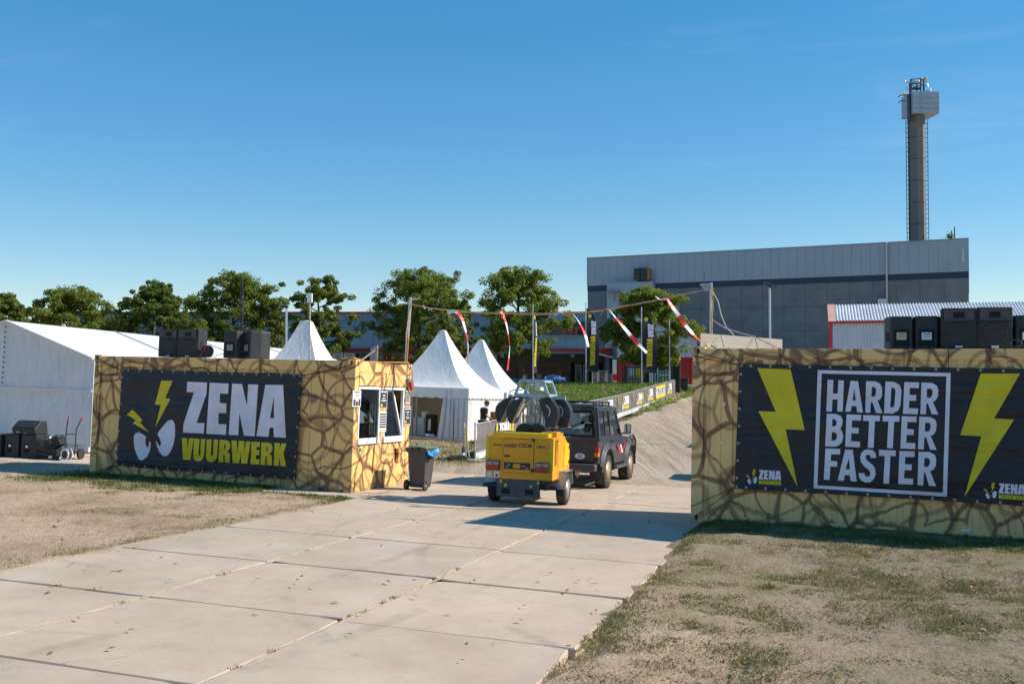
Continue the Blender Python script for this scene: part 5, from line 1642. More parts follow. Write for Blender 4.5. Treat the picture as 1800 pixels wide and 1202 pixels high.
# ---- things standing on the container roofs
def speaker(label, mtx, wd, hg, dp, facing, group, sticker=None):
    """facing: front grille and horn towards -y when 'front', handle and label plate when 'back'"""
    t_ = thing('loudspeaker', label, 'loudspeaker', mtx, group)
    s_ = -1
    fw, bw = wd / 2, wd * 0.36
    if facing == 'front':
        poly = [(-fw, 0), (fw, 0), (fw, dp * 0.5), (bw, dp), (-bw, dp), (-fw, dp * 0.5)]
    else:
        poly = [(-bw, 0), (bw, 0), (fw, dp * 0.5), (fw, dp), (-fw, dp), (-fw, dp * 0.5)]
    MB().prism(poly, 'z', 0, hg).build('cabinet', M['black'], t_, bevel=0.018)
    if facing == 'front':
        # flared horn with dark throat above the grille
        a, b_ = wd * 0.42, wd * 0.16
        zt, zb = hg * 0.965, hg * 0.70
        za, zc = hg * 0.89, hg * 0.755
        q = MB()
        o_ = [(-a, zb), (a, zb), (a, zt), (-a, zt)]
        i_ = [(-b_, zc), (b_, zc), (b_, za), (-b_, za)]
        yo, yi = -0.004, 0.075
        for k in range(4):
            p1, p2, p3, p4 = o_[k], o_[(k + 1) % 4], i_[(k + 1) % 4], i_[k]
            q.face([(p1[0], yo, p1[1]), (p2[0], yo, p2[1]), (p3[0], yo - 0.001, p3[1]), (p4[0], yo - 0.001, p4[1])])
        # raised horn lips so that the flare catches light
        q2 = MB()
        for k in range(4):
            p1, p2, p3, p4 = o_[k], o_[(k + 1) % 4], i_[(k + 1) % 4], i_[k]
            q2.face([(p1[0], -0.030, p1[1]), (p2[0], -0.030, p2[1]), (p3[0], -0.006, p3[1]), (p4[0], -0.006, p4[1])])
        q2.build('horn', M['horn'], t_)
        MB().box(-b_, b_, -0.0065, -0.005, zc, za).build('horn_throat', M['black_matt'], t_)
        MB().box(-a - 0.01, a + 0.01, -0.032, -0.002, zb - 0.012, zb).build('horn_lip', M['horn'], t_)
        MB().box(-wd * 0.42, wd * 0.42, -0.010, -0.001, hg * 0.05, hg * 0.66).build('grille', M['grille'], t_, bevel=0.004)
        MB().lathe([(wd * 0.36, 0), (wd * 0.36, 0.006), (wd * 0.33, 0.010), (wd * 0.30, 0.006), (0.01, 0.004)], 28, Matrix.Translation((0, -0.010, hg * 0.35)) @ Matrix.Rotation(math.pi / 2, 4, 'X')).build('cone_ring', M['grille'], t_, smoothed=True)
        MB().box(-0.045, 0.045, -0.014, -0.0105, 0.012, 0.055).build('badge', M['paper'], t_)
        for s2 in (-1, 1):
            MB().box(s2 * fw - 0.003, s2 * fw + 0.003, dp * 0.16, dp * 0.40, hg * 0.33, hg * 0.58).build('side_handle', M['black_matt'], t_)
    else:
        MB().box(-bw * 0.72, bw * 0.72, -0.004, 0.002, hg * 0.10, hg * 0.60).build('rear_plate', M['black_matt'], t_)
        MB().box(-bw * 0.45, bw * 0.45, -0.006, -0.004, hg * 0.28, hg * 0.50).build('rating_label', M[sticker or 'paper'], t_)
        MB().box(-bw * 0.3, bw * 0.3, -0.008, -0.006, hg * 0.43, hg * 0.455).build('label_print', M['ink'], t_)
        MB().box(-bw * 0.3, bw * 0.3, -0.008, -0.006, hg * 0.36, hg * 0.375).build('label_print', M['ink'], t_)
        for s2 in (-1, 1):
            for zz in (0.93, 0.08):
                MB().tube([(s2 * bw * 0.62, 0.004, hg * zz), (s2 * bw * 0.62, -0.004, hg * zz)], 0.010, 8).build('bolt', M['black_matt'], t_)
        # recessed carrying handle on the slanted side
        nx = Vector((-(dp * 0.5), -(fw - bw), 0)).normalized()
        c_ = Vector((-(bw + fw) / 2, dp * 0.25, hg * 0.36))
        tv = Vector((-(fw - bw), dp * 0.5, 0)).normalized()
        q = MB()
        for dz in (0,):
            p0 = c_ - tv * 0.055 + nx * 0.003
            p1 = c_ + tv * 0.055 + nx * 0.003
            q.face([p0 - Vector((0, 0, 0.07)), p1 - Vector((0, 0, 0.07)), p1 + Vector((0, 0, 0.07)), p0 + Vector((0, 0, 0.07))])
        q.build('side_handle', M['black_matt'], t_)
    return t_


def on_roof(base, x, y, a=0.0):
    return base @ Matrix.Translation((x, y, CH + 0.005)) @ Matrix.Rotation(a, 4, 'Z')


gl = 'loudspeakers on the kiosk roof'
speaker('loudspeaker facing out on the kiosk roof, left of the tight pair', on_roof(LCM, 1.645, 0.22, 0.06), 0.475, 0.565, 0.42, 'front', gl)
speaker('loudspeaker facing out on the kiosk roof, right of the tight pair', on_roof(LCM, 2.135, 0.20, 0.06), 0.475, 0.565, 0.42, 'front', gl)
speaker('loudspeaker with its back to us on the kiosk roof, beside the slatted one', on_roof(LCM, 3.10, 0.25, 0.0), 0.42, 0.53, 0.36, 'back', gl, 'lamp_clear')
t_ = speaker('loudspeaker with grooved black side nearest the lattice mast on the kiosk roof', on_roof(LCM, 3.42, 0.34, -0.45), 0.42, 0.545, 0.42, 'back', gl, 'lamp_clear')
for k in range(5):
    MB().box(0.04, 0.19, 0.02, 0.021, 0.06 + k * 0.1, 0.065 + k * 0.1).build('groove', M['lamp_clear'], t_)
t_ = thing('cable_drum', 'small round black drum with red straps between kiosk loudspeakers', 'drum', on_roof(LCM, 2.53, 0.30))
MB().lathe([(0.115, 0), (0.125, 0.012), (0.125, 0.10), (0.115, 0.112)], 24, Matrix.Translation((0, 0.06, 0.127)) @ Matrix.Rotation(math.pi / 2, 4, 'X')).build('drum', M['black'], t_, smoothed=False)
MB().tube([(0, -0.058, 0.28), (-0.005, -0.062, 0.13)], 0.008, 6).tube([(-0.005, -0.062, 0.13), (-0.08, -0.062, 0.03)], 0.008, 6).tube([(-0.005, -0.062, 0.13), (0.07, -0.062, 0.04)], 0.008, 6).build('strap', M['red'], t_)
t_ = thing('speaker_cable', 'thin black cable trailing over the kiosk roof edge', 'cable', on_roof(LCM, 2.6, 0.25))
MB().tube([(0.03, 0, 0.006), (0.10, 0, 0.03), (0.16, 0, 0.01), (0.20, 0, 0.05), (0.30, 0, 0.07), (0.42, 0, 0.10)], 0.006, 5).build('cable', M['black'], t_)

gr_ = 'loudspeakers on the right container roof'
speaker('loudspeaker back with a pale yellow label, leftmost on the ochre container', on_roof(RCM, 2.90, 0.30, 0.10), 0.40, 0.465, 0.34, 'back', gr_, 'sticker_yellow')
speaker('loudspeaker back with a white label, second from left on the ochre container', on_roof(RCM, 3.23, 0.34, 0.02), 0.40, 0.47, 0.36, 'back', gr_, 'paper')
speaker('big loudspeaker facing out with wide horn, left of the tall pair on the ochre container', on_roof(RCM, 3.635, 0.22, 0.0), 0.45, 0.565, 0.44, 'front', gr_)
speaker('big loudspeaker facing out, right of the tall pair on the ochre container', on_roof(RCM, 4.085, 0.26, 0.10), 0.45, 0.575, 0.46, 'front', gr_)
speaker('loudspeaker back cut by the right picture edge on the ochre container', on_roof(RCM, 4.50, 0.36, 0.0), 0.42, 0.47, 0.36, 'back', gr_, 'paper')
t_ = thing('cable_coil', 'black cable coil beside the last loudspeaker on the ochre container', 'cable', on_roof(RCM, 4.33, 0.16))
MB().tube([(0.07 * math.cos(k * 0.5), 0.05 * math.sin(k * 0.5) * 0.6, 0.02 + 0.05 + 0.05 * math.sin(k * 0.5)) for k in range(26)], 0.008, 5).build('coil', M['black'], t_)

t_ = thing('roof_board', 'pale plywood board standing on the left end of the ochre container', 'board', on_roof(RCM, 0.06, 0.30, 0.62))
q = MB().prism([(0, 0), (1.38, 0), (1.38, 0.20), (0, 0.235)], 'y', 0, 0.022)
q.build('board', M['wood'], t_)
for x0 in (0.12, 1.25):
    MB().beam((x0 - 0.05, -0.14, 0.012), (x0 + 0.015, -0.015, 0.075), 0.05, 0.03).build('strut', M['wood'], t_)
    MB().beam((x0 + 0.07, -0.14, 0.012), (x0 + 0.02, -0.015, 0.075), 0.05, 0.03).build('strut', M['wood_grey'], t_)
for p, q_ in (((0.33, -0.012, 0.215), (0.24, -0.3, 0.01)), ((0.90, -0.012, 0.21), (0.80, -0.3, 0.01)), ((0.92, -0.012, 0.21), (1.2, -0.3, 0.01))):
    MB().tube([p, q_], 0.005, 5).build('lashing', M['cord_dark'], t_)
t_ = thing('roof_board', 'weathered plywood board propped upright on the kiosk roof', 'board', on_roof(LCM, 5.52, 1.75, -0.75))
MB().prism([(-0.2, 0), (0.2, 0), (0.2, 0.36), (-0.2, 0.30)], 'y', 0, 0.022).build('board', M['wood_grey'], t_)
MB().beam((-0.16, -0.35, 0.015), (-0.16, -0.01, 0.22), 0.045, 0.03).build('strut', M['timber'], t_)
MB().beam((0.16, -0.35, 0.015), (0.16, -0.01, 0.28), 0.045, 0.03).build('strut', M['wood_grey'], t_)

# hidden container behind the right one: only its shadow reaches the track
t_ = thing('storage_container', 'plain grey container standing behind the ochre one', 'container', slope(9.6, 30.6, -0.35))
MB().box(-1.0, 5.06, 0, 2.44, 0.0, 2.42).build('body', M['steel'], t_, bevel=0.02)
# ------------------------------------------------------------------ wheels
def wheel(parent, c, r, wd, side, rim_mat, knobs=0, name='wheel', rim_r=0.6):
    """side: +1 outer face towards +x"""
    w_ = bpy.data.objects.new(name, None)
    col.objects.link(w_)
    w_.parent = parent
    w_.location = c
    rot = Matrix.Rotation(math.pi / 2, 4, 'Y')
    h = wd / 2
    prof = [(r * rim_r, -h * 0.9), (r * 0.86, -h), (r * 0.97, -h * 0.82), (r, -h * 0.5), (r, h * 0.5), (r * 0.97, h * 0.82), (r * 0.86, h), (r * rim_r, h * 0.9)]
    ty = MB().lathe(prof, 36, rot, caps=False).build('tyre', M['rubber'], w_, smoothed=True)
    if knobs:
        q = MB()
        for k in range(knobs):
            a = 2 * math.pi * k / knobs
            for s2 in (-1, 1):
                aa = a + (0.5 * s2) * math.pi / knobs
                c0 = Vector((s2 * h * 0.70, math.cos(aa) * r * 0.985, math.sin(aa) * r * 0.985))
                m_ = Matrix.Translation(c0) @ Matrix.Rotation(aa, 4, 'X')
                q.box(-h * 0.26, h * 0.26, -r * 0.03, r * 0.03, -r * 0.06, r * 0.06, m_)
        q.build('tread_blocks', M['rubber'], ty)
    s_ = side
    prof = [(0.001, s_ * h * 0.55), (r * 0.16, s_ * h * 0.55), (r * 0.17, s_ * h * 0.30), (r * 0.30, s_ * h * 0.20), (r * 0.42, s_ * h * 0.42), (r * 0.52, s_ * h * 0.30), (r * (rim_r - 0.04), s_ * h * 0.55), (r * (rim_r + 0.02), s_ * h * 0.95)]
    MB().lathe(prof, 28, rot).build('rim', rim_mat, w_, smoothed=True)
    q = MB()
    for k in range(8):
        a = 2 * math.pi * k / 8
        q.tube([(s_ * h * 0.38, math.cos(a) * r * 0.43, math.sin(a) * r * 0.43), (s_ * h * 0.44, math.cos(a) * r * 0.43, math.sin(a) * r * 0.43)], r * 0.05, 8)
    q.build('rim_holes', M['black_matt'], w_)
    return w_


# ------------------------------------------------------------------ yellow generator trailer with folded light tower
YAW = -0.30
trm = slope(0.30, 17.42, YAW + 0.04)
tr = thing('generator_trailer', 'yellow mobile generator trailer with folded floodlight tower behind the dark off-roader', 'trailer', trm)
HW, Y0, Y1, ZB, ZT = 0.595, -0.80, 0.62, 0.47, 1.20
# hull: rear section full height, front section lower with sloped top
hull = MB()
hull.prism([(Y0, ZB), (Y1, ZB), (Y1, 1.00), (0.18, 1.17), (0.18, ZT), (Y0, ZT)], 'x', -HW, HW)
hull.build('hull', M['yellow'], tr, bevel=0.012)
MB().box(-HW + 0.10, HW - 0.10, Y0 + 0.06, 0.30, ZT, ZT + 0.065).build('roof_plate', M['lemon'], tr, bevel=0.008)
MB().box(HW - 0.30, HW - 0.02, -0.45, 0.10, ZT, ZT + 0.085).build('side_box', M['yellow'], tr, bevel=0.008)
for s_ in (-1, 1):
    MB().box(s_ * HW - 0.055 if s_ > 0 else -HW - 0.004, HW + 0.004 if s_ > 0 else -HW + 0.055, Y0 - 0.006, Y0 + 0.02, ZB + 0.16, ZT - 0.015).build('corner_trim', M['lemon'], tr)
# rear door
d_ = MB().box(-0.285, 0.255, Y0 - 0.012, Y0 + 0.005, ZB + 0.11, ZT - 0.045).build('rear_door', M['yellow'], tr, bevel=0.004)
MB().box(-0.262, -0.165, Y0 - 0.024, Y0 - 0.0125, 0.845, 0.875).build('latch', M['black'], d_, bevel=0.004)
MB().box(-0.262, 0.205, Y0 - 0.020, Y0 - 0.0125, 0.640, 0.755).build('plate_holder', M['black'], d_, bevel=0.003)
MB().box(-0.10, 0.03, Y0 - 0.023, Y0 - 0.0205, 0.66, 0.735).build('number_plate', M['yellow'], d_)
for k, (x0, z0) in enumerate(((-0.23, 0.67), (-0.20, 0.71), (0.06, 0.69), (0.12, 0.66))):
    MB().box(x0, x0 + 0.05, Y0 - 0.0225, Y0 - 0.0205, z0, z0 + 0.012).build('plate_clip', M['steel'], d_)
q = MB()
for z0 in (ZB + 0.14, 1.13):
    q.box(0.215, 0.275, Y0 - 0.035, Y0 - 0.012, z0, z0 + 0.05)
q.build('hinge', M['black'], d_, bevel=0.006)
MB().box(-0.291, 0.261, Y0 - 0.0022, Y0 - 0.0008, ZB + 0.104, ZT - 0.039).build('door_gap', M['black_matt'], tr)


def lay(me, x, y, z, name, mt, root, rot=math.pi / 2, ry=0.0):
    me.transform(Matrix.Translation((x, y, z)) @ Matrix.Rotation(ry, 4, 'Z') @ Matrix.Rotation(rot, 4, 'X'))
    return obj(name, me, mt, root)


lay(font_mesh('www.', 0.075, 0.000, 1.0, 'RIGHT'), -0.295, Y0 - 0.010, 1.045, 'lettering', M['ink'], tr)
lay(font_mesh('mobil', 0.100, 0.0020, 0.98, 'LEFT'), -0.268, Y0 - 0.016, 1.045, 'lettering', M['ink'], tr)
lay(font_mesh('STROM', 0.100, 0.0020, 0.74, 'LEFT'), -0.022, Y0 - 0.016, 1.047, 'lettering', M['ink'], tr)
for i, (ch, mt) in enumerate((('.N', 'green'), ('R', 'ink'), ('W', 'red'))):
    lay(font_mesh(ch, 0.062, 0.002, 1.15, 'LEFT'), 0.283 + (0, 0.062, 0.102)[i], Y0 - 0.008, 1.035, 'lettering', M[mt], tr)
# tail lights with warning triangles
for x0 in (-0.575, 0.300):
    l_ = MB().box(x0, x0 + 0.24, Y0 - 0.05, Y0 - 0.006, 0.612, 0.775).build('tail_light', M['black'], tr, bevel=0.012)
    MB().box(x0 + 0.012, x0 + 0.228, Y0 - 0.056, Y0 - 0.05, 0.705, 0.762).build('clear_lens', M['lamp_clear'], l_)
    MB().box(x0 + 0.012, x0 + 0.228, Y0 - 0.056, Y0 - 0.05, 0.625, 0.700).build('red_lens', M['lamp_red'], l_)
    MB().prism([(x0 + 0.055, 0.628), (x0 + 0.185, 0.628), (x0 + 0.12, 0.745)], 'y', Y0 - 0.064, Y0 - 0.0565).build('triangle_reflector', M['red'], l_)
MB().box(-0.565, -0.465, Y0 - 0.010, Y0 - 0.001, 0.488, 0.588).build('sticker', M['kick'], tr)
MB().box(-0.435, -0.345, Y0 - 0.010, Y0 - 0.001, 0.488, 0.588).build('sticker', M['paper'], tr)
MB().box(-0.41, -0.37, Y0 - 0.012, Y0 - 0.0102, 0.50, 0.55).build('sticker_print', M['ink'], tr)
q = MB()
for x0 in (-0.30, 0.27):
    for z0 in (ZB + 0.03, ZT - 0.02):
        q.tube([(x0, Y0 - 0.008, z0), (x0, Y0 + 0.01, z0)], 0.011, 8)
for k in range(6):
    q.tube([(HW - 0.01, Y0 + 0.1 + k * 0.25, min(1.19, ZT - 0.02)), (HW + 0.006, Y0 + 0.1 + k * 0.25, min(1.19, ZT - 0.02))], 0.011, 8)
q.build('screws', M['steel'], tr)
# right side: louvre, service door, seams
lv = MB()
for k in range(15):
    lv.box(HW - 0.002, HW + 0.012, Y0 + 0.16, Y0 + 0.36, 0.72 + k * 0.028, 0.734 + k * 0.028)
lv.build('louvre', M['yellow'], tr)
MB().box(HW - 0.002, HW + 0.002, Y0 + 0.15, Y0 + 0.37, 0.71, 1.15).build('louvre_back', M['black_matt'], tr)
d2 = MB().box(HW - 0.002, HW + 0.012, 0.10, 0.50, 0.66, 1.06).build('side_door', M['lemon'], tr, bevel=0.004)
MB().box(HW + 0.011, HW + 0.03, 0.47, 0.50, 0.96, 1.02).build('door_hinge', M['black'], d2)
MB().box(HW + 0.011, HW + 0.03, 0.47, 0.50, 0.70, 0.76).build('door_hinge', M['black'], d2)
MB().box(HW + 0.001, HW + 0.003, Y0 + 0.415, Y0 + 0.42, 0.5, 1.2).build('seam', M['black_matt'], tr)
# dark chassis with fork pockets
ch = MB()
ch.box(-0.39, 0.37, Y0 + 0.02, Y0 + 0.10, 0.16, 0.475)
ch.build('rear_beam', M['chassis'], tr, bevel=0.01)
for x0 in (-0.30, 0.115):
    MB().box(x0, x0 + 0.145, Y0 + 0.012, Y0 + 0.025, 0.215, 0.305).build('fork_pocket', M['black_matt'], tr)
q = MB()
for x0, z0 in ((-0.335, 0.40), (-0.25, 0.335), (0.20, 0.335), (0.325, 0.40)):
    q.box(x0, x0 + 0.038, Y0 + 0.014, Y0 + 0.02, z0, z0 + 0.05)
q.build('hook_labels', M['yellow_print'], tr)
MB().box(-0.42, 0.42, Y0 + 0.1, 1.0, 0.30, 0.47).build('chassis', M['chassis'], tr, bevel=0.01)
MB().beam((0, 0.9, 0.42), (-0.03, 2.5, 0.44), 0.09, 0.09).build('drawbar', M['chassis'], tr)
MB().tube([(-0.62, 0, 0.275), (0.62, 0, 0.275)], 0.04, 8).build('axle', M['dark_steel'], tr)
for s_ in (-1, 1):
    MB().tube([(s_ * 0.40, Y0 + 0.12, 0.36), (s_ * 0.56, Y0 + 0.12, 0.345), (s_ * 0.66, Y0 + 0.12, 0.345)], [0.05, 0.04, 0.03], 8).build('support_leg', M['dark_steel'], tr)
    MB().tube([(s_ * 0.40, Y0 + 0.20, 0.30), (s_ * 0.62, Y0 + 0.2, 0.33)], 0.022, 6).build('support_strut', M['dark_steel'], tr)
    wheel(tr, (s_ * 0.625, 0, 0.275), 0.275, 0.17, s_, M['rim_grey'], rim_r=0.62)
    # angular mudguard
    prof = [(-0.36, 0.30), (-0.27, 0.60), (0.26, 0.60), (0.34, 0.34)]
    q = MB()
    for (ya, za), (yb_, zb_) in zip(prof, prof[1:]):
        q.face([(s_ * 0.52, ya, za), (s_ * 0.73, ya, za), (s_ * 0.73, yb_, zb_), (s_ * 0.52, yb_, zb_)])
    q.build('mudguard', M['steel'], tr, solid=0.012)
# folded light tower
TY = -0.10
MB().box(-0.13, 0.17, TY - 0.14, TY + 0.14, ZT + 0.05, ZT + 0.12).build('mast_foot', M['black'], tr, bevel=0.01)
for s_, x0 in ((-1, -0.06), (1, 0.16)):
    q = MB()
    q.prism([(x0 - 0.16 + 0.16 * (1 - math.cos(k * math.pi / 10)), ZT + 0.06 + 0.16 * math.sin(k * math.pi / 10)) for k in range(11)], 'y', TY - 0.16, TY - 0.11)
    q.build('reel_guard', M['black'], tr)
MB().beam((0.03, TY, ZT + 0.1), (0.03, TY, 1.86), 0.17, 0.14).build('mast', M['mast'], tr, bevel=0.01)
MB().beam((0.16, TY - 0.05, ZT + 0.08), (0.16, TY - 0.05, 1.80), 0.045, 0.05).build('mast_rail', M['mast'], tr)
MB().beam((0.03, TY, 1.70), (0.03, TY, 2.0), 0.11, 0.12).build('mast_head', M['mast'], tr, bevel=0.008)
MB().tube([(-0.11, TY - 0.08, 1.30), (-0.11, TY - 0.08, 1.78)], 0.014, 6).build('cable', M['black'], tr)
MB().tube([(0.18, TY - 0.09, 1.72), (0.26, TY - 0.12, 1.60), (0.28, TY - 0.12, 1.42), (0.22, TY - 0.12, 1.36), (0.15, TY - 0.1, 1.40)], 0.011, 6).build('cable', M['tan'], tr)
MB().tube([(-0.06, TY - 0.09, 1.52), (0.05, TY - 0.10, 1.60), (0.12, TY - 0.10, 1.50)], 0.012, 6).build('brace', M['tan'], tr)
q = MB()
for k in range(10):
    q.box(-0.09 + 0.024 * k, -0.075 + 0.024 * k, TY - 0.10 - 0.01 * (k % 3), TY - 0.07, 1.66 + 0.03 * (k % 4), 1.74 + 0.03 * (k % 4))
q.box(-0.16, 0.24, TY - 0.05, TY + 0.05, 1.84, 1.90).box(-0.02, 0.02, TY - 0.12, TY - 0.08, 1.55, 1.75).box(0.08, 0.12, TY - 0.12, TY - 0.08, 1.60, 1.80)
q.build('clamps', M['mast'], tr)
# trapezoid head frame, pale blue
def head_frame(y_, s0):
    q = MB()
    a, b_, c_, d_ = (-0.36 * s0, y_, 1.92), (0.36 * s0, y_, 1.92), (0.24 * s0, y_, 2.17), (-0.25 * s0, y_, 2.17)
    for p, r_ in ((a, b_), (b_, c_), (c_, d_), (d_, a)):
        q.beam(p, r_, 0.05, 0.05, (0, 1, 0))
    return q
fx = 0.09
for y_, s0 in ((TY - 0.30, 0.82), (TY + 0.35, 0.82)):
    q = head_frame(y_, s0)
    q.v = [(x + fx, y, z) for x, y, z in q.v]
    q.build('head_frame', M['pale_blue'], tr)
q = MB()
for x0, z0 in ((-0.295 + fx, 1.92), (0.295 + fx, 1.92), (0.20 + fx, 2.17), (-0.205 + fx, 2.17)):
    q.beam((x0, TY - 0.30, z0), (x0, TY + 0.35, z0), 0.05, 0.045)
q.beam((fx - 0.5, TY, 1.885), (fx + 0.55, TY, 1.885), 0.07, 0.06)
q.build('head_rail', M['pale_blue'], tr)
MB().box(0.12, 0.22, TY - 0.2, TY + 0.1, 2.0, 2.16).build('ballast_box', M['kick'], tr, bevel=0.01)
MB().tube([(fx - 0.09 + 0.07 * math.cos(a * 0.35), TY - 0.1, 2.02 + 0.09 * math.sin(a * 0.35)) for a in range(19)], 0.016, 6).build('winch_ring', M['mast'], tr)


def lamp_head(x, y_, tilt, front):
    """half-round floodlight hanging from the head"""
    l_ = bpy.data.objects.new('floodlight', None)
    col.objects.link(l_)
    l_.parent = tr
    l_.matrix_local = Matrix.Translation((x, y_, 1.87)) @ Matrix.Rotation(tilt, 4, 'Y')
    n = 12
    prof = [(0.0, 0.02)] + [(-0.02 - 0.13 * math.sin(math.pi * k / n), -0.02 - 0.47 * k / n) for k in range(n + 1)] + [(0.03, -0.49), (0.035, 0.0)]
    MB().prism(prof, 'y', -0.14, 0.14).build('housing', M['black'], l_, bevel=0.012)
    MB().box(0.030, 0.075, -0.125, 0.125, -0.47, -0.04).build('front_glass', M['tan'], l_, bevel=0.008)
    MB().tube([(0.01, -0.1, 0.02), (0.01, 0.1, 0.02)], 0.03, 8).build('pivot', M['mast'], l_)
    q = MB()
    for k in range(3):
        q.box(0.02, 0.07, -0.10 + 0.08 * k, -0.05 + 0.08 * k, -0.05, 0.0)
    q.build('bracket', M['kick'], l_)
    return l_


lamp_head(-0.34, TY - 0.08, 0.42, True)
lamp_head(-0.10, TY - 0.20, 0.40, True)
for x0, y_ in ((0.30, TY - 0.15), (0.47, TY + 0.12)):
    l_ = bpy.data.objects.new('floodlight', None)
    col.objects.link(l_)
    l_.parent = tr
    l_.matrix_local = Matrix.Translation((x0, y_, 1.86)) @ Matrix.Rotation(-0.22, 4, 'Y')
    n = 12
    prof = [(-0.06, 0.02), (-0.05, -0.50), (0.10, -0.52)] + [(0.10 + 0.10 * math.sin(math.pi * k / n), -0.52 + 0.54 * k / n) for k in range(n + 1)]
    MB().prism(prof, 'y', -0.13, 0.13).build('housing', M['black'], l_, bevel=0.012)
    MB().prism([(0.105 + 0.101 * math.sin(math.pi * k / n), -0.52 + 0.54 * k / n) for k in range(n + 1)], 'y', -0.131, 0.131).build('rim', M['dark_steel'], l_)
    MB().tube([(0.03 + 0.05 * math.sin(math.pi * k / 6), -0.136, -0.32 + 0.2 * k / 6) for k in range(7)], 0.012, 6).build('grip', M['kick'], l_)
    MB().box(0.0, 0.12, -0.12, 0.12, -0.535, -0.521).build('lower_edge', M['rust'], l_)
MB().tube([(-0.36, TY - 0.05, 1.88), (-0.38, TY - 0.05, 1.97), (-0.28, TY - 0.05, 2.01), (-0.14, TY - 0.05, 2.0)], 0.010, 6).build('cable', M['black'], tr)

# ------------------------------------------------------------------ dark off-roader towing it
KJ = 0.94
jm = slope(1.27, 20.85, YAW - 0.03) @ Matrix.Diagonal((KJ, KJ, KJ, 1))
jp = thing('off_roader', 'dusty dark blue three-door off-roader with roof bars and D oval on its back', 'car', jm)
WB = 2.42
BW = 0.80
ZS = 0.52


def arc(cy, cz, r, a0, a1, n=10):
    return [(cy + r * math.cos(a0 + (a1 - a0) * k / n), cz + r * math.sin(a0 + (a1 - a0) * k / n)) for k in range(n + 1)]


low = [(-0.80, ZS + 0.06), (-0.78, 1.12), (1.66, 1.13), (2.95, 1.04), (3.05, 0.98), (3.08, 0.60), (2.98, 0.55)]
low += arc(WB, 0.40, 0.47, 0.25, math.pi - 0.1)[0:] + [(WB - 0.52, ZS - 0.04), (0.52, ZS - 0.04)] + arc(0, 0.40, 0.47, 0.1, math.pi - 0.25)
MB().prism(low, 'x', -BW, BW).build('body', M['car'], jp, bevel=0.035, seg=3)
# wheel-arch flares
for cy in (0, WB):
    for s_ in (-1, 1):
        q = MB()
        a_ = arc(cy, 0.40, 0.49, -0.05, math.pi + 0.05, 14)
        b_ = arc(cy, 0.40, 0.60, 0.0, math.pi, 14)
        k0 = len(q.v)
        for (y1_, z1_), (y2_, z2_) in zip(a_, b_):
            q.v += [(s_ * (BW + 0.085), y1_, z1_), (s_ * (BW + 0.01), y2_, z2_), (s_ * (BW - 0.02), y1_, z1_)]
        for k in range(14):
            i0 = k0 + 3 * k
            q.f += [(i0, i0 + 1, i0 + 4, i0 + 3), (i0, i0 + 3, i0 + 5, i0 + 2)]
        q.build('arch_flare', M['car_low'], jp, smoothed=False)
# lower flank band and sill step
for s_ in (-1, 1):
    MB().box(min(s_ * (BW + 0.012), s_ * (BW - 0.01)), max(s_ * (BW + 0.012), s_ * (BW - 0.01)), 0.55, WB - 0.55, ZS, 0.80).build('lower_flank', M['car_low'], jp, bevel=0.008)
    MB().box(s_ * BW - 0.02 if s_ > 0 else -BW - 0.14, BW + 0.14 if s_ > 0 else -BW + 0.02, 0.56, WB - 0.58, 0.40, 0.46).build('side_step', M['trim'], jp, bevel=0.015)
    MB().box(min(s_ * (BW + 0.02), s_ * BW), max(s_ * (BW + 0.02), s_ * BW), -0.74, 3.0, 0.945, 0.985).build('waist_moulding', M['car'], jp, bevel=0.008)
# cabin: pillars, roof, panes
zr, zb_ = 1.80, 1.12
def side(s_, y, z):
    f = (z - zb_) / (zr - zb_)
    return (s_ * (BW - 0.015 - 0.085 * f), y, z)
q = MB()
for s_ in (-1, 1):
    q.beam(side(s_, -0.75, 1.10), side(s_, -0.70, zr), 0.13, 0.10, (0, 1, 0))      # rear corner
    q.beam(side(s_, 0.42, 1.10), side(s_, 0.44, zr), 0.09, 0.06, (0, 1, 0))        # middle
    q.beam(side(s_, 1.52, 1.10), side(s_, 1.10, zr), 0.07, 0.06, (0, 1, 0))        # front
    q.beam(side(s_, -0.70, 1.12), side(s_, 1.52, 1.12), 0.07, 0.10, (1, 0, 0))     # belt
    q.beam(side(s_, -0.70, zr - 0.02), side(s_, 1.12, zr - 0.02), 0.07, 0.08, (1, 0, 0))
q.beam((-BW + 0.03, -0.755, 1.10), (BW - 0.03, -0.755, 1.10), 0.10, 0.14, (0, 1, 0))
q.beam((-BW + 0.1, -0.71, zr - 0.03), (BW - 0.1, -0.71, zr - 0.03), 0.10, 0.10, (0, 1, 0))
q.beam((-BW + 0.05, 1.10, zr - 0.02), (BW - 0.05, 1.10, zr - 0.02), 0.10, 0.06)
q.build('cabin_frame', M['car'], jp, bevel=0.012)
MB().prism([(-BW + 0.06, zr - 0.01), (BW - 0.06, zr - 0.01), (BW - 0.14, zr + 0.045), (0.3, zr + 0.07), (-0.3, zr + 0.07), (-BW + 0.14, zr + 0.045)], 'y', -0.77, 1.14).build('roof', M['car'], jp, bevel=0.03, seg=3)
MB().box(-0.62, 0.62, -0.80, -0.77, zr - 0.045, zr - 0.032).build('roof_gutter', M['trim'], jp)
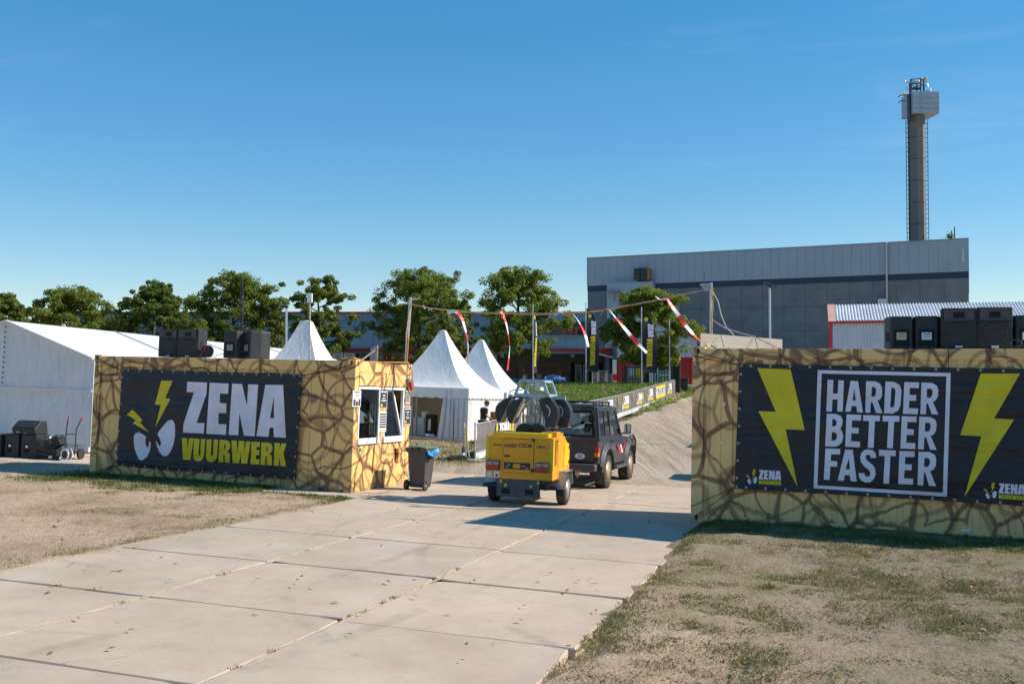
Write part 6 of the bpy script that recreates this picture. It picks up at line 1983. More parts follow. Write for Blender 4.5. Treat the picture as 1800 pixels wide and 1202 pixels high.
# rear door, split unequally, window with black surround
MB().box(-0.74, 0.72, -0.812, -0.785, 0.62, 1.10).build('tailgate', M['car_low'], jp, bevel=0.012)
MB().box(-0.74, 0.72, -0.8135, -0.811, 0.855, 0.865).build('tailgate_crease', M['trim'], jp)
q = MB()
for a, b_ in (((-0.70, 1.18), (0.69, 1.18)), ((0.69, 1.18), (0.63, 1.70)), ((0.63, 1.70), (-0.63, 1.70)), ((-0.63, 1.70), (-0.70, 1.18))):
    fy = lambda z: -0.802 + (z - 1.1) * 0.055
    q.beam((a[0], fy(a[1]), a[1]), (b_[0], fy(b_[1]), b_[1]), 0.03, 0.045, (0, 1, 0))
q.beam((-0.26, fy(1.18), 1.15), (-0.25, fy(1.7), 1.73), 0.035, 0.05, (0, 1, 0))
q.build('rear_window_seal', M['black_matt'], jp)
MB().face([(-0.69, fy(1.18) + 0.004, 1.18), (0.68, fy(1.18) + 0.004, 1.18), (0.62, fy(1.7) + 0.004, 1.70), (-0.62, fy(1.7) + 0.004, 1.70)]).build('rear_window', M['glass'], jp)
for s_ in (-1, 1):
    e_ = 0.012 * s_
    def sp(y, z):
        p = side(s_, y, z)
        return (p[0] + e_, p[1], p[2])
    q = MB()
    q.face([sp(-0.63, 1.18), sp(0.36, 1.18), sp(0.37, 1.73), sp(-0.60, 1.73)])
    q.build('side_window', M['glass'], jp)
    MB().face([sp(0.48, 1.18), sp(1.42, 1.18), sp(1.06, 1.73), sp(0.49, 1.73)]).build('door_window', M['glass'], jp)
    q = MB()
    for a, b_ in (((-0.63, 1.18), (0.36, 1.18)), ((0.36, 1.18), (0.37, 1.73)), ((0.37, 1.73), (-0.6, 1.73)), ((-0.6, 1.73), (-0.63, 1.18)), ((-0.12, 1.18), (-0.11, 1.73)), ((0.48, 1.18), (1.42, 1.18)), ((1.42, 1.18), (1.06, 1.73)), ((1.06, 1.73), (0.49, 1.73)), ((0.49, 1.73), (0.48, 1.18))):
        q.beam(sp(*a), sp(*b_), 0.022, 0.022)
    q.build('window_seal', M['black_matt'], jp)
    q = MB()
    for y_ in (0.42, 1.56):
        q.box(min(s_ * (BW + 0.003), s_ * (BW - 0.01)), max(s_ * (BW + 0.003), s_ * (BW - 0.01)), y_, y_ + 0.008, ZS, 1.12)
    q.build('door_gap', M['black_matt'], jp)
    MB().box(min(s_ * (BW + 0.022), s_ * BW), max(s_ * (BW + 0.022), s_ * BW), 0.50, 0.68, 1.02, 1.055).build('door_handle', M['black'], jp, bevel=0.006)
    MB().box(min(s_ * (BW + 0.006), s_ * BW), max(s_ * (BW + 0.006), s_ * BW), -0.30, -0.16, 1.00, 1.06).build('fuel_flap', M['trim'], jp)
    # tail light column
    l_ = MB().box(min(s_ * 0.735, s_ * 0.815), max(s_ * 0.735, s_ * 0.815), -0.83, -0.70, 0.63, 0.955).build('tail_light', M['black'], jp, bevel=0.01)
    MB().box(min(s_ * 0.728, s_ * 0.822), max(s_ * 0.728, s_ * 0.822), -0.838, -0.71, 0.83, 0.95).build('red_lens', M['lamp_red'], l_, bevel=0.008)
    MB().box(min(s_ * 0.728, s_ * 0.822), max(s_ * 0.728, s_ * 0.822), -0.838, -0.71, 0.735, 0.826).build('amber_lens', M['lamp_amber'], l_, bevel=0.008)
    wheel(jp, (s_ * 0.735, 0, 0.375), 0.375, 0.25, s_, M['rim'], 30)
    wheel(jp, (s_ * 0.735, WB, 0.375), 0.375, 0.25, s_, M['rim'], 30)
    # mirror on its arm
    mi = MB().box(min(s_ * 0.90, s_ * 1.06), max(s_ * 0.90, s_ * 1.06), 1.36, 1.43, 1.18, 1.42).build('mirror', M['black'], jp, bevel=0.02)
    MB().box(min(s_ * 0.915, s_ * 1.045), max(s_ * 0.915, s_ * 1.045), 1.352, 1.3585, 1.195, 1.405).build('mirror_glass', M['mirror'], mi)
    MB().tube([(s_ * 0.78, 1.42, 1.16), (s_ * 0.92, 1.40, 1.22)], 0.016, 6).build('mirror_arm', M['black'], mi)
    MB().box(min(s_ * (BW + 0.004), s_ * BW), max(s_ * (BW + 0.004), s_ * BW), 2.36, 2.46, 0.99, 1.03).build('side_repeater', M['lamp_amber'], jp)
    MB().box(min(s_ * 0.70, s_ * 0.81), max(s_ * 0.70, s_ * 0.81), 3.0, 3.06, 0.86, 0.99).build('front_indicator', M['lamp_amber'], jp)
    MB().box(min(s_ * 0.66, s_ * 0.40), max(s_ * 0.66, s_ * 0.40), 3.055, 3.09, 0.78, 0.98).build('headlight', M['lamp_clear'], jp, bevel=0.02)
    # stripes on door and wing
    f = s_ * (BW + 0.0225)
    for pts, mt in (([(1.02, 0.92), (1.22, 0.92), (1.50, 0.72), (1.30, 0.72)], 'red'), ([(1.32, 0.92), (1.44, 0.92), (1.66, 0.73), (1.56, 0.72)], 'white'), ([(1.60, 0.76), (1.78, 0.82), (1.98, 0.94), (1.86, 0.94), (1.72, 0.86)], 'red')):
        MB().prism([(y, z) for y, z in pts], 'x', s_ * (BW + 0.013), f).build('stripe', M[mt], jp)
# D oval
q = MB()
q.prism([(0.40 + 0.115 * math.cos(k * 0.3142), 0.735 + 0.066 * math.sin(k * 0.3142)) for k in range(20)], 'y', -0.8165, -0.8145)
q.build('oval_sticker', M['paper'], jp)
lay(font_mesh('D', 0.105, 0.002, 1.1), 0.40, -0.8185, 0.735, 'lettering', M['ink'], jp)
lay(font_mesh('4x4', 0.05, 0.0, 1.4), 0.50, -0.8150, 0.905, 'lettering', M['red'], jp)
# bumper, hitch, flaps
bp = MB().box(-0.80, 0.80, -1.02, -0.80, 0.42, 0.58).build('rear_bumper', M['trim'], jp, bevel=0.04, seg=3)
MB().box(0.34, 0.45, -1.024, -1.018, 0.46, 0.50).build('reflector', M['lamp_red'], bp)
MB().box(-0.45, -0.34, -1.024, -1.018, 0.46, 0.50).build('reflector', M['lamp_red'], bp)
MB().beam((0, -0.8, 0.40), (0, -1.14, 0.40), 0.06, 0.06).tube([(0, -1.12, 0.40), (0, -1.12, 0.47)], 0.025, 8).build('tow_hitch', M['dark_steel'], jp)
MB().prism([(0.30, 0.42), (0.42, 0.42), (0.36, 0.26)], 'y', -0.86, -0.80).build('recovery_hook', M['tan'], jp)
MB().box(0.58, 0.86, -0.62, -0.60, 0.20, 0.52).build('mud_flap', M['rubber'], jp)
MB().box(-0.86, -0.58, -0.62, -0.60, 0.20, 0.52).build('mud_flap', M['rubber'], jp)
MB().tube([(-0.62, 0, 0.375), (0.62, 0, 0.375)], 0.06, 8).tube([(-0.62, WB, 0.375), (0.62, WB, 0.375)], 0.06, 8).build('axles', M['dark_steel'], jp)
MB().box(-0.70, 0.70, -0.70, 2.9, 0.44, 0.53).build('underbody', M['black_matt'], jp)
# roof bars and rear ladder rail
q = MB()
for x0 in (-0.62, 0.62):
    q.tube([(x0, -0.66, zr + 0.13), (x0, 0.95, zr + 0.12)], 0.022, 6)
for y0 in (-0.55, 0.05, 0.70):
    q.tube([(-0.66, y0, zr + 0.12), (0.66, y0, zr + 0.12)], 0.018, 6)
    for x0 in (-0.66, 0.66):
        q.tube([(x0, y0, zr + 0.12), (x0 * 1.03, y0, zr - 0.02)], 0.016, 6)
q.build('roof_bars', M['dark_steel'], jp)
MB().tube([(0.66, -0.80, zr + 0.14), (0.72, -0.83, zr - 0.1), (0.76, -0.84, 1.12)], 0.020, 6).build('ladder_rail', M['black'], jp)
MB().tube([(0.66, 2.96, 1.02), (0.76, 3.10, 1.10), (0.80, 3.20, 0.98), (0.80, 3.20, 0.62)], 0.03, 8).tube([(-0.66, 2.96, 1.02), (-0.76, 3.10, 1.10), (-0.80, 3.20, 0.98), (-0.80, 3.20, 0.62)], 0.03, 8).tube([(-0.80, 3.20, 0.98), (0.80, 3.20, 0.98)], 0.025, 8).build('bull_bar', M['black'], jp)
# windscreen and what is seen inside
MB().face([(-0.74, 1.54, 1.14), (0.74, 1.54, 1.14), (0.66, 1.13, 1.75), (-0.66, 1.13, 1.75)]).build('windscreen', M['glass'], jp)
for x0 in (-0.38, 0.38):
    s2 = MB().box(x0 - 0.23, x0 + 0.23, 0.45, 0.95, 0.75, 0.95).build('seat', M['seat'], jp, bevel=0.04)
    MB().box(x0 - 0.22, x0 + 0.22, 0.40, 0.55, 0.95, 1.42, Matrix.Translation((0, 0, 0))).build('seat_back', M['seat'], s2, bevel=0.04)
    MB().box(x0 - 0.12, x0 + 0.12, 0.38, 0.48, 1.44, 1.60).build('head_rest', M['seat'], s2, bevel=0.03)
MB().box(-0.70, 0.70, 1.30, 1.60, 0.95, 1.14).build('dashboard', M['black_matt'], jp, bevel=0.03)
MB().box(-0.45, 0.05, -0.60, -0.15, 1.05, 1.30).build('cargo', M['seat'], jp, bevel=0.02)
MB().beam((-0.5, -0.5, 1.1), (0.2, 0.2, 1.45), 0.06, 0.06).build('cargo_bar', M['black_matt'], jp)
MB().box(0.0, 0.12, 0.0, 0.2, 1.15, 1.30).build('red_cushion', M['red'], jp)

# ------------------------------------------------------------------ wheeled bin beside the kiosk
bm_ = slope(-1.80, 19.02, -0.36)
bn = thing('wheeled_bin', 'charcoal wheeled bin with a blue bag hanging out beside the kiosk', 'bin', bm_)
BWD, BD, BH = 0.40, 0.44, 0.80
q = MB()
lo_ = [(-0.155, -0.16), (0.155, -0.16), (0.155, 0.16), (-0.155, 0.16)]
hi_ = [(-0.20, -0.22), (0.20, -0.22), (0.20, 0.24), (-0.20, 0.24)]
for (a, b_) in ((lo_, 0.05), (hi_, BH)):
    q.v += [(x, y, b_) for x, y in a]
q.f = [(3, 2, 1, 0), (4, 5, 6, 7)] + [(i, (i + 1) % 4, 4 + (i + 1) % 4, 4 + i) for i in range(4)]
q.build('tub', M['bin'], bn, bevel=0.02, seg=3)
MB().box(-0.215, 0.215, -0.235, 0.255, BH - 0.035, BH).build('rim', M['bin'], bn, bevel=0.01)
ld = MB()
nn = 8
for i in range(nn + 1):
    for j in range(nn + 1):
        u, v_ = i / nn * 2 - 1, j / nn * 2 - 1
        ld.v.append((u * 0.22, v_ * 0.25, BH + 0.02 + 0.05 * (1 - u * u) * (1 - v_ * v_ * 0.7)))
for i in range(nn):
    for j in range(nn):
        a = i * (nn + 1) + j
        ld.f.append((a, a + nn + 1, a + nn + 2, a + 1))
ld.build('lid', M['bin_lid'], bn, smoothed=True, solid=0.012)
q = MB()
for x0 in (-0.13, 0.0, 0.13):
    q.tube([(x0 - 0.045, -0.255, BH - 0.005), (x0 + 0.045, -0.255, BH - 0.005)], 0.022, 8)
q.build('hinge', M['bin'], bn)
for s_ in (-1, 1):
    w_ = bpy.data.objects.new('wheel', None)
    col.objects.link(w_)
    w_.parent = bn
    w_.location = (s_ * 0.20, -0.20, 0.10)
    rot = Matrix.Rotation(math.pi / 2, 4, 'Y')
    MB().lathe([(0.055, -0.022), (0.095, -0.022), (0.10, 0), (0.095, 0.022), (0.055, 0.022)], 22, rot).build('tyre', M['rubber'], w_, smoothed=False)
    MB().lathe([(0.012, -0.018), (0.055, -0.014), (0.055, 0.014), (0.012, 0.024)], 14, rot).build('hub', M['tan'], w_)
MB().tube([(-0.2, -0.20, 0.10), (0.2, -0.20, 0.10)], 0.014, 8).build('axle', M['dark_steel'], bn)
# crumpled bag flap over the right rim
q = MB()
nu, nv = 16, 9
rg = random.Random(3)
for i in range(nu + 1):
    for j in range(nv + 1):
        u, v_ = i / nu, j / nv
        x = 0.16 + 0.10 * v_ + 0.05 * math.sin(u * 9) * v_
        y = -0.20 + 0.46 * u
        z = BH + 0.03 - (0.06 + 0.16 * math.sin(math.pi * min(1, u * 1.1 + 0.05)) ** 0.6) * v_ ** 1.3 + 0.02 * math.sin(u * 14 + v_ * 5)
        q.v.append((x + rg.gauss(0, 0.006), y, z + rg.gauss(0, 0.006)))
for i in range(nu):
    for j in range(nv):
        a = i * (nv + 1) + j
        q.f.append((a, a + nv + 1, a + nv + 2, a + 1))
q.build('bag', M['bag'], bn, smoothed=True, solid=0.003)
q = MB()
for i in range(11):
    for j in range(5):
        u, v_ = i / 10, j / 4
        q.v.append((-0.20 - 0.05 * v_, -0.22 + 0.26 * u, BH + 0.01 - 0.10 * v_ * math.sin(math.pi * u) ** 0.5 + rg.gauss(0, 0.006)))
for i in range(10):
    for j in range(4):
        a = i * 5 + j
        q.f.append((a, a + 5, a + 6, a + 1))
q.build('bag', M['bag'], bn, smoothed=True, solid=0.003)
# ------------------------------------------------------------------ tents
def pagoda(label, mtx, size, eave, peak, group, open_front=False, detail=True, top_r=0.05, curve=1.78):
    """pointed tent; local origin at the front right corner, x to the left is negative, y back"""
    t_ = thing('pagoda_tent', label, 'tent', mtx, group)
    R_ = size / 2
    cx_, cy_ = -R_, R_
    n = 14
    per = 10
    q = MB()
    for side_ in range(4):
        ang = side_ * math.pi / 2
        ca_, sa_ = math.cos(ang), math.sin(ang)
        k0 = len(q.v)
        for i in range(n + 1):
            rho = top_r + (1 - top_r) * (i / n)
            h = eave + (peak - eave) * max(0.0, (1 - (rho - top_r) / (1 - top_r))) ** curve
            for j in range(per + 1):
                s_ = j / per * 2 - 1
                hang = 0.045 * (1 - s_ * s_) * math.sin(math.pi * min(1, rho)) * size / 4
                bx, by = s_ * R_ * rho, -R_ * rho
                q.v.append((cx_ + bx * ca_ - by * sa_, cy_ + bx * sa_ + by * ca_, h - hang))
        for i in range(n):
            for j in range(per):
                a = k0 + i * (per + 1) + j
                q.f.append((a, a + per + 1, a + per + 2, a + 1))
    roof = q.build('roof', M['tent'], t_, smoothed=True)
    MB().lathe([(R_ * top_r * 1.12, peak - 0.06), (R_ * top_r * 1.12, peak + 0.01), (0.02, peak + 0.03)], 16, Matrix.Translation((cx_, cy_, 0))).build('peak_cap', M['tent'], roof)
    # scalloped valance on every side
    vh = 0.36 * size / 4
    for side_ in range(4):
        ang = side_ * math.pi / 2
        ca_, sa_ = math.cos(ang), math.sin(ang)
        q = MB()
        m_ = 48
        for i in range(m_ + 1):
            s_ = i / m_ * 2 - 1
            zb2 = eave - vh - 0.045 * abs(math.sin(i / m_ * math.pi * 9))
            bx, by = s_ * (R_ + 0.004), -(R_ + 0.012)
            p = (cx_ + bx * ca_ - by * sa_, cy_ + bx * sa_ + by * ca_)
            q.v += [(p[0], p[1], eave + 0.01), (p[0], p[1], zb2)]
        for i in range(m_):
            q.f.append((2 * i, 2 * i + 1, 2 * i + 3, 2 * i + 2))
        q.build('valance', M['tent'], t_)
        # walls
        if side_ == 0 and open_front:
            continue
        q = MB()
        for i in range(41):
            s_ = i / 40 * 2 - 1
            wv = 0.02 * math.sin(i * 1.1) + 0.012 * math.sin(i * 2.7 + side_)
            bx, by = s_ * (R_ - 0.01), -(R_ - 0.02) + wv
            p = (cx_ + bx * ca_ - by * sa_, cy_ + bx * sa_ + by * ca_)
            q.v += [(p[0], p[1], eave), (p[0], p[1], 0.03)]
        for i in range(40):
            q.f.append((2 * i, 2 * i + 1, 2 * i + 3, 2 * i + 2))
        q.build('side_wall', M['tent_wall'], t_, smoothed=True)
    for px_ in (-0.03, -size + 0.03):
        for py_ in (0.03, size - 0.03):
            MB().tube([(px_, py_, -0.02), (px_, py_, eave)], 0.03, 8).build('leg', M['pole'], t_)
    if detail:
        q = MB()
        for k in range(26):
            y_ = 0.1 + k * (size - 0.2) / 25
            q.ball((0.02, y_, eave - vh - 0.05), (0.02, 0.035, 0.022), 6, 4)
        q.build('lacing', M['timber'], t_)
    return t_


TYAW = -0.332
gp_ = 'white pointed tents beyond the gateway'
P1 = slope(-1.74, 37.3, TYAW)
p1 = pagoda('white pagoda tent with its front curtain half open, nearer of the two side by side', P1, 4.05, 2.06, 4.42, gp_, open_front=True)
# gathered curtains hanging in the open front
def curtain(root, xa, xb, xa2, xb2, eave, y, amp, name='curtain'):
    q = MB()
    n = 36
    for i in range(n + 1):
        f = i / n
        for j in range(9):
            g = j / 8
            x = (xa + (xb - xa) * f) * (1 - g) + (xa2 + (xb2 - xa2) * f) * g
            yy = y + amp * math.sin(f * 17 + g * 1.2) * (0.5 + 0.5 * g) + amp * 0.6 * math.sin(f * 31 + 2)
            q.v.append((x, yy, eave * (1 - g) + 0.04 * g))
    for i in range(n):
        for j in range(8):
            a = i * 9 + j
            q.f.append((a, a + 1, a + 10, a + 9))
    return q.build(name, M['tent_wall'], root, smoothed=True)


curtain(p1, -1.02, -0.62, -1.28, -0.58, 1.95, 0.0, 0.05)
curtain(p1, -0.62, -0.04, -0.58, -0.04, 1.95, 0.03, 0.03)
curtain(p1, -4.0, -3.3, -4.0, -3.5, 1.95, 0.03, 0.05)
MB().box(-4.0, -0.05, 0.05, 3.95, 0.0, 0.13).build('floor', M['wood_floor'], p1)
MB().box(-4.0, -0.05, -0.03, 0.045, 0.02, 0.12).build('floor_edge', M['steel'], p1)
MB().box(-3.9, -0.2, 3.6, 3.62, 0.14, 1.9).build('lining', M['tent_in'], p1)
MB().box(-2.62, -2.52, 0.4, 0.5, 0.13, 2.0).box(-2.40, -2.34, 0.4, 0.5, 0.13, 2.0).box(-2.3, -0.6, 1.0, 1.06, 1.85, 1.93).build('inner_frame', M['wood_grey'], p1)
p2m = P1 @ Matrix.Translation((0.0, 4.45, -0.12))
pagoda('white pagoda tent standing just behind the open-fronted one', p2m, 4.05, 2.06, 4.42, gp_)
p3m = slope(-5.47, 28.6, TYAW + 0.08)
p3 = pagoda('white pagoda tent with blunt peak rising behind the kiosk roof', p3m, 3.3, 2.02, 4.0, gp_, detail=False, top_r=0.085, curve=2.1)

# things inside the open tent
def inside(x, y, a=0.0):
    return P1 @ Matrix.Translation((x, y, 0.135)) @ Matrix.Rotation(a, 4, 'Z')


t_ = thing('white_cabinet', 'white cabinet with drawers inside the open tent', 'cabinet', inside(-2.6, 0.7))
MB().box(-0.45, 0.45, 0, 0.5, 0, 0.72).build('carcass', M['kick'], t_, bevel=0.01)
for k in range(2):
    MB().box(-0.40 + 0.42 * k, -0.02 + 0.42 * k, -0.012, -0.001, 0.42, 0.68).build('drawer', M['white'], t_, bevel=0.004)
MB().box(0.30, 0.45, 0.1, 0.4, 0.72, 0.95).build('side_screen', M['white'], t_)
t_ = thing('dark_cupboard', 'dark narrow cupboard with a pale door panel inside the open tent', 'cupboard', inside(-1.98, 0.9))
MB().box(-0.16, 0.16, 0, 0.4, 0, 0.84).build('carcass', M['timber'], t_, bevel=0.01)
MB().box(-0.07, 0.05, -0.008, 0.001, 0.2, 0.66).build('door_panel', M['steel'], t_)
for k, (x0, lbl) in enumerate(((-1.62, 'yellow plastic chair in the open tent next to the dark cupboard'), (-1.30, 'yellow plastic chair in the open tent further right'))):
    t_ = thing('chair', lbl, 'chair', inside(x0, 1.5 + 0.2 * k, 2.6), 'yellow chairs in the tent')
    MB().box(-0.21, 0.21, -0.2, 0.2, 0.42, 0.45).build('seat', M['yellow_print'], t_, bevel=0.01)
    q = MB()
    for xx in (-0.2, -0.07, 0.07, 0.2):
        q.beam((xx, 0.19, 0.45), (xx, 0.27, 0.82), 0.05, 0.02)
    q.beam((-0.22, 0.27, 0.80), (0.22, 0.27, 0.80), 0.06, 0.02)
    q.build('backrest', M['yellow_print'], t_)
    for xx in (-0.19, 0.19):
        for yy in (-0.18, 0.18):
            MB().tube([(xx, yy, 0.42), (xx * 1.1, yy * 1.1, 0)], 0.014, 6).build('leg', M['dark_steel'], t_)
t_ = thing('shoes', 'pale crumpled things on the tent floor edge', 'shoes', inside(-1.75, 0.25))
MB().ball((0, 0, 0.05), (0.14, 0.07, 0.06)).ball((0.18, 0.03, 0.04), (0.1, 0.06, 0.05)).build('pair', M['paper'], t_, smoothed=True)
t_ = thing('white_bundle', 'flat white bundle on the tent floor by the cabinet', 'bundle', inside(-2.75, 0.25))
MB().ball((0, 0, 0.04), (0.2, 0.09, 0.05)).build('bundle', M['kick'], t_, smoothed=True)

# ---- big marquee at the left
MQ = slope(-11.05, 25.35, -0.31)
mq = thing('marquee', 'large white gable marquee at the left behind the kiosk', 'tent', MQ)
W_, EV, RG, LN = 5.9, 2.45, 3.42, 17.0
n = 24
q = MB()      # gable wall with slack folds
for i in range(n + 1):
    f = i / n
    x = -W_ * f
    top = EV + (RG - EV) * (1 - abs(f - 0.5) * 2)
    for j in range(13):
        g = j / 12
        bul = 0.03 * math.sin(f * 23) * math.sin(g * 3.1) + 0.015 * math.sin(f * 41 + g * 6)
        q.v.append((x, -bul * 0.6, 0.06 + (top - 0.06) * g))
for i in range(n):
    for j in range(12):
        a = i * 13 + j
        q.f.append((a, a + 13, a + 14, a + 1))
q.build('gable_wall', M['tent_wall'], mq, smoothed=True)
for s_, (xa, xb) in enumerate(((0.0, -W_ / 2), (-W_ / 2, -W_))):
    za, zb2 = (EV, RG) if s_ == 0 else (RG, EV)
    q = MB()
    for i in range(9):
        for j in range(41):
            f, g = i / 8, j / 40
            sag = -0.035 * math.sin(f * math.pi) * abs(math.sin(g * math.pi * 4)) ** 0.7
            q.v.append((xa + (xb - xa) * f, -0.03 + (LN + 0.03) * g, za + (zb2 - za) * f + 0.03 + sag))
    for i in range(8):
        for j in range(40):
            a = i * 41 + j
            q.f.append((a, a + 1, a + 42, a + 41))
    q.build('roof_slope', M['tent'], mq, smoothed=True)
q = MB()
for i in range(61):
    y = LN * i / 60
    q.v += [(0.02 * math.sin(i * 1.3), y, EV), (0.02 * math.sin(i * 1.3 + 1), y, 0.05)]
for i in range(60):
    q.f.append((2 * i, 2 * i + 1, 2 * i + 3, 2 * i + 2))
q.build('side_wall', M['tent_wall'], mq, smoothed=True)
MB().box(-W_, -W_ + 0.02, 0, LN, 0.05, EV).box(-W_, 0, LN, LN + 0.02, 0.05, EV).build('far_walls', M['tent_wall'], mq)
q = MB()
q.beam((0.0, -0.05, EV + 0.03), (-W_ / 2, -0.05, RG + 0.03), 0.10, 0.05)
q.beam((-W_, -0.05, EV + 0.03), (-W_ / 2, -0.05, RG + 0.03), 0.10, 0.05)
q.build('gable_edge', M['tent'], mq)
MB().box(-W_, 0, -0.045, -0.02, 1.60, 1.66).build('wall_seam', M['tent'], mq)
MB().box(-W_, 0.02, -0.06, 0.0, 0.04, 0.17).build('ground_flap', M['kick'], mq)
q = MB()
for k in range(12):
    z = 1.75 + k * 0.137
    q.box(-W_ / 2 - 0.02, -W_ / 2 + 0.012, -0.07, -0.05, z, z + 0.045)
q.build('lacing', M['timber'], mq)
for y0 in (4.2, 8.5, 12.8):
    MB().beam((0.0, y0, EV + 0.045), (-W_ / 2, y0, RG + 0.045), 0.05, 0.02).build('roof_seam', M['cladding'], mq)

# ------------------------------------------------------------------ band gear in front of the marquee
def gear(px_, d, a=0.0):
    p = at(px_, 797, d)
    return slope(p.x, d, a)


gg = 'stage loudspeakers in front of the marquee'
def cab(label, mtx, wd, hg, dp):
    t_ = thing('bass_speaker', label, 'loudspeaker', mtx, gg)
    MB().box(-wd / 2, wd / 2, 0, dp, 0, hg).build('cabinet', M['black'], t_, bevel=0.015)
    MB().box(-wd * 0.30, wd * 0.02, -0.006, 0.001, hg * 0.2, hg * 0.62).build('connector_plate', M['black_matt'], t_)
    MB().box(-wd * 0.20, wd * -0.02, -0.009, -0.006, hg * 0.44, hg * 0.54).build('rating_label', M['paper'], t_)
    q = MB()
    for k in range(4):
        q.tube([(wd * 0.28, -0.004, hg * (0.15 + 0.22 * k)), (wd * 0.28, 0.01, hg * (0.15 + 0.22 * k))], 0.012, 6)
    q.build('bolts', M['black_matt'], t_)
    return t_


cab('tall black bass cabinet, right one under the stage wedge', gear(49, 23.2, -0.25), 0.42, 0.57, 0.45)
cab('tall black bass cabinet, left one under the stage wedge', gear(19, 23.35, -0.25), 0.40, 0.57, 0.45)
cab('black bass cabinet cut by the left picture edge', gear(-12, 23.4, -0.25), 0.40, 0.54, 0.45)
t_ = thing('stage_wedge', 'slanted black stage monitor lying on the two bass cabinets', 'loudspeaker', gear(40, 23.25, -0.25) @ Matrix.Translation((0, 0, 0.575)))
MB().prism([(0, 0), (0.42, 0), (0.36, 0.32), (0.16, 0.32), (-0.05, 0.13)], 'x', -0.33, 0.33).build('cabinet', M['black'], t_, bevel=0.02)
MB().beam((-0.26, 0.05, 0.235), (0.26, 0.05, 0.235), 0.20, 0.012, (0, 1, 1)).build('grille', M['grille'], t_)
MB().box(-0.22, -0.12, -0.02, -0.012, 0.03, 0.10).box(0.0, 0.08, -0.012, -0.004, 0.02, 0.08).build('connector', M['steel'], t_)
def crate(label, mtx, wd, dp, hg, badge=False):
    t_ = thing('crate', label, 'crate', mtx, 'black plastic crates by the marquee')
    q = MB()
    for z in (0.0, hg * 0.36, hg * 0.70, hg - 0.03):
        q.box(-wd / 2, wd / 2, 0, 0.015, z, z + 0.035).box(-wd / 2, wd / 2, dp - 0.015, dp, z, z + 0.035).box(-wd / 2, -wd / 2 + 0.015, 0.015, dp - 0.015, z, z + 0.035).box(wd / 2 - 0.015, wd / 2, 0.015, dp - 0.015, z, z + 0.035)
    for k in range(6):
        x = -wd / 2 + 0.008 + (wd - 0.04) * k / 5
        q.box(x, x + 0.022, 0.002, 0.013, 0.0, hg).box(x, x + 0.022, dp - 0.013, dp - 0.002, 0, hg)
    q.box(-wd / 2, wd / 2, 0, dp, 0, 0.012)
    q.build('body', M['black'], t_)
    MB().box(-wd / 2 + 0.02, wd / 2 - 0.02, 0.03, dp - 0.03, 0.015, hg * 0.6).build('contents', M['black_matt'], t_)
    if badge:
        MB().box(-0.04, 0.05, -0.004, -0.001, 0.04, 0.09).build('badge', M['paper'], t_)
    return t_


crate('black crate with a white tag standing on the ground by the hand truck', gear(88, 23.0, -0.2), 0.34, 0.3, 0.26, True)
crate('black grid crate tipped over on top of the other crate', gear(93, 22.95, -0.2) @ Matrix.Translation((0, 0.02, 0.30)) @ Matrix.Rotation(-0.5, 4, 'Y'), 0.36, 0.28, 0.24)
crate('low dark crate between bass cabinet and tagged crate', gear(71, 23.1, -0.2), 0.28, 0.3, 0.33)
t_ = thing('cable_bundle', 'coiled black cables heaped on the low dark crate', 'cable', gear(70, 23.05) @ Matrix.Translation((0, 0.1, 0.33)))
MB().tube([(0.11 * math.cos(k * 0.45), 0.09 * math.sin(k * 0.45), 0.02 + 0.003 * k) for k in range(40)], 0.011, 5).build('coil', M['black'], t_)
t_ = thing('white_case', 'small white slotted case behind the crates', 'case', gear(72, 23.7))
MB().box(-0.14, 0.14, 0, 0.2, 0, 0.50).build('case', M['white'], t_, bevel=0.01)
MB().box(-0.12, 0.12, -0.004, 0, 0.42, 0.45).build('slot', M['black_matt'], t_)
# hand truck
HT = gear(122, 23.4, -0.15)
t_ = thing('hand_truck', 'dark hand truck with red grips leaning by the marquee wall', 'hand truck', HT)
for s_ in (-1, 1):
    MB().tube([(s_ * 0.13, 0, 0.10), (s_ * 0.13, 0.02, 0.72), (s_ * 0.13 + 0.09 + 0.04 * s_, 0.0, 0.98)], 0.014, 8).build('rail', M['dark_steel'], t_)
    MB().tube([(s_ * 0.13 + 0.075 + 0.035 * s_, 0.0, 0.93), (s_ * 0.13 + 0.105 + 0.045 * s_, -0.003, 1.02)], 0.019, 8).build('grip', M['red'], t_)
    MB().tube([(s_ * 0.13, 0.02, 0.38), (s_ * 0.15, 0.16, 0.16)], 0.010, 6).build('stay', M['dark_steel'], t_)
    rot = Matrix.Translation((s_ * 0.20, 0.14, 0.13)) @ Matrix.Rotation(math.pi / 2, 4, 'Y')
    MB().lathe([(0.02, -0.025), (0.09, -0.03), (0.128, -0.028), (0.13, 0), (0.128, 0.028), (0.09, 0.03), (0.02, 0.025)], 20, rot).build('wheel', M['rubber'], t_, smoothed=True)
for zz in (0.60, 0.14):
    MB().tube([(-0.13, 0.01, zz), (0.13, 0.01, zz)], 0.011, 6).build('cross_bar', M['dark_steel'], t_)
MB().box(-0.16, 0.16, -0.2, 0.0, 0.02, 0.035).build('toe_plate', M['dark_steel'], t_)
t_ = thing('cable_reel', 'white rimmed cable reel on the ground before the hand truck', 'reel', gear(117, 22.95, -0.5))
rot = Matrix.Translation((0, 0, 0.145)) @ Matrix.Rotation(math.pi / 2, 4, 'X')
for zz in (-0.06, 0.05):
    MB().lathe([(0.10, zz), (0.145, zz), (0.145, zz + 0.012), (0.10, zz + 0.012)], 24, rot, caps=False).build('rim', M['white'], t_)
MB().lathe([(0.105, -0.06), (0.105, 0.06)], 20, rot).build('cable_drum', M['black'], t_)
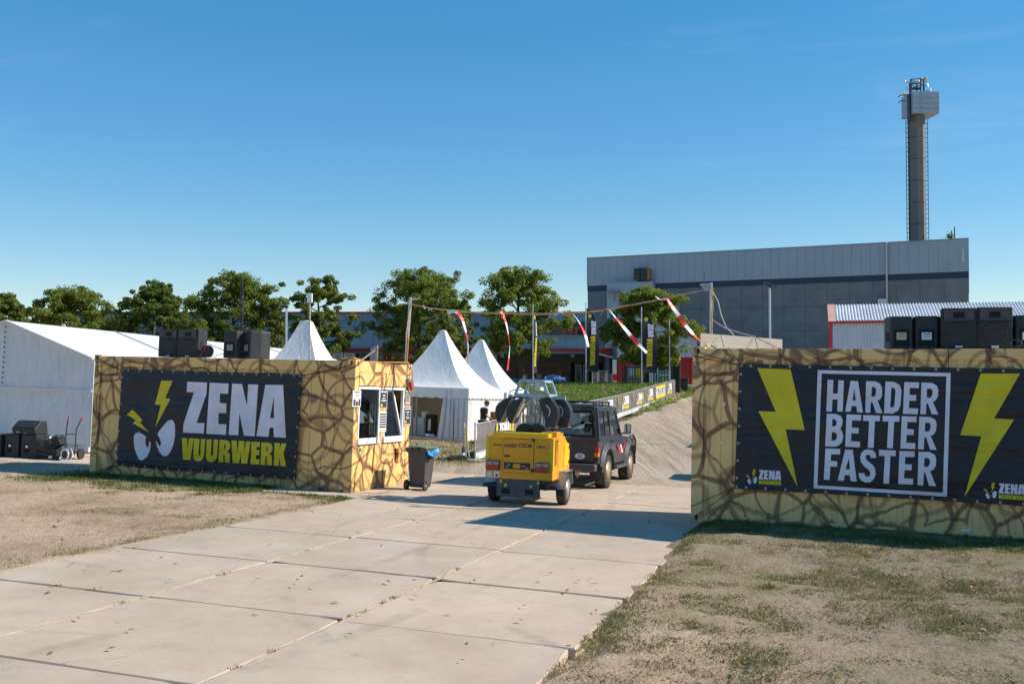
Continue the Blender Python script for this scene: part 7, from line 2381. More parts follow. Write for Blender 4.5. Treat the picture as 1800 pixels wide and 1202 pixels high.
MB().tube([(0.2, 0.05, 0.01), (0.0, -0.16, 0.012), (-0.25, -0.02, 0.01), (-0.3, 0.1, 0.1), (-0.15, 0.05, 0.2)], 0.010, 5).build('loose_cable', M['white'], t_)
# ------------------------------------------------------------------ barrier with printed cloths running up the slope
FY = [27.2, 30.9, 34.0, 37.0, 40.1, 43.05, 45.9, 48.7, 50.9, 54.0, 55.8, 58.4]
BH_ = 1.06


def fence_pt(y):
    return Vector((fence_x(y), y, nz(fence_x(y) + 0.35, y)))


clothes = ['emblem', 'emblem', 'emblem', 'slogan', 'emblem', 'emblem', 'emblem2', 'emblem', 'slogan2', 'emblem', 'frame']
where = ['nearest the road with a bottle at its foot', 'second from the road, behind the light tower', 'third from the road, hidden by the off-roader', 'with white slogan seen through the off-roader windows', 'just left of the off-roader bonnet side',
         'first one clear of the off-roader roof', 'with tall yellow block, second clear of the off-roader', 'third clear of the off-roader', 'with yellow print above and below a white line', 'second from the top of the slope', 'last one at the top of the slope']
for k in range(len(FY) - 1):
    a, b_ = fence_pt(FY[k]), fence_pt(FY[k + 1])
    d = b_ - a
    L = d.length
    m_ = Matrix.Identity(4)
    xv = d.normalized()
    zv = Vector((0, 0, 1))
    zv = (zv - xv * zv.dot(xv)).normalized()
    yv = zv.cross(xv)
    m_ = Matrix((xv, yv, zv)).transposed().to_4x4()
    m_.translation = a
    t_ = thing('crowd_barrier', 'low steel barrier with grey printed cloth, ' + where[k], 'barrier', m_, 'barriers up the dirt slope')
    for x0 in (0.03, L - 0.03) if k == 0 else (L - 0.03,):
        MB().tube([(x0, 0, 0.0), (x0, 0, BH_ + 0.03)], 0.026, 8).build('post', M['galv_post'], t_)
    q = MB().tube([(0.03, 0, BH_ - 0.02), (L - 0.03, 0, BH_ - 0.02)], 0.018, 6).tube([(0.03, 0, 0.24), (L - 0.03, 0, 0.24)], 0.018, 6)
    q.build('rail', M['galv_post'], t_)
    MB().box(0.05, L - 0.05, -0.02, 0.01, 0.04, 0.22).build('kickboard', M['kick'], t_)
    f_ = MB().box(L - 0.17, L - 0.03, -0.62, 0.45, 0.0, 0.07).build('foot', M['foot'], t_, bevel=0.01)
    # cloth a little slack, printed
    n = 20
    q = MB()
    def cl(u, v_):
        return 0.012 * math.sin(u * 5.1 + k) + 0.010 * math.sin(u * 11 + v_ * 7) - 0.03
    for i in range(n + 1):
        for j in range(7):
            u, v_ = i / n, j / 6
            sag = 0.05 * math.sin(math.pi * u) ** 2 * (1 if j == 6 else v_) * 0.6
            q.v.append((0.08 + (L - 0.16) * u, cl(u, v_), 0.27 + (BH_ - 0.30) * v_ - sag))
    for i in range(n):
        for j in range(6):
            c = i * 7 + j
            q.f.append((c, c + 7, c + 8, c + 1))
    q.build('cloth', M['barrier_cloth'], t_, smoothed=True)
    y_ = -0.062
    if clothes[k] in ('emblem', 'emblem2'):
        wd = 1.45 if clothes[k] == 'emblem' else 1.3
        logo(t_, L / 2 - wd / 2 + 0.05, 0.32, wd, y_, M['barrier_white'], M['yellow_print'])
        if clothes[k] == 'emblem2' or k == 0:
            sc_ = 0.27
            for kk, ox in (('boltL', 0), ('boltR', 0)):
                cxs = sum(p[0] for p in HB[kk][0]) / 7
                MB().polys([HB[kk]], lambda u, v_: (L / 2 + wd / 2 + 0.18 + (u - cxs) * sc_ + (0.14 if kk == 'boltR' else -0.06), y_, 0.38 + (v_ - 0.5) * sc_)).build('printed_bolt', M['yellow_print'], t_)
    else:
        sc_ = 0.40 if clothes[k] != 'frame' else 0.36
        if clothes[k] == 'slogan2':
            MB().box(0.3, L - 0.3, y_ - 0.001, y_, 0.32, 0.48).box(0.3, L - 0.3, y_ - 0.001, y_, 0.84, 0.97).build('yellow_strip', M['yellow_print'], t_)
            MB().box(0.3, L - 0.3, y_ - 0.001, y_, 0.50, 0.53).box(0.3, L - 0.3, y_ - 0.001, y_, 0.79, 0.82).build('white_strip', M['barrier_white'], t_)
        q = MB()
        rows = (('H1', 'A1', 'R1', 'D1', 'E1', 'R2'), ('B2', 'E2', 'T2', 'T3', 'E3', 'R3'), ('F4', 'A4', 'S4', 'T4', 'E4', 'R4'))
        if clothes[k] == 'frame':
            q.polys([HB['box']] + [HB[g] for r_ in rows for g in r_], lambda u, v_: (L / 2 + (u - 2.63) * sc_, y_, 0.36 + (v_ - 0.55) * sc_))
        else:
            for ri, r_ in enumerate(rows):
                q.polys([HB[g] for g in r_], lambda u, v_: (L * (0.2 + 0.3 * ri) + (u - 2.63) * sc_ * 1.25, y_, 0.55 + (v_ - (1.68, 1.18, 0.70)[ri]) * sc_ * 1.2))
        q.build('lettering', M['barrier_white'], t_)
# block and bottle at the near end
t_ = thing('barrier_block', 'dark rubber barrier block in the grass at the near barrier end', 'block', slope(fence_x(27.2) - 0.45, 27.05, 0.3))
MB().prism([(-0.33, 0), (0.33, 0), (0.30, 0.11), (0.18, 0.14), (-0.18, 0.14), (-0.30, 0.11)], 'y', -0.11, 0.11).build('block', M['timber'], t_, bevel=0.012)
t_ = thing('barrier_block', 'pale wooden barrier foot leaning against the rubber block', 'block', slope(fence_x(27.2) + 0.05, 26.85, 0.2))
MB().box(-0.25, 0.30, -0.10, 0.10, 0.0, 0.08, Matrix.Rotation(0.06, 4, 'Y')).build('plank', M['foot'], t_, bevel=0.01)
t_ = thing('bottle', 'dark blue drink bottle standing on the rubber barrier block', 'bottle', slope(fence_x(27.2) - 0.33, 27.05) @ Matrix.Translation((0, 0, 0.14)))
MB().lathe([(0.042, 0), (0.048, 0.02), (0.048, 0.19), (0.03, 0.25), (0.016, 0.29), (0.016, 0.32)], 14).build('flask', M['bottle'], t_, smoothed=True)
MB().lathe([(0.049, 0.03), (0.049, 0.10)], 14).build('label', M['paper'], t_)
MB().lathe([(0.018, 0.305), (0.018, 0.335)], 10).build('cap', M['blue_pale'], t_)
# leaning second barrier end
t_ = thing('barrier_gate', 'narrow spare barrier leg leaning at the near barrier end', 'barrier', slope(fence_x(27.2) - 0.12, 27.05, 0.0))
MB().tube([(-0.12, 0, 0), (-0.20, 0.05, 1.08)], 0.022, 8).tube([(-0.02, 0.02, 0.0), (-0.16, 0.06, 0.95)], 0.018, 8).build('leg', M['galv_post'], t_)
MB().box(-0.10, -0.05, -0.01, 0.0, 0.35, 0.95, Matrix.Rotation(-0.08, 4, 'Y')).build('tape_roll', M['yellow_print'], t_)

# dark retaining wall of sleepers in front of the grass bank
t_ = thing('retaining_wall', 'dark timber retaining wall below the grass bank', 'wall', upright(-3.95, 47.3, 0, EYE - 3.35))
for r_ in range(8):
    for c in range(4):
        MB().box(c * 2.45 + 0.01, c * 2.45 + 2.43, -0.08 - 0.012 * ((r_ + c) % 2), 0.08, r_ * 0.212, r_ * 0.212 + 0.205).build('sleeper', M['timber'], t_, bevel=0.012)

# ------------------------------------------------------------------ orange cupboards by the tents
def locker(label, x, y, wd, dp, hg, a):
    t_ = thing('orange_cupboard', label, 'cupboard', slope(x, y, a), 'orange cupboards by the tent wall')
    MB().box(-wd / 2, wd / 2, 0, dp, 0.04, hg).build('carcass', M['orange'], t_, bevel=0.008)
    MB().box(-wd / 2 + 0.01, -0.005, -0.02, -0.001, 0.08, hg - 0.03).build('door', M['orange_dark'], t_, bevel=0.004)
    MB().box(0.005, wd / 2 - 0.01, -0.02, -0.001, 0.08, hg - 0.03).build('door', M['orange_dark'], t_, bevel=0.004)
    MB().box(-wd / 2 + 0.03, wd / 2 - 0.03, 0.03, dp - 0.03, 0, 0.04).build('plinth', M['black_matt'], t_)
    return t_


locker('orange two-door cupboard nearer the man by the tent wall', -0.66, 36.3, 0.42, 0.55, 1.22, TYAW - 0.1)
locker('orange cupboard further from the man, partly hidden by the other', -0.18, 36.8, 0.36, 0.5, 1.15, TYAW - 0.1)

# ------------------------------------------------------------------ person by the tent
def skinned(name, pts, edges, radii, mt, parent, sub=2, root=0):
    """grow the skin surface through bmesh so that it works without operators"""
    me = bpy.data.meshes.new(name)
    bm = bmesh.new()
    lay_ = bm.verts.layers.skin.verify()
    vs = [bm.verts.new(p) for p in pts]
    for i, v_ in enumerate(vs):
        r_ = radii[i]
        v_[lay_].radius = r_ if isinstance(r_, tuple) else (r_, r_)
        v_[lay_].use_root = (i == root)
    for a, b_ in edges:
        bm.edges.new((vs[a], vs[b_]))
    bm.to_mesh(me)
    bm.free()
    o = obj(name, me, mt, parent)
    md = o.modifiers.new('skin', 'SKIN')
    md.use_smooth_shade = True
    s_ = o.modifiers.new('round', 'SUBSURF')
    s_.levels = sub
    s_.render_levels = sub
    return o


PS = slope(-1.10, 36.1, -1.05) @ Matrix.Diagonal((0.93, 0.93, 0.93, 1))
pe = thing('person', 'person in black T-shirt and black trousers looking down at a held tool by the tent', 'person', PS)
# body: y is the way the person faces; head bowed, forearms forward
B = [(0, 0, 0.95), (0, 0.0, 1.10), (0, 0.02, 1.28), (0, 0.03, 1.42), (0, 0.06, 1.50),           # pelvis..neck
     (0.17, 0.02, 1.41), (0.22, 0.02, 1.16), (0.14, 0.24, 1.06), (-0.17, 0.02, 1.41), (-0.22, 0.02, 1.16), (-0.12, 0.25, 1.10),
     (0.10, 0.0, 0.90), (0.11, 0.03, 0.50), (0.11, -0.01, 0.09), (0.11, 0.13, 0.045), (-0.10, 0.0, 0.90), (-0.12, 0.05, 0.50), (-0.13, -0.03, 0.09), (-0.13, 0.11, 0.045)]
E_ = [(0, 1), (1, 2), (2, 3), (3, 4), (3, 5), (5, 6), (6, 7), (3, 8), (8, 9), (9, 10), (0, 11), (11, 12), (12, 13), (13, 14), (0, 15), (15, 16), (16, 17), (17, 18)]
Rr = [(0.155, 0.115), (0.15, 0.11), (0.175, 0.12), (0.15, 0.10), (0.058, 0.058), 0.062, 0.046, 0.033, 0.062, 0.046, 0.033, 0.088, 0.058, 0.040, 0.034, 0.088, 0.058, 0.040, 0.034]
body = skinned('body', B, E_, Rr, M['skin'], pe)
T_ = [(0, 0, 0.93), (0, 0.0, 1.10), (0, 0.02, 1.28), (0, 0.03, 1.425), (0.175, 0.02, 1.41), (0.218, 0.02, 1.20), (-0.175, 0.02, 1.41), (-0.218, 0.02, 1.20)]
skinned('t_shirt', T_, [(0, 1), (1, 2), (2, 3), (3, 4), (4, 5), (3, 6), (6, 7)], [(0.185, 0.14), (0.17, 0.13), (0.19, 0.138), (0.12, 0.10), 0.078, 0.068, 0.078, 0.068], M['shirt'], pe)
L_ = [(0, 0, 0.96), (0.10, 0.0, 0.88), (0.11, 0.03, 0.50), (0.11, -0.01, 0.11), (-0.10, 0.0, 0.88), (-0.12, 0.05, 0.50), (-0.13, -0.03, 0.11)]
skinned('trousers', L_, [(0, 1), (1, 2), (2, 3), (0, 4), (4, 5), (5, 6)], [(0.17, 0.13), 0.105, 0.078, 0.066, 0.105, 0.078, 0.066], M['trousers'], pe)
for sx in (0.11, -0.13):
    MB().ball((sx, 0.07, 0.05), (0.052, 0.14, 0.055), 12, 8).build('shoe', M['timber'], pe, smoothed=True)
HM = Matrix.Translation((0, 0.13, 1.615)) @ Matrix.Rotation(-0.55, 4, 'X')
q = MB().ball((0, 0, 0), (0.075, 0.092, 0.115), 18, 14)
for i, p in enumerate(q.v):                       # chin, brow and cheeks
    x, y, z = p
    if z < -0.02:
        f = 1 + 1.6 * z
        q.v[i] = (x * max(0.62, f), y * max(0.78, 1 + 0.8 * z) + (0.012 if y > 0 else 0), z)
q.v = [tuple(HM @ Vector(p)) for p in q.v]
hd = q.build('head', M['skin'], pe, smoothed=True)
def onhead(p):
    return tuple(HM @ Vector(p))
MB().tube([onhead((0, 0.086, 0.02)), onhead((0, 0.112, -0.02)), onhead((0, 0.096, -0.032))], [0.010, 0.016, 0.012], 8).build('nose', M['skin'], hd, smoothed=True)
for s_ in (-1, 1):
    MB().ball(onhead((s_ * 0.030, 0.083, 0.012)), 0.011, 8, 6).build('eye', M['paper'], hd, smoothed=True)
    MB().ball(onhead((s_ * 0.078, -0.005, -0.01)), (0.012, 0.022, 0.032), 8, 6).build('ear', M['skin'], hd, smoothed=True)
MB().tube([onhead((-0.024, 0.088, -0.062)), onhead((0, 0.095, -0.06)), onhead((0.024, 0.088, -0.062))], 0.006, 6).build('mouth', M['red'], hd)
q = MB()
rg = random.Random(5)
for i in range(420):
    a = rg.uniform(0, 2 * math.pi)
    t2 = math.acos(rg.uniform(-0.25, 1))
    d = Vector((math.sin(t2) * math.cos(a) * 0.077, math.sin(t2) * math.sin(a) * 0.094, math.cos(t2) * 0.117))
    if d.y > 0.045 and d.z < 0.06:
        continue
    n_ = d.normalized()
    tip = d + n_ * 0.02 + Vector((rg.gauss(0, 0.012), rg.gauss(0, 0.012), rg.gauss(0, 0.010)))
    q.tube([onhead(d * 0.98), onhead(tip)], [0.012, 0.004], 5)
q.build('hair', M['hair'], hd)
# hands: palm, four fingers and a thumb closed round the tool
for s_, wr, dirv in ((1, Vector((0.14, 0.24, 1.06)), Vector((-0.35, 1, -0.25)).normalized()), (-1, Vector((-0.12, 0.25, 1.10)), Vector((0.35, 1, -0.35)).normalized())):
    sv = dirv.cross(Vector((0, 0, 1))).normalized()
    nv_ = sv.cross(dirv)
    pal = wr + dirv * 0.085
    pts = [wr, wr + dirv * 0.05, pal]
    eds = [(0, 1), (1, 2)]
    rr_ = [(0.026, 0.02), (0.038, 0.018), (0.036, 0.016)]
    for k, (o_, ln) in enumerate(((-0.028, 0.066), (-0.010, 0.075), (0.010, 0.070), (0.028, 0.054))):
        b0 = len(pts)
        p0 = pal + sv * o_
        pts += [p0 + dirv * ln * 0.45 - nv_ * 0.012, p0 + dirv * ln * 0.70 - nv_ * 0.036, p0 + dirv * ln * 0.55 - nv_ * 0.056]
        eds += [(2, b0), (b0, b0 + 1), (b0 + 1, b0 + 2)]
        rr_ += [0.009, 0.0085, 0.008]
    b0 = len(pts)
    pts += [wr + dirv * 0.045 - sv * s_ * 0.035, wr + dirv * 0.085 - sv * s_ * 0.045 - nv_ * 0.02, wr + dirv * 0.10 - sv * s_ * 0.03 - nv_ * 0.045]
    eds += [(1, b0), (b0, b0 + 1), (b0 + 1, b0 + 2)]
    rr_ += [0.011, 0.010, 0.009]
    skinned('hand', pts, eds, rr_, M['skin'], body, 1)
tl_ = thing('hand_tool', 'dark drill-like tool held in the hands of the person by the tent', 'tool', PS)
MB().tube([(0.02, 0.30, 1.08), (0.0, 0.40, 0.98), (-0.01, 0.46, 0.88)], [0.028, 0.026, 0.012], 8).build('barrel', M['black'], tl_)
MB().box(-0.02, 0.03, 0.28, 0.33, 0.95, 1.07).build('handle', M['black'], tl_, bevel=0.008)
# ------------------------------------------------------------------ rope masts, rope line, streamers
DL, DR = 20.15, 16.3
def rope_d(px_):
    return DL + (DR - DL) * (px_ - 722) / (1247 - 722)


base = at(711, 700, DL)
t_ = thing('rope_mast', 'leaning grey pole with taped ropes at the far kiosk corner', 'mast', Matrix.Translation(base))
def rel(px_, py_, d, o):
    return at(px_, py_, d) - o
MB().tube([rel(711, 700, DL, base), rel(714, 630, DL, base), rel(722, 523, DL, base)], 0.032, 8).build('pole', M['pole'], t_)
MB().tube([rel(722, 527, DL, base), rel(736, 525, DL, base)], 0.018, 6).build('arm', M['pole'], t_)
MB().tube([rel(715, 640, DL - 0.05, base), rel(718, 600, DL - 0.04, base), rel(716, 570, DL - 0.06, base), rel(720, 545, DL - 0.04, base), rel(722, 536, DL - 0.04, base)], 0.013, 6).build('orange_cable', M['cable_orange'], t_)
MB().tube([rel(712, 640, DL - 0.05, base), rel(714, 600, DL - 0.05, base), rel(714, 585, DL - 0.08, base), rel(719, 560, DL - 0.04, base), rel(721, 540, DL - 0.04, base)], 0.012, 6).build('grey_cable', M['rope'], t_)
base = at(1250, 640, DR)
t_ = thing('rope_mast', 'grey pole with a clear lamp head behind the plywood board', 'mast', Matrix.Translation(base))
MB().tube([rel(1250, 640, DR, base), rel(1250, 497, DR, base)], 0.024, 8).build('pole', M['pole'], t_)
MB().box(-0.17, 0.02, -0.05, 0.05, 0, 0.03, Matrix.Translation(rel(1249, 502, DR, base))).build('lamp_bar', M['steel'], t_, bevel=0.005)
MB().prism([(-0.15, 0), (0.0, 0), (-0.03, -0.07), (-0.09, -0.07)], 'y', -0.04, 0.04).build('lamp_glass', M['lamp_clear'], t_)
bpy.data.objects[t_.name].children if False else None
for ch_ in kids(t_):
    if ch_.name.startswith('lamp_glass'):
        ch_.location = rel(1250, 503, DR, base)
MB().tube([rel(1252, 505, DR - 0.05, base), rel(1253, 540, DR - 0.05, base), rel(1251, 560, DR - 0.05, base), rel(1252, 640, DR - 0.05, base)], 0.011, 6).build('orange_cable', M['cable_orange'], t_)
MB().tube([rel(1238, 505, DR, base), rel(1238, 478, DR, base)], 0.004, 4).build('aerial', M['dark_steel'], t_)
for pts in ([(1252, 512), (1262, 530), (1268, 555), (1276, 575), (1290, 589)], [(1252, 562), (1275, 577), (1305, 586), (1328, 592)]):
    MB().tube([rel(x, y, DR - 0.12 * i, base) for i, (x, y) in enumerate(pts)], 0.010, 6).build('stay_rope', M['rope'], t_)

key = [(722, 535), (760, 542), (805, 547.5), (850, 550), (885, 551), (935, 552), (985, 551.5), (1030, 549), (1065, 544.5), (1115, 535.5), (1165, 525), (1210, 516), (1247, 508)]
kx = [k[0] for k in key]
ky = [k[1] for k in key]
base = at(722, 535, DL)
t_ = thing('rope_line', 'bundle of orange and grey cables sagging between the two masts', 'rope', Matrix.Translation(base))
for k in range(5):
    pts = []
    ph_ = k * 1.7
    for i in range(60):
        x = 722 + (1247 - 722) * i / 59
        y = np.interp(x, kx, ky) + (0.6 * math.sin(i * 0.55 + ph_) + (-1.5, -0.4, 0.2, 0.6, 1.0)[k]) * math.sin(math.pi * min(1, i / 59 * 1.02 + 0.02)) ** 0.4
        p = at(x, y, rope_d(x) + 0.02 * math.cos(i * 0.55 + ph_)) - base
        pts.append(p)
    MB().tube(pts, (0.0035, 0.005, 0.0035, 0.0055, 0.0035)[k], 5).build('strand', M[('rope', 'cable_orange', 'rope', 'cable_orange', 'rope')[k]], t_)

STR = [([(786, 549), (797, 547), (806, 550), (813, 562), (819, 583), (823, 608), (822, 628), (820.5, 641)], 'first from the kiosk mast, bowed over the pagoda tents'),
       ([(880, 547), (884, 553), (890, 569), (894, 590), (896, 612), (894, 634), (892, 651)], 'second from the kiosk mast, hanging nearly straight'),
       ([(974, 556), (984, 547.5), (993, 554), (1002, 547), (1014, 560), (1023, 575), (1030, 592), (1034, 610)], 'in the middle of the rope with a knotted start'),
       ([(1056, 555), (1060, 546), (1068, 541), (1080, 556), (1093, 571), (1107, 588), (1121, 604), (1137, 620)], 'slanting across the oak, second from the right mast'),
       ([(1152, 521), (1160, 527), (1172, 524), (1180, 537), (1192, 553), (1205, 572), (1219, 588), (1232, 601)], 'nearest the right mast')]
for si, (pl2_, lbl) in enumerate(STR):
    d0 = rope_d(pl2_[1][0])
    base = at(*pl2_[1], d0)
    t_ = thing('tape_streamer', 'red and white tape streamer ' + lbl, 'streamer', Matrix.Translation(base), 'tape streamers on the rope')
    px_ = np.array(pl2_, float)
    ln = np.concatenate([[0], np.cumsum(np.hypot(*np.diff(px_, axis=0).T))])
    nb = max(5, int(ln[-1] / 19))
    for b_i in range(nb):
        q = MB()
        m_ = 5
        for j in range(m_ + 1):
            s_ = ln[-1] * (b_i + j / m_) / nb
            x, y = np.interp(s_, ln, px_[:, 0]), np.interp(s_, ln, px_[:, 1])
            e = 1.0
            x2, y2 = np.interp(min(s_ + e, ln[-1]), ln, px_[:, 0]), np.interp(min(s_ + e, ln[-1]), ln, px_[:, 1])
            x1_, y1_ = np.interp(max(s_ - e, 0), ln, px_[:, 0]), np.interp(max(s_ - e, 0), ln, px_[:, 1])
            p = at(x, y, d0 - 0.15 * s_ / ln[-1]) - base
            tx, ty = x2 - x1_, y2 - y1_
            l_ = math.hypot(tx, ty)
            tw_ = 0.55 + 0.45 * math.cos(s_ * 0.035 + si)
            nrm = Vector((ty / l_ * tw_, math.sqrt(max(0, 1 - tw_ * tw_)), tx / l_ * tw_))
            wdt = 0.036 * (1 if s_ < ln[-1] * 0.85 else 0.8)
            q.v += [tuple(p - nrm * wdt), tuple(p + nrm * wdt)]
        for j in range(m_):
            q.f.append((2 * j, 2 * j + 1, 2 * j + 3, 2 * j + 2))
        q.build('tape_band', M['tape_red' if (b_i + si) % 2 else 'tape_white'], t_, solid=0.003)

# ------------------------------------------------------------------ feather flags on the bank
def feather(label, px_, top, bot, d, wd_px, turn, lettered=True, lean=0.0):
    x = (px_ - 900) / FPX * d
    zb2 = at(px_, bot, d).z
    H = at(px_, top, d).z - zb2
    t_ = thing('feather_flag', label, 'flag', upright(x, d, turn, min(zb2, nz(x, d))), 'feather flags on the bank')
    MB().tube([(0, 0, 0), (0, 0, H * 0.98)], 0.03, 6).build('pole', M['pole'], t_)
    W2 = wd_px / FPX * d
    z0, z1 = H * 0.16, H * 0.92
    def width(f):
        return W2 * min(1, math.sqrt(max(0, (1 - f) * 2.6))) 
    def yoff(u, f):
        return 0.05 * math.sin(f * 7 + u * 2) + 0.06 * u * math.sin(f * 4.3)
    q = MB()
    n = 26
    for side_ in (0, 1):
        k0 = len(q.v)
        for i in range(n + 1):
            f = i / n
            for j in range(7):
                u = j / 6
                q.v.append((0.04 + width(f) * u, yoff(u, f) + side_ * 0.006, z0 + (z1 - z0) * f))
        for i in range(n):
            for j in range(6):
                a = k0 + i * 7 + j
                q.f.append((a, a + 1, a + 8, a + 7) if side_ == 0 else (a, a + 7, a + 8, a + 1))
    q.build('cloth', M['flag'], t_, smoothed=True)
    if lettered:
        # the print shows through mirrored, running up the cloth
        zs = (z1 - z0)
        def mk(keys, x_lo, x_hi, f_lo, f_hi, mt, nm):
            pts = [p for k in keys for r_ in ZV[k] for p in r_]
            ul, uh = min(p[0] for p in pts), max(p[0] for p in pts)
            vl, vh = min(p[1] for p in pts), max(p[1] for p in pts)
            def fn(u, v_):
                f = f_hi - (u - ul) / (uh - ul) * (f_hi - f_lo)
                uu = x_lo + (x_hi - x_lo) * (1 - (v_ - vl) / (vh - vl))
                uu = 1 - uu + 0.0
                return (0.04 + W2 * uu * 0.98, yoff(uu, f) - 0.03, z0 + zs * f)
            MB().polys([ZV[k] for k in keys], fn).build(nm, M[mt], t_)
        mk(('v', 'u1', 'u2', 'r1', 'w', 'e', 'r2', 'k'), 0.30, 0.72, 0.10, 0.56, 'yellow_print', 'yellow_lettering')
        mk(('Z', 'E', 'N', 'A'), 0.22, 0.62, 0.58, 0.80, 'flag_white', 'white_lettering')
        MB().ball((0.04 + W2 * 0.25, yoff(0.25, 0.88) - 0.03, z0 + zs * 0.875), (W2 * 0.14, 0.006, 0.12)).build('yellow_mark', M['yellow_print'], t_)
    MB().lathe([(0.22, 0), (0.22, 0.06), (0.05, 0.08)], 12).build('base', M['dark_steel'], t_)
    return t_


feather('black feather flag seen nearly edge-on before the tall oak trunk', 937, 530, 677, 53.5, 13, 0.95)
feather('black lettered feather flag in front of the shop canopy', 1030, 529, 676, 54.5, 22, 0.08)
feather('black lettered feather flag in front of the bright oak', 1128, 529, 670, 54.0, 26, 0.06)
feather('plain black feather flag tip above the marquee ridge', 79, 527, 640, 44, 9, 0.0, False)
feather('small black flag tip behind the drum on the kiosk roof', 356, 596, 660, 44, 12, 0.0, False)

# ------------------------------------------------------------------ poles and lamps
def pole(name, label, cat, px_, top, bot, d, r_, mt):
    b_ = at(px_, bot, d)
    z = min(b_.z, nz(b_.x, d))
    t_ = thing(name, label, cat, upright(b_.x, d, 0, z))
    h = at(px_, top, d).z - z
    MB().tube([(0, 0, 0), (0, 0, h)], r_, 8).build('pole', M[mt], t_)
    return t_, h


t_, h = pole('floodlight_post', 'grey lighting post with one floodlight behind the plywood board', 'lamp post', 1354, 505, 640, 32, 0.034, 'pole')
MB().box(-0.16, 0.10, -0.14, 0.12, -0.02, 0.10, Matrix.Translation((-0.06, 0, h + 0.02)) @ Matrix.Rotation(0.45, 4, 'Y')).build('floodlight', M['dark_steel'], t_, bevel=0.01)
MB().box(-0.14, 0.08, -0.12, 0.10, 0.101, 0.106, Matrix.Translation((-0.06, 0, h + 0.02)) @ Matrix.Rotation(0.45, 4, 'Y')).build('lens', M['gold'], t_)
t_, h = pole('street_lamp', 'street lamp with flat dark head left of the blunt pagoda', 'lamp post', 503, 541, 640, 52, 0.06, 'pole')
MB().box(-0.30, 0.08, -0.14, 0.14, -0.02, 0.12, Matrix.Translation((0, 0, h)) @ Matrix.Rotation(0.1, 4, 'Y')).build('lamp_head', M['dark_steel'], t_, bevel=0.03)
t_, h = pole('antenna_pole', 'thin pole with a white box antenna in front of the blunt pagoda', 'pole', 544, 532, 645, 26, 0.022, 'tan')
MB().box(-0.065, 0.065, -0.05, 0.05, h, h + 0.25).build('antenna_box', M['white'], t_, bevel=0.008)
pole('flag_pole', 'bare thin flagpole in front of the bright oak', 'pole', 1177, 563, 665, 55, 0.035, 'pole')
pole('flag_pole', 'short bare pole next to the right lettered flag', 'pole', 1146, 600, 660, 55.5, 0.03, 'pole')
# lattice mast behind the kiosk loudspeakers
b_ = at(421, 640, 27)
t_ = thing('lattice_mast', 'dark slim lattice mast behind the kiosk loudspeakers', 'mast', upright(b_.x, 27, 0, nz(b_.x, 27)))
h = at(421, 489, 27).z - nz(b_.x, 27)
feet = [(-0.05, 0.0), (0.09, -0.02), (0.05, 0.12)]
q = MB()
for fx_, fy_ in feet:
    q.tube([(fx_ * 1.3, fy_, 0), (0.06 + (fx_ - 0.06) * 0.2, fy_ * 0.3, h)], 0.016, 6)
q.build('rails', M['dark_steel'], t_)
q = MB()
for k in range(9):
    f0, f1 = 0.45 + k * 0.06, 0.45 + (k + 1) * 0.06
    a = (0.06 + (-0.05 * 1.3 - 0.06) * (1 - f0 * 0.85), 0, h * f0)
    c = (0.06 + (0.09 - 0.06) * (1 - f1 * 0.85), 0, h * f1)
    q.tube([a, c], 0.008, 5)
q.build('lacing', M['dark_steel'], t_)

# ------------------------------------------------------------------ gate, fences and bins at the top of the slope
d = 56.5
gx0, gx1 = (1097 - 900) / FPX * d, (1178 - 900) / FPX * d
zt, zb2 = at(1100, 646, d).z, at(1100, 694, d).z
t_ = thing('metal_gate', 'dark barred metal gate standing on the bank behind the barrier', 'gate', upright(gx0, d, 0.0, zb2))
W2, H2 = gx1 - gx0, zt - zb2
for k in range(17):
    x = 0.18 + (W2 - 0.2) * k / 16
    MB().box(x - 0.016, x + 0.016, -0.016, 0.016, 0.1, H2 - 0.02).build('bar', M['gate'], t_)
MB().box(0.05, W2, -0.04, 0.04, H2 - 0.02, H2 + 0.07).build('top_rail', M['gate'], t_)
MB().box(0.0, 0.14, -0.06, 0.06, 0, H2 + 0.10).build('gate_post', M['gate'], t_)
MB().box(-0.12, -0.05, -0.05, 0.05, 0, H2).build('gate_post', M['gate'], t_)
MB().box(W2 + 0.04, W2 + 0.16, -0.06, 0.06, 0.2, H2 + 0.1).build('gate_post', M['gate'], t_)
p_ = at(1182, 690, 57)
t_ = thing('gate_panel', 'solid dark gate panel with yellow top strip beside the barred gate', 'panel', upright(p_.x, 57, -0.6, p_.z))
MB().box(0, 0.48, 0, 0.06, 0, at(1182, 633, 57).z - p_.z).build('sheet', M['gate'], t_)
hgt = at(1182, 633, 57).z - p_.z
MB().prism([(0.05, hgt), (0.48, hgt), (0.48, hgt + 0.13), (0.2, hgt + 0.06)], 'y', -0.01, 0.07).build('top_strip', M['yellow_print'], t_)
p_ = at(1202, 688, 60)
t_ = thing('wheeled_bin', 'dark green wheeled bin in front of the red wing', 'bin', upright(p_.x, 60, -0.2, nz(p_.x, 60)))
q = MB()
hb_ = at(1202, 664, 60).z - nz(p_.x, 60)
q.v = [(x, y, 0.06) for x, y in ((-0.22, -0.25), (0.22, -0.25), (0.22, 0.25), (-0.22, 0.25))] + [(x, y, hb_ - 0.08) for x, y in ((-0.29, -0.33), (0.29, -0.33), (0.29, 0.33), (-0.29, 0.33))]
q.f = [(3, 2, 1, 0), (4, 5, 6, 7)] + [(i, (i + 1) % 4, 4 + (i + 1) % 4, 4 + i) for i in range(4)]
q.build('tub', M['gate'], t_, bevel=0.02)
MB().box(-0.32, 0.32, -0.36, 0.36, hb_ - 0.08, hb_).build('lid', M['gate'], t_, bevel=0.03)
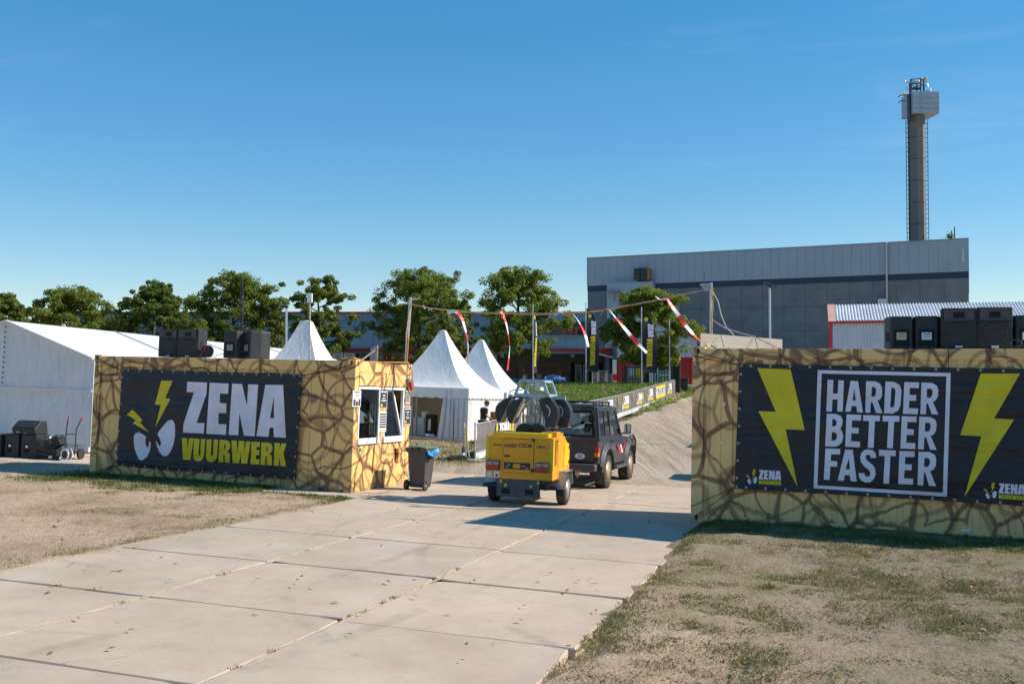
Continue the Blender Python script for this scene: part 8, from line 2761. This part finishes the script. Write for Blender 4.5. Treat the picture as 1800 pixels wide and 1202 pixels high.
for s_ in (-0.25, 0.25):
    MB().lathe([(0.02, -0.03), (0.1, -0.03), (0.1, 0.03), (0.02, 0.03)], 14, Matrix.Translation((s_, 0.25, 0.1)) @ Matrix.Rotation(math.pi / 2, 4, 'Y')).build('wheel', M['rubber'], t_)
# poster wall and crates seen through the gate
d = 63
def wall_bit(name, label, cat, pa, pb, ya, yb_, mt, dd=d, parts=()):
    b_ = at((pa + pb) / 2, yb_, dd)
    t_ = thing(name, label, cat, upright(b_.x, dd, 0, b_.z))
    hw_ = (pb - pa) / 2 / FPX * dd
    hh_ = at(900, ya, dd).z - b_.z
    MB().box(-hw_, hw_, 0, 0.12, 0, hh_).build('sheet', M[mt], t_)
    for (a, c_, e, g, m2) in parts:
        MB().box(-hw_ + 2 * hw_ * a, -hw_ + 2 * hw_ * c_, -0.02, -0.002, hh_ * e, hh_ * g).build('print_block', M[m2], t_)
    return t_


wall_bit('poster_wall', 'grey poster wall with yellow strips and white frame behind the barred gate', 'billboard', 1104, 1180, 643, 684, 'shop_wall', parts=[(0.18, 0.36, 0.4, 0.98, 'yellow_print'), (0.62, 0.70, 0.1, 0.95, 'kick'), (0.70, 0.98, 0.88, 0.98, 'yellow_print'), (0.64, 0.98, 0.58, 0.63, 'white'), (0.64, 0.67, 0.05, 0.58, 'white'), (0.78, 0.83, 0.12, 0.5, 'yellow_print'), (0.86, 0.90, 0.12, 0.5, 'yellow_print'), (0.45, 0.56, 0.05, 0.85, 'white'), (0.02, 0.14, 0.55, 0.98, 'flag_white')])
wall_bit('wooden_crate', 'brown stacked wooden crate behind the left end of the barred gate', 'crate', 1102, 1125, 660, 678, 'wood_grey', 60.5, parts=[(0, 1, 0.30, 0.34, 'timber'), (0, 1, 0.64, 0.68, 'timber')])
wall_bit('red_white_board', 'upright red and white board at the canopy right of the glass doors', 'sign', 1077, 1084, 632, 676, 'white', 70, parts=[(0, 1, 0.16, 0.42, 'red')])
def heras(label, pa, pb, ya, yb_, dd, turn):
    b_ = at(pa, yb_, dd)
    t_ = thing('mesh_fence', label, 'fence', upright(b_.x, dd, turn, b_.z), 'mesh fence panels under the canopy')
    L = (pb - pa) / FPX * dd / math.cos(turn)
    H = at(pa, ya, dd).z - b_.z
    MB().tube([(0, 0, 0), (0, 0, H), (L, 0, H), (L, 0, 0)], 0.028, 6).tube([(0, 0, 0.15), (L, 0, 0.15)], 0.022, 6).build('frame', M['galv_post'], t_)
    q = MB()
    for k in range(9):
        q.tube([(L * (k + 1) / 10, 0, 0.15), (L * (k + 1) / 10, 0, H)], 0.006, 4)
    for k in range(8):
        q.tube([(0, 0, H * (k + 1) / 9), (L, 0, H * (k + 1) / 9)], 0.006, 4)
    q.build('wire_mesh', M['mesh_fence'], t_)
    return t_


heras('mesh fence panel leaning left of the canopy doorway', 1041, 1053, 650, 676, 69, 0.5)
heras('mesh fence panel crossing the dark canopy doorway', 1050, 1066, 652, 676, 69.5, -0.5)
heras('low mesh fence panel near the white pier', 1064, 1076, 657, 676, 69.8, 0.3)
t_ = thing('kerb_stone', 'pale kerb at the top of the dirt slope', 'kerb', upright(at(1203, 692, 62).x, 62, -0.35, nz(at(1203, 692, 62).x, 62)))
MB().box(-0.9, 6.0, -0.15, 0.15, 0, 0.14).build('stone', M['kick'], t_, bevel=0.02)
# ------------------------------------------------------------------ oaks
def oak(label, base, height, width, seed, lm, first=0.25, clumps=200, leaves=96, leaf=0.13, lean=0.0, trunk_r=None, gaps=0.0, crown_low=None):
    r = np.random.default_rng(seed)
    t_ = thing('oak_tree', label, 'tree', Matrix.Translation(base), 'oaks beyond the site')
    tr_ = trunk_r or height * 0.028
    wd = MB()
    top = height * 0.86
    trunk = []
    ph = r.uniform(0, 6.28)
    for i in range(9):
        f = i / 8
        trunk.append(Vector((lean * f * height + 0.02 * height * math.sin(f * 3.3 + ph), 0.02 * height * math.sin(f * 2.7 + ph * 1.7), top * f)))
    wd.tube([trunk[0] - Vector((0, 0, 0.3))] + trunk, [tr_ * 1.35] + [tr_ * (1 - 0.82 * (i / 8) ** 0.9) * (1.15 if i == 0 else 1) for i in range(9)], 9)

    def envelope(f):
        """half width of the crown at height fraction f"""
        g = (f - first) / (1 - first)
        if g < 0:
            return 0.25
        return max(0.12, math.sin(math.pi * min(1, max(0, g * 0.86 + 0.12))) ** 0.62)
    tips = []
    nl = 17
    for k in range(nl):
        f = first + (0.98 - first) * ((k + 0.4) / nl) ** 0.95
        a = k * 2.399 + r.normal(0, 0.3)
        st_f = min(f * 0.86, 0.84) / 0.86
        i0 = st_f * 8
        i_ = int(min(7, i0))
        p0 = trunk[i_].lerp(trunk[i_ + 1], i0 - i_)
        ln = width / 2 * envelope(f) * r.uniform(0.72, 0.99)
        rise = r.uniform(0.18, 0.55) * ln if f < 0.75 else ln * 0.5 + height * 0.03
        p3 = p0 + Vector((math.cos(a) * ln, math.sin(a) * ln, rise))
        pm = p0.lerp(p3, 0.5) + Vector((r.normal(0, 0.08), r.normal(0, 0.08), -0.06 * ln + r.normal(0, 0.05))) 
        rb = tr_ * (0.50 - 0.32 * f)
        wd.tube([p0, p0.lerp(pm, 0.5), pm, pm.lerp(p3, 0.55), p3], [rb, rb * 0.85, rb * 0.65, rb * 0.4, rb * 0.15], 6)
        tips.append((p3, 1.0))
        for s_ in range(5):
            g = r.uniform(0.30, 0.95)
            q0 = pm.lerp(p3, (g - 0.5) * 2) if g > 0.5 else p0.lerp(pm, g * 2)
            a2 = a + r.choice([-1, 1]) * r.uniform(0.4, 1.25)
            l2 = ln * r.uniform(0.25, 0.55)
            q1 = q0 + Vector((math.cos(a2) * l2, math.sin(a2) * l2, r.uniform(-0.12, 0.5) * l2))
            wd.tube([q0, q0.lerp(q1, 0.5) + Vector((0, 0, 0.05 * l2)), q1], [rb * 0.38, rb * 0.25, rb * 0.08], 4)
            tips.append((q1, 0.85))
            tips.append((q0.lerp(q1, 0.55), 0.7))
        tips.append((pm.lerp(p3, 0.4), 0.8))
    wd.build('trunk', M['bark'], t_, smoothed=True)
    # leaf clumps round the twig ends
    C = []
    base_r = 0.078 * width
    for i in range(clumps):
        p, sz = tips[r.integers(len(tips))] if i >= len(tips) else tips[i]
        if gaps and r.uniform() < gaps:
            continue
        j = Vector((r.normal(0, 1), r.normal(0, 1), r.normal(0, 0.7))) * base_r * 0.55
        C.append((p + j, base_r * sz * r.uniform(0.55, 1.25)))
    # and lumps filling the crown, thinner towards the inside
    ph2 = r.uniform(0, 6.28, 6)
    for i in range(int(clumps * 0.52)):
        f = first + (0.97 - first) * r.uniform(0, 1) ** 0.85
        a = r.uniform(0, 6.28)
        lump = 1 + 0.26 * math.sin(3 * a + ph2[0] + 5 * f) + 0.20 * math.sin(5 * a + ph2[1] - 9 * f) + 0.18 * math.sin(17 * f + ph2[2])
        ro = width / 2 * envelope(f) * lump * r.uniform(0.15, 1) ** 0.5 * 0.93
        ax_ = lean * f * height
        C.append((Vector((ax_ + math.cos(a) * ro, math.sin(a) * ro, f * height)), base_r * r.uniform(0.5, 1.15)))
    n = len(C) * leaves
    cen = np.repeat(np.array([tuple(c[0]) for c in C]), leaves, 0)
    rad_ = np.repeat(np.array([c[1] for c in C]), leaves)
    d = r.normal(0, 1, (n, 3))
    d /= np.linalg.norm(d, axis=1)[:, None]
    rr = r.uniform(0.25, 1, n) ** 0.6
    pos = cen + d * (rad_ * rr)[:, None] * np.array([1, 1, 0.72])
    nrm = d * 0.8 + r.normal(0, 0.75, (n, 3)) + np.array([0, 0, 0.45])
    nrm /= np.linalg.norm(nrm, axis=1)[:, None]
    aux = r.normal(0, 1, (n, 3))
    u = np.cross(nrm, aux)
    u /= np.linalg.norm(u, axis=1)[:, None]
    v_ = np.cross(nrm, u)
    s_ = leaf * r.uniform(0.6, 1.25, n)[:, None]
    q0 = pos - u * s_ * 0.62
    q1 = pos + v_ * s_ * 0.42 + nrm * s_ * 0.12
    q2 = pos + u * s_ * 0.62
    q3 = pos - v_ * s_ * 0.42 + nrm * s_ * 0.12
    vv = np.stack([q0, q1, q2, q3], 1).reshape(-1, 3)
    me = bpy.data.meshes.new('crown')
    me.from_pydata(vv.tolist(), [], np.arange(n * 4).reshape(n, 4).tolist())
    me.update()
    obj('crown', me, lm, t_)
    return t_


def oak_px(label, px_, top_py, width_px, d, seed, lm, **kw):
    """placed by bearing and distance"""
    x = (px_ - 900) / FPX * d
    z = nz(x, d)
    ht = at(px_, top_py, d).z - z
    return oak(label, Vector((x, d, z)), ht * 0.97, width_px * 0.86 / FPX * d, seed, lm, **kw)


oak_px('loose oak with yellow-green leaves in front of the grey industrial hall', 1140, 497, 182, 57, 21, M['leaf_b'], first=0.20, clumps=290, leaves=115, leaf=0.114)
oak_px('open-crowned oak on the bank behind the pointed tents, trunk visible to the ground', 915, 460, 178, 61, 22, M['leaf_b'], first=0.26, clumps=270, leaves=107, leaf=0.120, gaps=0.12)
oak_px('broad oak with an orange-turning side branch behind the rope mast', 738, 463, 196, 70, 23, M['leaf_d'], first=0.22, clumps=300, leaves=107, leaf=0.134, gaps=0.08)
oak_px('small low oak crown just right of the broad one', 812, 520, 80, 74, 24, M['leaf_a'], first=0.10, clumps=120, leaves=104, leaf=0.134)
oak_px('narrow oak behind the pole with the white panel', 562, 478, 132, 66, 25, M['leaf_d'], first=0.18, clumps=230, leaves=107, leaf=0.127, gaps=0.10)
oak_px('tall dense oak behind the lattice mast', 412, 472, 196, 64, 26, M['leaf_a'], first=0.08, clumps=360, leaves=115, leaf=0.127)
oak_px('low leafy oak closing the gap right of the dense one', 484, 540, 60, 62, 27, M['leaf_a'], first=0.08, clumps=120, leaves=104, leaf=0.120)
oak_px('dark oak with layered crown behind the left roof loudspeakers', 268, 484, 150, 68, 28, M['leaf_c'], first=0.08, clumps=300, leaves=115, leaf=0.134)
oak_px('dark low oak between the layered one and the dense one', 330, 540, 90, 72, 29, M['leaf_c'], first=0.05, clumps=180, leaves=104, leaf=0.134)
oak_px('rounded bright green oak above the marquee ridge', 128, 497, 175, 70, 30, M['leaf_b'], first=0.06, clumps=330, leaves=115, leaf=0.134)
oak_px('oak half out of the picture at the left edge', 2, 508, 130, 74, 31, M['leaf_a'], first=0.06, clumps=240, leaves=107, leaf=0.141)
oak_px('lower oak filling in behind the marquee ridge', 205, 552, 110, 76, 32, M['leaf_a'], first=0.04, clumps=180, leaves=107, leaf=0.141)
oak_px('lower oak at the far left behind the marquee gable', 60, 532, 90, 78, 33, M['leaf_c'], first=0.04, clumps=150, leaves=107, leaf=0.141)
